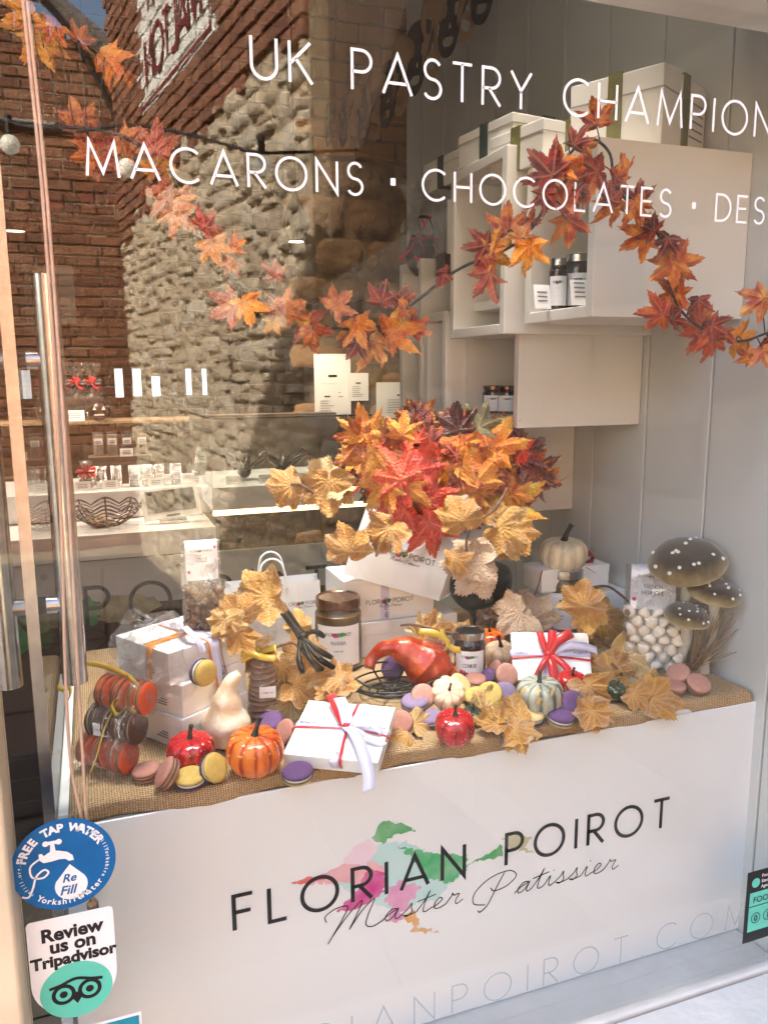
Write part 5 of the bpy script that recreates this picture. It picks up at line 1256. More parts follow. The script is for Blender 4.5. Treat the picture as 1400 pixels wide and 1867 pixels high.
nut_bag('small clear nut bag with white card behind the jam jar', 893, 1150, 50, 96, T, 'nuts', [('----', .09, .3)], -.05, .5, y=.46)
nut_bag('clear bag of white meringues with a white card beside the mushrooms', 1182, 1222, 100, 190, T, 'mering', [('FRENCH', .085, .4), ('MERINGUE', .085, .5)], .1, .40, 'meringue_bag')
# --- gift box one (flat, red and lilac ribbons)
g0 = atz(519, 1397, T + .001); g1 = atz(690, 1414, T + .001); ug = (g1 - g0); ug.z = 0; Wg = ug.length; ug.normalize()
ng = (UP * 1 - UP.cross(ug) * .22).normalized()
def giftbox(lbl, p0, u, nrm, w_, d_, h_, bowmat, tails, cross=.55):
    o = whitebox(lbl, p0, u, None, w_, d_, h_, 'gift_box', False, 'gift boxes tied with red ribbon', nrm, 'card', .0015, 'gift box')
    MB().box(-.0006, w_ + .0006, -.0006, d_ + .0006, h_ * .32, h_ + .0006).build('lid', MT['card'], o, bevel=.001)
    t = h_ + .0012; cx, cy = w_ * cross, d_ * .53
    L = MT['lilac_rib']; Rb = MT[bowmat]
    # crossing bands
    ribbon_obj('lilac_band', [(-.0015, cy + .002, t - .012), (0, cy + .002, t), (w_ * .3, cy + .001, t + .0003), (cx, cy, t + .0006), (w_ * .8, cy + .003, t + .0003), (w_, cy + .003, t), (w_ + .0015, cy + .003, t - .012)], Vector((0, 1, 0)), .0125, L, o)
    ribbon_obj('red_band', [(-.002, cy - .0075, t - .012), (0, cy - .0075, t + .0005), (cx, cy - .003, t + .001), (w_, cy - .0095, t + .0005), (w_ + .002, cy - .0095, t - .012)], Vector((0, 1, 0)), .0036, MT['red_rib'], o)
    ribbon_obj('lilac_band', [(cx + .001, -.002, t - .014), (cx - .001, 0, t + .0002), (cx, cy, t + .0009), (cx + .012, d_ * .8, t + .0003), (cx + .016, d_, t), (cx + .016, d_ + .001, t - .012)], Vector((1, 0, 0)), .0125, L, o)
    ribbon_obj('red_band', [(cx + .009, -.0022, t - .014), (cx + .008, 0, t + .0006), (cx + .002, cy, t + .0012), (cx + .004, d_, t + .0005)], Vector((1, 0, 0)), .0036, MT['red_rib'], o)
    Mt = frame((0, 0, 0), (1, 0, 0), (0, 1, 0))
    lettering('POIROT', Matrix.Translation((w_ * .03, cy, t + .0014)), .0042, w_ * .17, .0006, MT['ink'], o, name='ribbon_lettering', each=False)
    lettering('POIROT', Matrix.Translation((w_ * .80, cy + .001, t + .0014)), .0042, w_ * .17, .0006, MT['ink'], o, name='ribbon_lettering', each=False)
    lettering('IAN POIROT', Matrix.Translation((cx + .0035, .006, t + .0016)) @ Matrix.Rotation(PI / 2, 4, 'Z'), .0042, d_ * .34, .0006, MT['ink'], o, name='ribbon_lettering', each=False)
    mb = MB(); mb.ball((cx, cy, t + .004), .0058, 12, sq=(1, .8, .7)); mb.build('knot', Rb, o, True)
    for (pts, sd_, wd, mt) in tails:
        ribbon_obj('bow_tail', [(cx + a, cy + b, t + c) for a, b, c in pts], [Vector(s_) for s_ in sd_] if isinstance(sd_, list) else Vector(sd_), wd, MT[mt], o)
    return o, cx, cy, t
gbx, cx_g, cy_g, tg = giftbox('flat white gift box with red and lilac ribbon bow at the front of the display', g0, ug, ng, Wg, Wg * .93, .020, 'red_rib', [
    ([(0, 0, .004), (-.018, .026, .010), (-.036, .055, .014)], (.8, .6, 0), .014, 'red_rib'),
    ([(.002, .002, .006), (-.008, .024, .014), (-.020, .044, .018)], (.9, .4, 0), .017, 'lilac_rib'),
    ([(0, 0, .004), (.018, -.022, .010), (.036, -.055, .010), (.052, -.088, .001), (.056, -.108, -.008)], (.9, .45, 0), .016, 'lilac_rib'),
    ([(0, -.001, .0035), (.014, -.020, .008), (.033, -.050, .008)], (.9, .45, 0), .005, 'red_rib'),
    ([(.004, 0, .004), (.02, .006, .014), (.036, -.002, .012), (.052, -.008, .004)], (.1, 1, .2), .009, 'lilac_rib'),
    ([(.005, -.002, .004), (.025, -.018, .010), (.05, -.03, .003), (.062, -.026, .0)], (.2, 1, .3), .007, 'lilac_rib')])
# --- gift box two (propped up)
h0 = atz(934, 1246, T + .002); h1 = atz(1080, 1246, T + .004); uh = (h1 - h0); uh.z = 0; Wh = uh.length * .97; uh.normalize()
nh = (UP * .62 - UP.cross(uh) * .78).normalized()
giftbox('propped up white gift box with a big red bow by the pumpkin topped jar', h0, uh, nh, Wh, Wh * .64, .02, 'red_rib', [
    ([(0, 0, .004), (-.008, .018, .009), (-.012, .038, .006)], (1, .15, 0), .012, 'red_rib'),
    ([(0, 0, .004), (.006, .02, .011), (.010, .040, .010)], (1, -.1, 0), .013, 'red_rib'),
    ([(.002, 0, .005), (.014, .018, .016), (.034, .03, .016), (.042, .036, .010)], (-.5, 1, .2), .017, 'red_rib'),
    ([(0, 0, .004), (-.010, -.018, .012), (-.022, -.04, .010)], (1, .4, 0), .016, 'red_rib'),
    ([(0, 0, .004), (.004, -.024, .014), (.006, -.05, .012)], (1, 0, 0), .016, 'red_rib'),
    ([(.003, 0, .004), (.020, -.02, .016), (.030, -.036, .016), (.022, -.052, .010), (.012, -.058, .008)], (1, .5, .2), .012, 'red_rib'),
    ([(.004, 0, .004), (.03, .012, .012), (.06, .012, .010), (.082, .006, .006)], (0, 1, .1), .013, 'lilac_rib')], .46)
# --- jars
def jar(lbl, px, pyb, wpx, hpx, body, lid, lines, z0=T, group=None, tw=0, cat='jar', y=None, lab=True):
    b = atz(px, pyb - 2, z0) if y is None else aty(px, pyb, y); r = siz(wpx, b) / 2; b = b + Vector((0, r * .8, 0)) if y is None else b
    if y is None: b.z = z0 + .001
    H_ = siz(hpx, b)
    f = tocam(b); o = thing('glass_jar', lbl, cat, b, math.atan2(f.x, -f.y) + tw, group)
    P = crom([(.0001, 0, 0), (r * .85, 0, 0), (r * .98, H_ * .04, 0), (r, H_ * .12, 0), (r, H_ * .70, 0), (r * .97, H_ * .78, 0), (r * .88, H_ * .84, 0), (r * .86, H_ * .88, 0)], 4)
    MB().lathe([(p.x, max(0, p.y)) for p in P], 40).build('jar_body', MT[body], o, True)
    mb = MB().lathe([(r * .90, H_ * .86), (r * .95, H_ * .865), (r * .955, H_ * .93), (r * .95, H_ * .985), (r * .91, H_ * 1.0), (r * .84, H_ * .997), (r * .80, H_ * .985), (.0001, H_ * .985)], 44)
    mb.build('lid', MT[lid], o, True).modifiers.new('e', 'EDGE_SPLIT')
    if lab:
        rl_ = r * 1.004; z0_, z1_ = H_ * .10, H_ * .66
        def lf(u, v): a = R_(-90 + (u - .5) * 118); return (rl_ * math.cos(a), rl_ * math.sin(a), z0_ + (z1_ - z0_) * v)
        MB().grid(lf, 24, 1).build('paper_label', MT['label'], o, True)
        def curved(mb, name, mt):
            mb.v = [((rl_ + .0004 + v[2]) * math.cos(R_(-90) + v[0] / rl_), (rl_ + .0004 + v[2]) * math.sin(R_(-90) + v[0] / rl_), v[1]) for v in mb.v]; return mb.build(name, mt, o)
        hh = z1_ - z0_; ww = r * 1.15; I = Matrix.Identity(4)
        def ctext(s, zc, hgt, wd, mt='ink'):
            mb = MB(); W0 = text_w(s, 0, .5); gap = (wd / hgt - W0) / max(1, len(s) - 1); x = 0
            for ch in s:
                if ch == ' ': x += .5 + gap; continue
                for st_ in G[ch][1]: stroke_ribbon(mb, [((x + a) * hgt - wd / 2, zc + b * hgt) for a, b in st_], hgt * .14, I)
                x += G[ch][0] + gap
            curved(mb, 'label_lettering', MT[mt])
        mb = MB(); blotch(mb, (-ww * .1, z0_ + hh * .78), r * .16, hh * .07, 4, I, 14); curved(mb, 'colour_splash', col('p_magenta', (.62, .015, .25)))
        mb = MB(); blotch(mb, (ww * .1, z0_ + hh * .80), r * .16, hh * .05, 6, I, 14, c3=.0001); curved(mb, 'colour_splash', col('p_green', (.03, .36, .08)))
        ctext('FLORIAN POIROT', z0_ + hh * .76, hh * .07, ww * .95)
        for s, zc, hgt, wd in lines: ctext(s, z0_ + hh * zc, hh * hgt, ww * wd, 'greyink')
    return o
RB = [('RUM BABA', .54, .085, .55), ('MADE WITH', .36, .045, .35), ('----------', .28, .045, .8), ('-- -- ----', .1, .05, .7)]
jar('large jar of rum baba with brown lid standing behind the flat gift box', 628, 1228, 86, 132, 'jarbrown', 'goldlid', RB, cat='jar')
jj = jar('rum baba jar carrying the cream pumpkin, a golden leaf across its label', 1040, 1160, 76, 118, 'jarbrown', 'silver', RB[:3], tw=-.1)
jar('small dark jam jar with a white label in the middle of the macarons', 866, 1248, 58, 92, 'jardark', 'silver', [('CONFITURE', .42, .12, .8), ('-- ----', .2, .05, .6)])
pj = aty(1031, 1048, jj.location.y)
o_ = pumpkin('ribbed cream pumpkin with curly black stem sitting on the rum baba jar', 1031, 1022, 88, .78, 'cream', V3(.0, .1, 1), 10, .5, (.6, .1), T, .08)
o_.location = Vector((jj.location.x - .001, jj.location.y, jj.location.z + siz(118, jj.location) + siz(25, jj.location))); o_.scale = (.74, .74, .74)
# --- boxes behind
def stackbox(lbl, px, py, px2, py2, y, w_, d_, h_, **k):
    a = aty(px, py, y); b = aty(px2, py2, y); u = b - a; u.z = 0
    return whitebox(lbl, a, u, UP.cross(u), w_ or u.length, d_, h_, **k)
ys_ = .42
a_ = atz(663, 1200, T + .001); 
wb1 = stackbox('low wide white box under the logo box in the middle of the display', 660, 1200, 832, 1200, a_.y, None, .13, siz(64, a_))
a2 = aty(628, 1141, a_.y + .004); zb_ = wb1.location.z + siz(64, a_) + .002
wb2 = whitebox('white logo box with a lilac band under the tipped paper bag', Vector((a2.x, a_.y + .006, zb_)), Vector((1, 0, 0)), Vector((0, 1, 0)), siz(178, a2), .12, siz(80, a2), lid=False)
wdt = siz(178, a2); ht2 = siz(80, a2)
logo(wb2, frame((wdt * .24, -.0012, ht2 * .40), (1, 0, 0), UP, (0, -1, 0)), wdt * .52)
MB().box(wdt * .40, wdt * .49, -.0010, -.0004, 0, ht2).build('lilac_band', MT['lilac_rib'], wb2)
lettering('IAN POIROT', frame((wdt * .475, -.0016, .004), UP, (-1, 0, 0), (0, -1, 0)), .006, ht2 * .5, .0008, MT['ink'], wb2, name='ribbon_lettering', each=False)
stackbox('lower white box with a brown leaf mark behind the pumpkin topped jar', 985, 1140, 1138, 1138, .47, None, .08, .052)
sb2 = stackbox('upper white box tied with a maroon bow behind the pumpkin topped jar', 987, 1082, 1108, 1085, .475, None, .07, .045)
q = sb2.location
ribbon_obj('maroon_bow', [(.085, .03, .05), (.10, .02, .062), (.122, .015, .068), (.13, .02, .058), (.122, .02, .046), (.10, .025, .05), (.088, .03, .047)], Vector((0, .7, .6)), .014, MT['maroon_rib'], sb2)
ribbon_obj('maroon_tail', [(.085, .02, .046), (.1, .0, .044), (.115, -.012, .034)], Vector((0, 1, .3)), .007, MT['maroon_rib'], sb2)
MB().tube([(-.028, -.004, -.03), (-.008, -.002, .02), (.0, .0, .046)], .0014, 6).build('maroon_string', MT['maroon_rib'], sb2)
# --- paper bags
def paperbag(lbl, BL, BR, TL, DV, text_at, text_w_, handle, open_=True, window=None, hh_side=1, htilt=.0):
    o = thing('paper_bag', lbl, 'paper bag', BL); TR = TL + (BR - BL); v0 = Vector((0, 0, 0)); b = BR - BL; t = TL - BL; d = DV
    mb = MB(); P = [v0, b, b + t, t, d, b + d, b + t + d, t + d]
    inn = (b.normalized() * -.0)
    mb.add(P, [(0, 1, 2, 3), (5, 4, 7, 6)]); mb.build('faces', MT['paper'], o)
    mb = MB(); m0, m1 = d * .5 + b * .04, d * .5 + t + b * .06
    mb.add([v0, m0 * 1, d, t + d, m1, t], [(0, 1, 4, 5), (1, 2, 3, 4)]); m0, m1 = b + d * .5 - b * .04, b + d * .5 + t - b * .06
    mb.add([b, m0, b + d, b + t + d, m1, b + t], [(1, 0, 5, 4), (2, 1, 4, 3)]); mb.add([v0, b, b + d, d], [(3, 2, 1, 0)]); mb.build('gusset', MT['paper'], o)
    un, tn = b.normalized(), t.normalized(); n = un.cross(tn).normalized()
    M = frame(b * text_at[0] + t * text_at[1] + n * .0008, un, tn - un * tn.dot(un), n)
    if text_w_: logo(o, M, text_w_)
    for kk, off in enumerate((n * .002, d - n * .002)):
        L = b.length
        if handle == 'up': pts = [b * .36 + t * .93, b * .36 + t * 1.06, b * .40 + t * 1.30, b * .5 + t * 1.38, b * .60 + t * 1.30, b * .64 + t * 1.06, b * .64 + t * .93]
        else: pts = [b * .30 + t * .97, b * .31 + t * .8, b * .38 + t * .60, b * .52 + t * .56, b * .64 + t * .66, b * .68 + t * .80, b * .68 + t * .97]
        if handle != 'up' and kk: continue
        MB().tube(crom([p + off + n * (.004 if handle != 'up' else 0) for p in pts], 6), .0022, 8).build('twisted_handle', MT['paper'], o, True)
    if window:
        w0, w1, z0, z1 = window
        MB().add([b * w0 + t * z0 + n * .0006, b * w1 + t * z0 + n * .0006, b * w1 + t * z1 + n * .0006, b * w0 + t * z1 + n * .0006], [(0, 1, 2, 3)]).build('window_patch', col('pale_grey_film', (.55, .55, .6), rough=.15, var=.15), o)
    return o
yb = atz(500, 1200, T).y + .03
BL = aty(418, 1205, yb); BR = aty(590, 1200, yb); BL.z = BR.z = T + .001; TLp = aty(408, 1075, yb)
paperbag('white paper carrier bag with two tall twisted handles behind the black arm', BL, BR, TLp, Vector((.01, .055, 0)), (.60, .66), .075, 'up', window=(.22, .8, .02, .5))
BL = aty(625, 1047, a_.y + .0); BR = aty(800, 1096, a_.y - .02); TLp = aty(668, 924, a_.y + .03)
big = paperbag('large white paper bag tipped sideways holding the bouquet of maple leaves', BL, BR, TLp, aty(866, 1058, a_.y + .075) - BR, (.22, .46), (BR - BL).length * .62, 'down')
# --- bouquet of maple picks
bq = thing('maple_bouquet', 'dense bouquet of glossy red orange and burgundy maple leaves in the tipped bag', 'bouquet', aty(790, 960, a_.y + .05))
rb = random.Random(5); cen = aty(815, 850, a_.y + .05); ax_, az_ = siz(195, cen), siz(112, cen)
picks = []
for i in range(275):
    th = rb.uniform(0, 2 * PI); rr = math.sqrt(rb.uniform(0, 1)) * .96
    dx, dz = rr * math.cos(th), rr * math.sin(th)
    if dz < -.45 and abs(dx) > .75: continue
    dep = -math.sqrt(max(0, 1 - rr * rr)) * .075 + rb.uniform(0, .09)
    p = cen + RX * dx * ax_ + RY * (dz * az_ - .008 * (dx > 0)) + FW * dep
    a = math.degrees(math.atan2(dz, dx)) + rb.uniform(-60, 60)
    if dx < -.35: mi = rb.choice((3, 3, 3, 1, 4, 3, 5))
    elif dx < .15: mi = rb.choice((5, 5, 0, 4, 0, 3, 3)) if dz > .1 else rb.choice((4, 3, 1, 0, 3))
    else: mi = rb.choice((6, 3, 3, 1, 4, 5, 0, 1)) if dz > -.2 else rb.choice((6, 3, 1, 3, 4))
    picks.append((p, a, mi, dep))
for p, a, mi, dep in picks:
    nn = (tocam(p) + RX * rb.uniform(-.7, .7) + RY * rb.uniform(-.4, .8)).normalized()
    leaf(bq, maple[mi][rb.randrange(4)], p, rb.uniform(.040, .060), nn, a, (1, 1, rb.uniform(.8, 1.8)))
for (px, py, s, a, mi) in [(715, 848, 100, 120, 4), (770, 835, 85, 60, 4), (708, 940, 110, 200, 4), (790, 980, 95, 285, 4), (660, 770, 75, 100, 1), (735, 775, 60, 80, 6), (860, 850, 105, 100, 3), (940, 900, 115, 20, 6), (905, 790, 105, 60, 6), (965, 820, 90, 30, 5), (990, 870, 80, 340, 5), (835, 760, 75, 100, 5), (880, 760, 66, 70, 7), (655, 830, 90, 200, 3), (640, 800, 70, 170, 3), (690, 900, 80, 230, 3), (740, 910, 80, 270, 3), (800, 905, 80, 20, 4)]:
    p = aty(px, py, cen.y - .085); leaf(bq, maple[mi][rb.randrange(4)], p, siz(s, p), tilt(p, rb.uniform(-.3, .3), rb.uniform(-.2, .4)), a)
root = aty(770, 985, a_.y + .06)
for i in range(16):
    p = picks[i * 9][0]; MB().tube(crom([root + UP * -.02, (root + p) / 2 + Vector((0, .01, .01)), p], 5), [.0018] * 5 + [.0014] * 5 + [.0008], 5).build('stem', MT['twig'], bq, loc=-bq.location)
MB().ball((cen - bq.location) + FW * .03, .055, 12, sq=(2.0, .8, 1.0)).build('dark_core', leafmat('dark_gap_filler', [(.03, .01, .008), (.10, .025, .012)]), bq, True)  # dark ball filling the gaps between the leaves
# --- velvet leaf garland through the display
vg = thing('golden_leaf_garland', 'garland of velvety golden brown leaves winding through the whole display', 'garland')
VL = [  # px, py, y (None -> on table z), size, angle, mat, tilt x, tilt y
 (515, 885, .33, 80, 190, 0, .4, .5), (600, 900, .32, 100, 270, 0, .1, .1), (612, 872, .34, 90, 40, 1, .2, .8), (632, 985, .37, 90, 100, 0, .5, 0), (700, 980, .36, 90, 240, 0, -.4, .2), (835, 930, .30, 88, 110, 0, .2, .3), (850, 940, .33, 70, 320, 2, .3, .3),
 (938, 965, .34, 115, 350, 0, .3, .3), (925, 985, .35, 90, 250, 0, .4, .1), (850, 1030, .33, 115, 180, 2, .1, .4), (838, 1015, .32, 60, 10, 0, .2, .9), (880, 1030, .33, 80, 350, 2, .3, .3),
 (460, 1088, .33, 115, 180, 0, -.2, .5), (497, 1100, .325, 70, 350, 0, .2, .7), (425, 1110, .30, 90, 120, 0, .5, .2), (415, 1145, .28, 80, 280, 1, .5, .2), (430, 1170, .28, 80, 240, 0, .7, .1),
 (452, 1180, .38, 90, 110, 0, -.5, .2), (518, 1235, .32, 100, 280, 0, .3, .2), (555, 1258, .29, 100, 330, 0, .2, .5), (530, 1300, .30, 90, 260, 1, .3, .4), (560, 1180, .36, 80, 60, 0, .5, .3), (545, 1130, .38, 60, 80, 0, .6, .2),
 (600, 1235, .245, 110, 170, 0, .1, 1.2), (625, 1250, .24, 90, 350, 0, .1, 1.3), (730, 1345, .15, 80, 230, 0, .1, 1.4), (765, 1325, .17, 70, 330, 1, .3, 1.4), (795, 1170, .34, 90, 330, 0, .4, .6), (770, 1160, .36, 80, 170, 1, .2, .6),
 (900, 1290, .20, 90, 20, 1, .2, .9), (925, 1322, .15, 120, 190, 0, .0, .9), (955, 1335, .14, 85, 330, 0, .3, .9), (890, 1320, .16, 80, 170, 0, .2, 1.1),
 (1066, 1085, .245, 95, 90, 0, -.35, .1), (1072, 1128, .24, 80, 280, 0, -.3, .1), (960, 1110, .44, 100, 100, 2, .3, .1), (935, 1130, .40, 90, 220, 2, .5, .3), (1110, 1140, .38, 100, 320, 0, .3, .4), (1145, 1170, .36, 80, 300, 0, .5, .5),
 (1095, 1240, .235, 120, 200, 0, .4, .7), (1130, 1215, .24, 110, 30, 0, .1, .4), (1155, 1205, .25, 110, 330, 1, .2, .4), (1075, 1270, .19, 100, 280, 0, .6, .3), (1090, 1295, .17, 90, 330, 0, .2, .6), (1075, 1310, .16, 80, 250, 0, .3, .5),
 (1185, 1262, .22, 80, 200, 0, .3, .9), (1210, 1275, .20, 105, 350, 0, .1, .9), (1165, 1275, .21, 70, 300, 0, .4, .8), (905, 1105, .46, 60, 350, 2, .2, .4), (850, 1150, .35, 60, 10, 0, .2, .8)]
rv = random.Random(3); bases = []
for px, py, y, s, a, mi, tx, ty in VL:
    p = aty(px, py, y)
    if p.z < T + .006: p = atz(px, py, T + .012)
    o, b_ = leaf(vg, velvet[mi][rv.randrange(5)], p, siz(s, p) * (.80 if y > .29 else .70), tilt(p, tx * .7, ty * .8), a, (1, 1, rv.uniform(.8, 1.5))); bases.append((px, b_))
SM = MT['twig']
for pts in ([(865, 1035, .35), (850, 1000, .34), (860, 960, .35), (900, 930, .36), (925, 890, .37)], [(1075, 1072, .34), (1110, 1070, .35), (1150, 1100, .34), (1180, 1120, .34)], [(1125, 1290, .19), (1140, 1270, .2), (1135, 1235, .22), (1115, 1210, .23)],
            [(500, 1182, .3), (535, 1172, .3), (560, 1200, .28), (580, 1225, .26)], [(1085, 1155, .3), (1110, 1180, .3), (1150, 1165, .3)], [(840, 1160, .34), (760, 1140, .36), (730, 1140, .37)], [(1085, 1300, .17), (1110, 1285, .18), (1135, 1265, .19)], [(580, 905, .33), (550, 885, .33), (530, 882, .33)]):
    MB().tube(crom([aty(*q) for q in pts], 5), .0024, 7).build('stalk', SM, vg, True)
# --- mushrooms
def mushroom(lbl, cpx, cpy, wpx, hpx, bpx, bpy, y, lean, stem_r, seed):
    c = aty(cpx, cpy, y); r = siz(wpx, c) / 2; h = siz(hpx, c) * .75; b = atz(bpx, bpy, T)
    o = thing('toadstool', lbl, 'mushroom ornament', b)
    M = Matrix.Translation(c - b) @ V3(*lean).to_track_quat('Z', 'Y').to_matrix().to_4x4()
    P = crom([(.0001, h * .55, 0), (r * .4, h * .53, 0), (r * .75, h * .38, 0), (r * .96, h * .05, 0), (r * .98, -h * .18, 0), (r * .85, -h * .33, 0), (r * .5, -h * .30, 0), (r * .18, -h * .22, 0)], 4)
    mb = MB(); mb.lathe([(p.x, p.y) for p in P], 40); mb.v = [tuple(Vector(v) * (1 + .04 * noise.noise(Vector(v) * 30 + Vector((seed, 0, 0))))) for v in mb.v]
    mb.a = [max(.01, min(1, .5 + v[2] / h)) for v in mb.v]
    mb.v = [tuple(M @ Vector(v)) for v in mb.v]
    mb.build('cap', MT['cap'], o, True)
    r_ = random.Random(seed); 
    for k in range(15):
        a = r_.uniform(0, 2 * PI); q = math.sqrt(r_.uniform(.02, .92)); zz = h * (.55 - .5 * q * q * q); MB().ball(M @ Vector((r * q * math.cos(a), r * q * math.sin(a), zz)), r * .045 + .0006, 8).build('spot', MT['white'], o, True)
    top = M @ Vector((0, 0, -h * .2)); mid = (top) * .5 + RT * (.006 if bpx < cpx else -.004)
    MB().tube(crom([(0, 0, 0), mid * .35 + RT * -.002, mid * 1.1, top], 6), [stem_r * k for k in (1.35, 1.35, 1.3, 1.25, 1.2, 1.12, 1.05, 1, .95, .92, .9, .9, .9, .92, .95, 1, 1.05, 1.1, 1.15)], 16).build('stem', col('mushroom_stem', (.66, .62, .54), rough=.7, var=.12, scale=70, bump=.2), o, True)
m_, t_2, p_2 = newmat('mushroom_cap'); at_ = N(t_2, 'Attribute'); at_.attribute_name = 'tone'; tcx = N(t_2, 'TexCoord'); nzx = N(t_2, 'TexNoise'); nzx.inputs['Scale'].default_value = 45; nzx.inputs['Detail'].default_value = 7
t_2.links.new(tcx.outputs['Object'], nzx.inputs['Vector'])
t_2.links.new(ramp(t_2, math_(t_2, 'ADD', math_(t_2, 'MULTIPLY', at_.outputs['Fac'], .6), math_(t_2, 'MULTIPLY', nzx.outputs[0], .4)), [(.28, (.46, .37, .17)), (.48, (.22, .155, .06)), (.72, (.045, .028, .015))]), p_2.inputs['Base Color'])
p_2.inputs['Roughness'].default_value = .9; p_2.inputs['Sheen Weight'].default_value = .6; MT['cap'] = m_
mushroom('tallest toadstool with wide olive brown spotted cap at the right', 1252, 1022, 140, 66, 1228, 1212, .225, (-.22, .3, 1), .010, 3)
mushroom('middle toadstool with dark spotted cap right of the tallest one', 1303, 1078, 98, 44, 1280, 1226, .185, (.1, .2, 1), .009, 4)
mushroom('smallest toadstool with dark spotted cap behind the pink macarons', 1253, 1122, 84, 40, 1234, 1222, .20, (.1, .2, 1), .0105, 5)
tw = thing('twig_bundle', 'bundle of thin dry twigs fanned out beside the toadstools', 'twigs', atz(1262, 1218, T)); r_ = random.Random(9)
tb0 = tw.location.copy()
for k in range(46):
    e = aty(1290 + r_.uniform(-22, 62), 1150 + r_.uniform(-42, 50), .17 + r_.uniform(-.01, .01)); s0 = aty(1262 + r_.uniform(-9, 9), 1222, .20); mid = (e + s0) / 2 + RT * r_.uniform(-.004, .004)
    if s0.z < T + .001: s0.z = T + .001
    MB().tube([p - tb0 for p in crom([s0, mid, e], 3)], .0007, 4).build('twig', MT['straw'], tw)
# --- macaron gift bag (three rows in clear bag)
q0 = atz(160, 1362, T + .026); q1 = atz(228, 1382, T + .024); axm = (q1 - q0); axm.z = 0; Lm = axm.length; axm.normalize()
bagm = thing('macaron_bag', 'clear bag with rows of orange and chocolate brown macarons and curly yellow ribbon', 'sweet bag', (q0 + q1) / 2 - UP * .026)
Rm = siz(62, q1) / 2; upm = (UP * 1.0 - axm.cross(UP) * -.0 + V3(.35, -.2, 0) * .38).normalized()
nfm = axm.cross(upm).normalized(); 
for row, (c_a, c_b) in enumerate((('red', 'orange'), ('brown', 'brown'), ('red', 'orange'))):
    off = upm * (Rm * 1.8 * row)
    nmac = 6
    for k in range(nmac):
        c = q0 + axm * (Lm * 1.06 * k / (nmac - 1)) + off - bagm.location
        mm = bpy.data.objects.new('macaron', None); C.link(mm); mm.parent = bagm; mm.location = c; mm.rotation_mode = 'QUATERNION'
        nn = (axm + nfm * .12 * (1 if k % 2 else -1) + (nfm * -.25 + upm * .1 if k == nmac - 1 else Vector((0, 0, 0)))).normalized()
        mm.rotation_quaternion = nn.to_track_quat('Z', 'Y'); mm.scale = (Rm, Rm, Rm * .48)
        for nm, me in macaron_parts(c_a, c_b, 'caramel'): hole(mm, nm, me)
qm = (q0 + q1) / 2 - bagm.location
def bagf(u, v):
    a = 2 * PI * u; ca, sa = math.cos(a), math.sin(a); e = .5; hh = v * Rm * 7.0 - Rm * 1.1
    k = 1 if v < .72 else max(.18, 1 - (v - .72) * 3.4) if v < .9 else .18 + (v - .9) * 3.5
    p = axm * (Lm * .5 + Rm * .55) * k * math.copysign(abs(ca) ** e, ca) + nfm * Rm * 1.12 * k * math.copysign(abs(sa) ** e, sa)
    p = qm + p + upm * hh
    return p + crumple(p, 55, .005 if v < .7 else .011, 2)
cello_blob(bagm, bagf, 32, 22)
tie = qm + upm * (Rm * 5.15)
for pts in ([(0, 0, 0), (-.02, 0, .012), (-.05, .0, .02), (-.075, 0, .016), (-.083, .0, .004), (-.070, 0, -.004), (-.078, 0, -.016), (-.09, 0, -.012), (-.082, 0, .0), (-.074, 0, -.02), (-.08, 0, -.036)],
            [(0, 0, 0), (.012, 0, -.012), (.022, 0, -.028), (.012, 0, -.045), (.0, 0, -.038), (-.012, 0, -.048), (-.02, 0, -.036), (-.01, 0, -.028), (-.022, 0, -.05), (-.03, 0, -.07), (-.038, 0, -.1), (-.045, 0, -.118)]):
    P3 = [tie + RT * a - FW * (.022 + abs(c) * .30) + UP * c for a, b, c in pts]
    ribbon_obj('yellow_ribbon', P3, [(UP * .8 + RT * .5 * ((-1) ** i) + FW * .5) for i in range(len(P3))] if len(pts) > 30 else (UP * .75 + RT * .55 - FW * .3), .009, MT['yellow_rib'], bagm)
lp = aty(198, 1327, q0.y - .03) - bagm.location
Ml = frame(lp - RT * .019 + FW * -.004 - UP * .008, RT * 1 - UP * .2, UP, None)
MB().box(0, .038, 0, .017, 0, .0008, Ml).build('name_label', MT['label'], bagm); logo(bagm, Ml @ Matrix.Translation((.004, .007, .0012)), .03, script=False)
# --- cookie bag with bow
qb = atz(484, 1312, T + .001) + Vector((0, .015, 0)); kb = thing('biscuit_bag', 'small clear bag of stacked brown macaron biscuits tied with a yellow bow', 'sweet bag', (qb.x, qb.y, T + .001)); rk = siz(29, qb)
hk = siz(112, qb)
for k in range(10):
    zz = .004 + k * hk * .088; mm = MB(); rr = rk * (.92 - .012 * k) * (1 if k < 8 else .86)
    n_ = 36
    def fk(u, v): th = 2 * PI * u; r0 = rr * (1 + .035 * noise.noise(Vector((math.cos(th) * 8, math.sin(th) * 8, k * 3 + v * 5)))) * (math.sin(PI * min(.97, max(.03, v))) ** .22); return (r0 * math.cos(th) * (1 if .02 < v < .98 else .02), r0 * math.sin(th) * (1 if .02 < v < .98 else .02), zz + v * hk * .074 + .0015 * math.cos(th + k))
    mm.grid(fk, n_, 8).build('biscuit', col('brown_biscuit', (.58, .34, .23), rough=.8, var=.2, scale=140, bump=.15, bscale=300), kb, True)
def kf(u, v):
    a = 2 * PI * u; r0 = rk * (1.08 if v < .55 else 1.08 - (v - .55) * 3.6 if v < .82 else .12 + (v - .82) * 4.5) ; p = Vector((r0 * math.cos(a), r0 * math.sin(a), v * hk * 1.36)); return p + crumple(p, 70, .0035 if v < .8 else .009, 8)
cello_blob(kb, kf, 26, 20)
zt_ = hk * 1.12; f = tocam(qb); yw = math.atan2(f.x, -f.y)
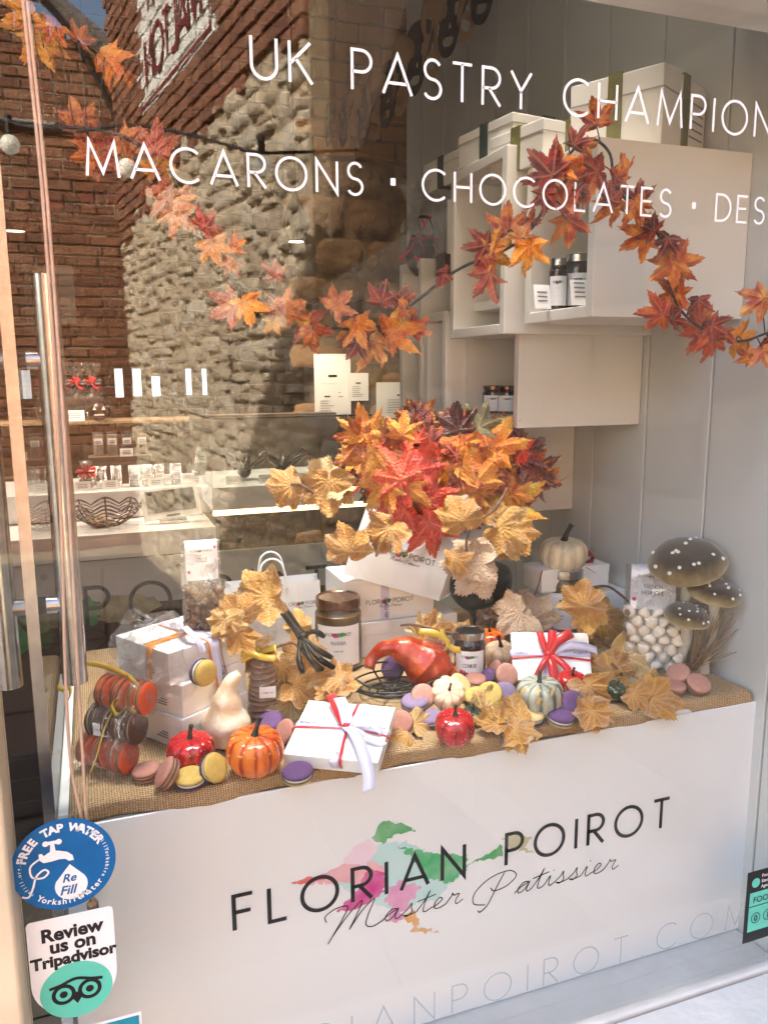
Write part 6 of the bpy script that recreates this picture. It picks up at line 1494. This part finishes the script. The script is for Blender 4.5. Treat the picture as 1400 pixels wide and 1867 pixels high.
for sx_, pts in ((1, [(0, 0), (.014, .006), (.024, .008), (.024, -.004), (.012, -.004), (0, 0)]), (-1, [(0, 0), (-.014, -.004), (-.028, -.010), (-.026, .004), (-.012, .004), (0, 0)]), (1, [(0, 0), (-.006, .010), (-.014, .016)])):
    ribbon_obj('yellow_bow', [RT * a + UP * (zt_ + c) - FW * (.008 + .004 * i) for i, (a, c) in enumerate(pts)], (FW * .6 + UP * .8), .010, MT['yellow_rib'], kb)
Mk_ = frame(RT * (rk * -.02) - FW * (rk * 1.12) + UP * hk * .42, RT + UP * .06, UP, None); MB().box(0, rk * 1.0, 0, rk * .72, 0, .0006, Mk_).build('name_label', MT['label'], kb); logo(kb, Mk_ @ Matrix.Translation((rk * .08, rk * .3, .001)), rk * .84, script=False)
macaron('yellow and lilac macaron leaning on the right face of the white box stack', 370, 1226, 50, V3(.75, .6, .05), 'yellow', 'lilac', 'white', y=(atz(372, 1250, c1.z + bh_)).y, thick=1.15)
# --- skeleton arm, wire tray, glitter stand, sweets, berries
ar = thing('skeleton_arm', 'black plastic skeleton arm reaching down from behind the white bag', 'skeleton arm', aty(562, 1170, .3))
def sk(pts, rad, nm='bone'): MB().tube([p - ar.location for p in crom([aty(*q) for q in pts], 5)], rad, 9).build(nm, MT['bone'], ar, True)
def taper(a, b, k, n): return [b + (a - b) * abs(1 - 2 * i / (n - 1)) ** 3 for i in range(n)]
sk([(455, 1042, .42), (470, 1068, .40), (512, 1112, .35), (550, 1160, .30)], taper(.0085, .0055, 1, 16), 'forearm')
sk([(462, 1055, .42), (518, 1106, .35), (556, 1166, .30)], taper(.006, .0035, 1, 11), 'forearm')
for pts in ([(552, 1158, .30), (575, 1152, .29), (592, 1162, .285)], [(553, 1165, .295), (580, 1185, .27), (606, 1200, .26)], [(553, 1168, .295), (580, 1200, .26), (610, 1218, .25)], [(550, 1168, .295), (568, 1205, .26), (590, 1222, .25)], [(548, 1168, .295), (545, 1200, .27), (552, 1228, .25)]):
    P = crom([aty(*q) for q in pts], 5); n = len(P); MB().tube([p - ar.location for p in P], [.0032 + .0016 * (abs(math.sin(i / (n - 1) * PI * 1.5 + PI / 2))) for i in range(n)], 8).build('finger', MT['bone'], ar, True)
MB().ball(aty(552, 1163, .298) - ar.location, .009, 10).build('wrist', MT['bone'], ar, True)
tr = thing('wire_tray', 'black wire web tray behind the flat gift box', 'tray', atz(715, 1262, T + .004))
for i, r0 in enumerate((.02, .032, .044, .056, .068)):
    MB().tube([(r0 * math.cos(a) * 1.2, r0 * math.sin(a), .003 + .006 * i * i * .25) for a in [2 * PI * k / 40 for k in range(40)]], .0018, 6, closed=True).build('wire_ring', MT['black'], tr, True)
for k in range(8):
    a = k * PI / 4 + .2; MB().tube([(0, 0, .003), (.034 * 1.2 * math.cos(a), .034 * math.sin(a), .006), (.07 * 1.2 * math.cos(a), .07 * math.sin(a), .03)], .0018, 6).build('wire_spoke', MT['black'], tr, True)
q = aty(872, 1160, .50); gs = thing('glitter_goblet', 'black glittering goblet shape standing behind the jam jar', 'goblet', (q.x, .50, T))
s_ = siz(1, q); P = crom([(30 * s_, 0, 0), (24 * s_, 6 * s_, 0), (12 * s_, 22 * s_, 0), (14 * s_, 50 * s_, 0), (42 * s_, 75 * s_, 0), (58 * s_, 105 * s_, 0), (52 * s_, 140 * s_, 0), (.0001, 150 * s_, 0)], 5)
MB().lathe([(max(.0001, p.x), p.y) for p in P], 36).build('goblet', MT['glitter'], gs, True)
mbq = MB(); rq = random.Random(6)
for k in range(150):
    i_ = rq.randrange(8, len(P) - 1); aq = rq.uniform(0, 2 * PI); mbq.ball((P[i_].x * 1.005 * math.cos(aq), P[i_].x * 1.005 * math.sin(aq), P[i_].y + rq.uniform(-.003, .003)), rq.uniform(.0005, .0011), 5)
tag(mbq.build('glitter_specks', MT['silver'], gs), kind='stuff')
cdy = thing('sweet_parcel', 'little cellophane parcel of red and green boiled sweets tied with yellow ribbon', 'sweets', aty(800, 1180, .34))
r_ = random.Random(2)
for k in range(14):
    cc = ((.45, .02, .03), (.03, .2, .08), (.5, .05, .08), (.6, .5, .4))[k % 4]; MB().ball((r_.uniform(-.022, .022), r_.uniform(-.01, .01), r_.uniform(-.012, .012)), .0075, 9).build('sweet', col('sweet_%d' % (k % 4), cc, rough=.1, coat=.5), cdy, True)
def pf(u, v): a = 2 * PI * u; ph = PI * v; p = Vector((.038 * math.sin(ph) * math.cos(a), .022 * math.sin(ph) * math.sin(a), -.024 * math.cos(ph))); return p + crumple(p, 60, .008, 6)
cello_blob(cdy, pf, 20, 12)
ribbon_obj('yellow_ribbon', [(-.04, -.01, .035), (-.018, -.02, .034), (.0, -.02, .022), (.012, -.022, .006), (.03, -.022, -.002), (.055, -.022, .0)], Vector((.2, .3, 1)), .011, MT['yellow_rib'], cdy)
ribbon_obj('yellow_ribbon', [(-.002, -.018, .038), (.0, -.022, .024), (.008, -.022, .012), (-.004, -.024, -.004)], Vector((1, .3, .1)), .010, MT['yellow_rib'], cdy)
br = thing('red_berries', 'small cluster of shiny dark red berries beside the jam jar', 'berries', atz(846, 1238, T + .01))
for k in range(6): MB().ball((r_.uniform(-.007, .007), r_.uniform(-.005, .005), r_.uniform(-.004, .012)), .0042, 9).build('berry', col('berry_red', (.4, .008, .02), rough=.12, coat=.5), br, True)
# ================================================================ things hanging and standing further back
def cutout(name, outer, holes, M, mat, parent, th=.001):
    cu = bpy.data.curves.new('c', 'CURVE'); cu.dimensions = '2D'; cu.fill_mode = 'BOTH'; cu.extrude = th / 2
    for ring in [outer] + holes:
        sp = cu.splines.new('POLY'); sp.points.add(len(ring) - 1)
        for s_, p in zip(sp.points, ring): s_.co = (p[0], p[1], 0, 1)
        sp.use_cyclic_u = True
    o = bpy.data.objects.new('t', cu); C.link(o); me = bpy.data.meshes.new_from_object(o.evaluated_get(bpy.context.evaluated_depsgraph_get())); C.unlink(o); bpy.data.objects.remove(o)
    me.transform(M); me.materials.clear(); me.materials.append(mat); r = bpy.data.objects.new(name, me); C.link(r)
    if parent: r.parent = parent
    return r
ring2 = lambda P, k=5: [(p.x, p.y) for p in crom([(a, b, 0) for a, b in P], k, True)]
SKULL = ring2([(0, 1), (.32, .9), (.46, .55), (.42, .2), (.3, 0), (.3, -.3), (.24, -.62), (.12, -.82), (0, -.86), (-.12, -.82), (-.24, -.62), (-.3, -.3), (-.3, 0), (-.42, .2), (-.46, .55), (-.32, .9)], 3)
SHOLES = [ring2([(.12, .42), (.28, .38), (.24, .12), (.12, .14)], 3), ring2([(-.12, .42), (-.28, .38), (-.24, .12), (-.12, .14)], 3), ring2([(0, -.02), (.06, -.16), (-.06, -.16)], 3), ring2([(-.14, -.38), (.14, -.38), (.1, -.58), (-.1, -.58)], 3)]
tan_p = col('tan_garland_paper', (.30, .17, .08), rough=.7)
sg = thing('skull_garland', 'folded paper garland of long black and tan skull faces near the top centre', 'garland')
pts = crom([aty(x, y, 1.25 - (x - 600) / 330 * .25) for x, y in ((600, 228), (628, 222), (665, 215), (708, 175), (760, 110), (820, 38), (880, -22))], 2)
n_ = len(pts)
for i, p in enumerate(pts):
    t = i / (n_ - 1); h = siz(84 + 62 * min(1, t * 1.4), p) / 2
    yw = R_(58 - 28 * t) * (1 if i % 2 else -1) - .35
    u = Vector((math.cos(yw), math.sin(yw), 0)); lean = R_(-6 - 14 * t); v = (UP * math.cos(lean) + Vector((u.x, 0, 0)) * 0 + RT * math.sin(lean) * -1).normalized(); v = (v - u * v.dot(u)).normalized()
    M = frame(p, u, v) @ Matrix.Diagonal((h, h * 1.05, 1, 1)); M = M
    cutout('skull_face', SKULL, SHOLES, M, MT['ink'] if i % 2 == 0 else tan_p, sg, .0012)
BAT = [(0, .28), (.06, .36), (.10, .5), (.16, .4), (.2, .28), (.3, .3), (.42, .5), (.6, .52), (.75, .4), (.82, .15), (.8, -.1), (.66, .02), (.56, -.15), (.46, -.02), (.36, -.2), (.26, -.1), (.2, -.3), (.26, -.5), (.16, -.42), (.08, -.52), (0, -.45)]
BAT = BAT + [(-x, y) for x, y in reversed(BAT[1:-1])]
bg_ = thing('bat_garland', 'garland of alternating black and dark red paper bats strung before the brick wall', 'garland')
redp = col('dark_red_paper', (.24, .012, .008), rough=.6)
for i in range(10):
    px = 5 + 51.5 * i * .56 if False else 20 + i * 27.5; py = 372 + 10 * math.sin(i * .9) - max(0, i - 5) * 4
    p = aty(px, py, 2.3); s_ = siz(34, p) / 1.0
    yw = .25 * (1 if i % 2 else -1)
    cutout('bat', [(a * .95, b) for a, b in BAT], [[(.05, .36), (.07, .36), (.07, .34), (.05, .34)], [(-.05, .36), (-.07, .36), (-.07, .34), (-.05, .34)]], frame(p, (math.cos(yw), math.sin(yw), 0), UP) @ Matrix.Diagonal((s_ * .62, s_ * .85, 1, 1)), MT['ink'] if i % 2 == 0 else redp, bg_, .001)
MB().tube(crom([aty(-30, 350, 2.3), aty(60, 372, 2.3), aty(160, 370, 2.3), aty(255, 352, 2.3), aty(330, 300, 2.3)], 5), .0012, 5).build('string', MT['vine'], bg_)
# jars inside the cubbies
for l, px, py, wp, hp, xx in (('front jam jar in the open side of the large white shelf box', 1052, 568, 50, 100, b1 + .075), ('slim jam jar behind the front one in the large white shelf box', 1016, 570, 34, 92, b1 + .07), ('dark jam jar at the inner corner of the large white shelf box', 1080, 565, 40, 96, b1 + .12)):
    y_ = min(max(atx(px, py - 10, xx).y, y1f + .05), yb1 - .05); p = aty(px, py, y_); p.z = z10 + .019
    p.x = max(p.x, b1 + .035)
    jar(l, px, py, wp, hp, 'jardark', 'silver', [('----', .55, .08, .4), ('------', .3, .05, .6)], y=p.y).location = p
for l, px, wp in (('short dark jam jar with a red berry on its label in the lower shelf box', 890, 40), ('second short dark jam jar beside it in the lower shelf box', 925, 40)):
    y_ = min(max(atx(px, 760, b2 + .06).y, y2f + .05), yb2 - .05); p = aty(px, 760, y_); p.z = z20 + .019; p.x = max(p.x, b2 + .04)
    jar(l, px, 760, wp, 50, 'jardark', 'goldlid', [('----', .4, .1, .6)], y=p.y).location = p
pcard('little clear edged price card left of the jam jars on the shelf box', 990, 576, aty(990, 576, .33).y, .03, .04, 'price cards', 3, z10 + .02)
pcard('tilted price card leaning against the front jam jar', 1058, 572, y1f + .04, .032, .04, 'price cards', 4, z10 + .02)
# packets on the far cubby tops
pk = atx(795, 505, b4 - .0); 
o = thing('coffee_packet', 'clear packet with a paper label standing on the far shelf box', 'packet', (b4 + .05, pk.y, pk.z))
MB().box(-.045, .045, -.02, .02, 0, .05).build('dark_contents', MT['choc'], o, bevel=.008); MB().box(-.046, .046, -.021, .021, 0, .15).build('clear_film', MT['cello'], o); MB().box(-.036, .036, -.0235, -.0222, .045, .15).build('paper_label', MT['cab'], o)
for k in range(4): MB().box(-.02, .02, -.0242, -.0237, .07 + k * .014, .073 + k * .014).build('print_line', MT['ink'], o)
pk2 = aty(768, 465, pk.y + .12); o = thing('gift_parcel', 'cellophane parcel with curling red and black ribbons on the far shelf box', 'parcel', pk2)
MB().ball((0, 0, .0), .04, 12, sq=(.9, .6, 1.2)).build('dark_contents', MT['choc'], o, True)
def pf2(u, v): a = 2 * PI * u; r0 = .05 * (math.sin(PI * min(v * 1.3, .97)) ** .5) if v < .72 else .02 + (v - .72) * .16; p = Vector((r0 * math.cos(a), r0 * .7 * math.sin(a), -.05 + v * .2)); return p + crumple(p, 40, .008, 9)
cello_blob(o, pf2, 18, 14)
for k, (cc, sx_) in enumerate((('red_rib', 1), ('ink', -1), ('red_rib', -.4), ('ink', .5), ('red_rib', -1.3))):
    P_ = [Vector((.02 * sx_ * j / 3 + .012 * math.cos(j * 1.9 + k), -.03, .075 - j * .013 + .012 * math.sin(j * 1.9))) for j in range(8)]
    ribbon_obj('curled_ribbon', P_, Vector((.2, .3, 1)), .007, MT[cc], o)
# counter goods
CZ = LZ + .001; YC = 2.42
def packet(lbl, px, w_, h_, z, y, mat, label_h, grp, film=True, name='sweet_packet', tilt_=0):
    q = aty(px, 880, y); o = thing(name, lbl, 'packet', (q.x, y, z), 0, grp); o.rotation_euler = (R_(-6), R_(tilt_), 0)
    MB().box(-w_ / 2, w_ / 2, -.012, .012, 0, h_).build('contents', MT[mat], o, bevel=.004)
    MB().box(-w_ / 2 - .003, w_ / 2 + .003, -.016, .016, 0, h_ * 1.12).build('clear_film', MT['cello'], o)
    MB().box(-w_ * .45, w_ * .45, -.018, -.0165, h_ * label_h, h_ * (label_h + .3)).build('paper_label', MT['label'], o)
    for k in range(2): MB().box(-w_ * .3, w_ * .3, -.0188, -.0183, h_ * (label_h + .08 + .08 * k), h_ * (label_h + .1 + .08 * k)).build('print_line', MT['ink'], o)
    return o
zc = aty(220, 830, YC + .1).z
rk_ = thing('counter_riser', 'low dark stand lifting the upper row of bar packets on the counter', 'stand', (aty(222, 880, YC + .12).x, YC + .12, CZ))
MB().box(-.12, .12, -.05, .05, 0, zc - CZ - .001).build('riser', MT['dark'], rk_, bevel=.003)
for px, l, m in ((184, 'pale nougat bar packet at the left of the upper counter row', 'wafer'), (209, 'pale bar packet second from the left in the upper counter row', 'wafer'), (236, 'brown bar packet third in the upper counter row', 'choc'), (263, 'cream bar packet at the right end of the upper counter row', 'wafer')):
    packet(l, px, .036, .085, zc, YC + .12, m, .5, 'bar packets in the upper row')
for px, l in ((185, 'dark chocolate bar packet with a white ghost at the left of the lower row'), (213, 'dark chocolate bar packet with a white ghost beside the dark packets')):
    o = packet(l, px, .034, .075, CZ, YC - .02, 'choc', .0, 'bar packets in the lower row')
    gh = ring2([(0, .5), (.2, .4), (.2, .1), (.1, -.1), (.15, -.4), (0, -.5), (-.08, -.3), (-.2, .1), (-.2, .4)], 3)
    cutout('ghost', gh, [ring2([(.03, .3), (.1, .3), (.1, .18), (.03, .18)], 2), ring2([(-.03, .3), (-.1, .3), (-.1, .18), (-.03, .18)], 2)], frame((0, -.0175, .048), (1, 0, 0), UP, (0, -1, 0)) @ Matrix.Diagonal((.042, .045, 1, 1)), MT['cab'], o, .001)
for px, l in ((246, 'dark packet first right of the ghost packets'), (268, 'dark packet second right of the ghost packets'), (291, 'dark packet third right of the ghost packets'), (322, 'dark packet of mixed sweets near the right end of the lower row')):
    packet(l, px, .036, .075, CZ, YC - .02, 'choc', .35, 'dark packets in the lower row')
packet('tall brown packet leaning right at the end of the counter row', 362, .038, .13, CZ, YC - .02, 'choc', .65, 'bar packets in the lower row', tilt_=9)
for px, py, l in ((151, 892, 'white price card below the red bowed sweet bag'), (202, 892, 'white price card before the ghost packets'), (285, 890, 'white price card before the dark packets'), (364, 886, 'slanted white price card before the leaning brown packet')):
    pcard(l, px, py, 2.34, .058, .036, 'price cards on the counter', 3, CZ)
pcard('white price card between the upper bar packets', 231, 826, YC + .05, .05, .032, 'price cards on the counter', 3, zc)
def bowbag(lbl, px, z, y, wd, h, cc='choc', bow='red_rib', grp='bow tied sweet bags'):
    q = aty(px, 800, y); o = thing('bow_sweet_bag', lbl, 'sweet bag', (q.x, y, z), 0, grp)
    MB().ball((0, 0, h * .26), wd * .42, 12, sq=(1, .6, h * .26 / (wd * .42))).build('chocolates', MT[cc], o, True)
    def f_(u, v):
        a = 2 * PI * u; r0 = wd / 2 * (1 if v < .5 else max(.2, 1 - (v - .5) * 5) if v < .68 else .2 + (v - .68) * 2.0); p = Vector((r0 * math.cos(a), r0 * .6 * math.sin(a), v * h)); return p + crumple(p, 40, .008, px)
    cello_blob(o, f_, 20, 16)
    for k in range(5):
        a = k * 1.3; P_ = [Vector((0, -.02, h * .64)), Vector((math.cos(a) * .03, -.028, h * .64 + math.sin(a) * .022)), Vector((math.cos(a + .5) * .036, -.02, h * .64 + math.sin(a + .5) * .03)), Vector((0, -.018, h * .64))]
        ribbon_obj('bow_loop', P_, Vector((-math.sin(a), .4, math.cos(a))), .014, MT[bow if k % 3 else 'ink'] if bow == 'red_rib' and cc == 'choc' and h > .15 else MT[bow], o)
    return o
bowbag('small sweet bag with a red bow at the left end of the lower counter row', 153, CZ, YC - .04, .07, .11)
shz = aty(200, 766, 2.75).z
sh = thing('back_shelf', 'long wooden back shelf above the counter packets', 'shelf', (-.4, 2.75, shz - .016)); MB().box(-1.2, aty(385, 768, 2.75).x + .4, 0, .22, 0, .014).build('board', MT['wafer'], sh, bevel=.002)
MB().box(-1.2, -1.18, .0, .22, -1.2, -.001).box(.9, .92, .0, .22, -1.2, -.001).build('support', MT['dark'], sh)
for px, l in ((90, 'large sweet bag with red and black bow at the left of the back shelf'), (120, 'large sweet bag with red and black bow second on the back shelf'), (148, 'large sweet bag with orange red bow in the middle of the back shelf'), (176, 'large sweet bag with dark bow at the right of the back shelf')):
    bowbag(l, px, shz, 2.82, .10, .24, grp='large bow tied bags on the back shelf')
o = thing('pumpkin_face_chocolate', 'round dark chocolate pumpkin face on the back shelf', 'chocolate', Vector((aty(180, 745, 2.8).x, 2.76, shz)))
MB().ball((0, 0, .04), .042, 14, sq=(1, .7, .95)).build('body', MT['choc'], o, True)
for sx_ in (-1, 1): MB().add([(sx_ * .018 - .008, -.031, .045), (sx_ * .018 + .008, -.031, .045), (sx_ * .018, -.03, .06)], [(0, 1, 2)]).build('eye', MT['cab'], o)
MB().box(-.02, .02, -.0325, -.031, .022, .028).build('mouth', MT['cab'], o)
pcard('white price card on the back shelf before the bow tied bags', 136, 764, 2.755, .08, .045, 'price cards', 3, shz)
for i, (x0_, x1_, ya, yb_) in enumerate(((208, 226, 672, 724), (241, 259, 672, 722), (276, 293, 686, 722), (338, 350, 672, 720), (368, 378, 672, 720))):  # upright white rectangles, their brightness put in as emission
    a, b = aty(x0_, ya, 3.4), aty(x1_, yb_, 3.4)
    o = thing('glow_panel', 'upright white panel with added glow on the far wall, number %s from the left'.replace('number %s', ('first', 'second', 'third', 'fourth', 'fifth')[i]), 'light panel', (a.x, 3.4, b.z), group='upright panels with added glow')
    MB().box(0, b.x - a.x, 0, .01, 0, a.z - b.z).build('panel', MT['glowpanel'], o); MB().box(-.003, b.x - a.x + .003, .0105, .02, -.003, a.z - b.z + .003).box(.01, .014, .0205, BY - 3.42, .02, .03).build('housing', MT['black'], o)
# wire basket and tablet
q = aty(195, 955, 2.12); bk_ = thing('wire_basket', 'black scalloped spider web wire bowl on the white counter', 'bowl', (q.x, 2.16, SZ)); Rb_ = siz(66, q); Hb = siz(44, q)
for j in range(7):
    t = j / 6; r0 = Rb_ * (.35 + .65 * t ** .7); P_ = []
    for k in range(48):
        a = 2 * PI * k / 48; sc_2 = abs(math.cos(a * 4)); P_.append((r0 * math.cos(a), r0 * .75 * math.sin(a), .004 + Hb * t * (.72 + .28 * sc_2 ** 1.2 if j else 1)))
    MB().tube(P_, .0022 if j < 6 else .0032, 5, closed=True).build('wire_ring', MT['black'], bk_, True)
for k in range(8):
    a = k * PI / 4; MB().tube(crom([(0, 0, .003), (Rb_ * .35 * math.cos(a), Rb_ * .27 * math.sin(a), .004), (Rb_ * .8 * math.cos(a), Rb_ * .6 * math.sin(a), Hb * .5), (Rb_ * math.cos(a), Rb_ * .75 * math.sin(a), Hb * 1.02)], 4), .003, 5).build('wire_rib', MT['black'], bk_, True)
r_ = random.Random(4)
for k in range(12): MB().box(-.02, .02, -.012, .012, 0, .006, Matrix.Translation((r_.uniform(-.06, .06), r_.uniform(-.04, .04), .012 + r_.uniform(0, .02))) @ Matrix.Rotation(r_.uniform(0, 3), 4, 'Z') @ Matrix.Rotation(r_.uniform(-.4, .4), 4, 'X')).build('wrapped_sweet', MT['wafer' if k % 3 else 'cab'], bk_)
q = aty(318, 948, 2.1); tb_ = thing('tablet_till', 'white framed till tablet with a dark screen on the counter', 'tablet', (q.x, 2.12, SZ))
Mt_ = Matrix.Translation((0, 0, .02)) @ Matrix.Rotation(R_(-32), 4, 'X') @ Matrix.Rotation(R_(-4), 4, 'Y'); Wt_ = siz(104, q); 
MB().box(-Wt_ / 2, Wt_ / 2, -.006, .006, 0, siz(62, q), Mt_).build('housing', MT['terra'], tb_, bevel=.002)
MB().box(-Wt_ * .42, Wt_ * .42, -.0078, -.0065, siz(12, q), siz(56, q), Mt_).build('screen', MT['screen'], tb_)
MB().box(-Wt_ * .12, Wt_ * .12, -.0078, -.0065, siz(3, q), siz(7, q), Mt_).build('card_slot', MT['black'], tb_)
MB().box(-.05, .05, .0, .07, 0, .012).build('foot', MT['steel'], tb_, bevel=.002)
# framed picture and small ledge left, festoon lights across the yard
fs = thing('festoon_lights', 'black cable with round pale bulbs strung across the yard', 'string lights')
def myard(px, py, D): r = ray(px, py); t = D / r.y; p = CAM + r * t; return Vector((p.x, -(p.y), p.z))
cpts = [myard(-20, 215, 3.4), myard(45, 232, 3.4), myard(130, 240, 3.4), myard(230, 226, 3.3), myard(330, 240, 3.2), myard(440, 270, 3.0), myard(480, 278, 2.95)]
MB().tube(crom(cpts, 5), .006, 6).build('cable', MT['black'], fs)
for px, py, D in ((18, 262, 3.4), (232, 305, 3.3), (478, 300, 2.95)):
    p = myard(px, py, D); MB().ball(p, .035, 14).build('bulb', MT['bulb'], fs, True); MB().tube([p + UP * .03, p + UP * .1], .014, 8).build('socket', MT['black'], fs)
MB().tube([cpts[-1], cpts[-1] + uA.cross(UP) * 0 + Vector((.45, 0, .05))], .006, 6).build('wall_hook', MT['black'], fs)
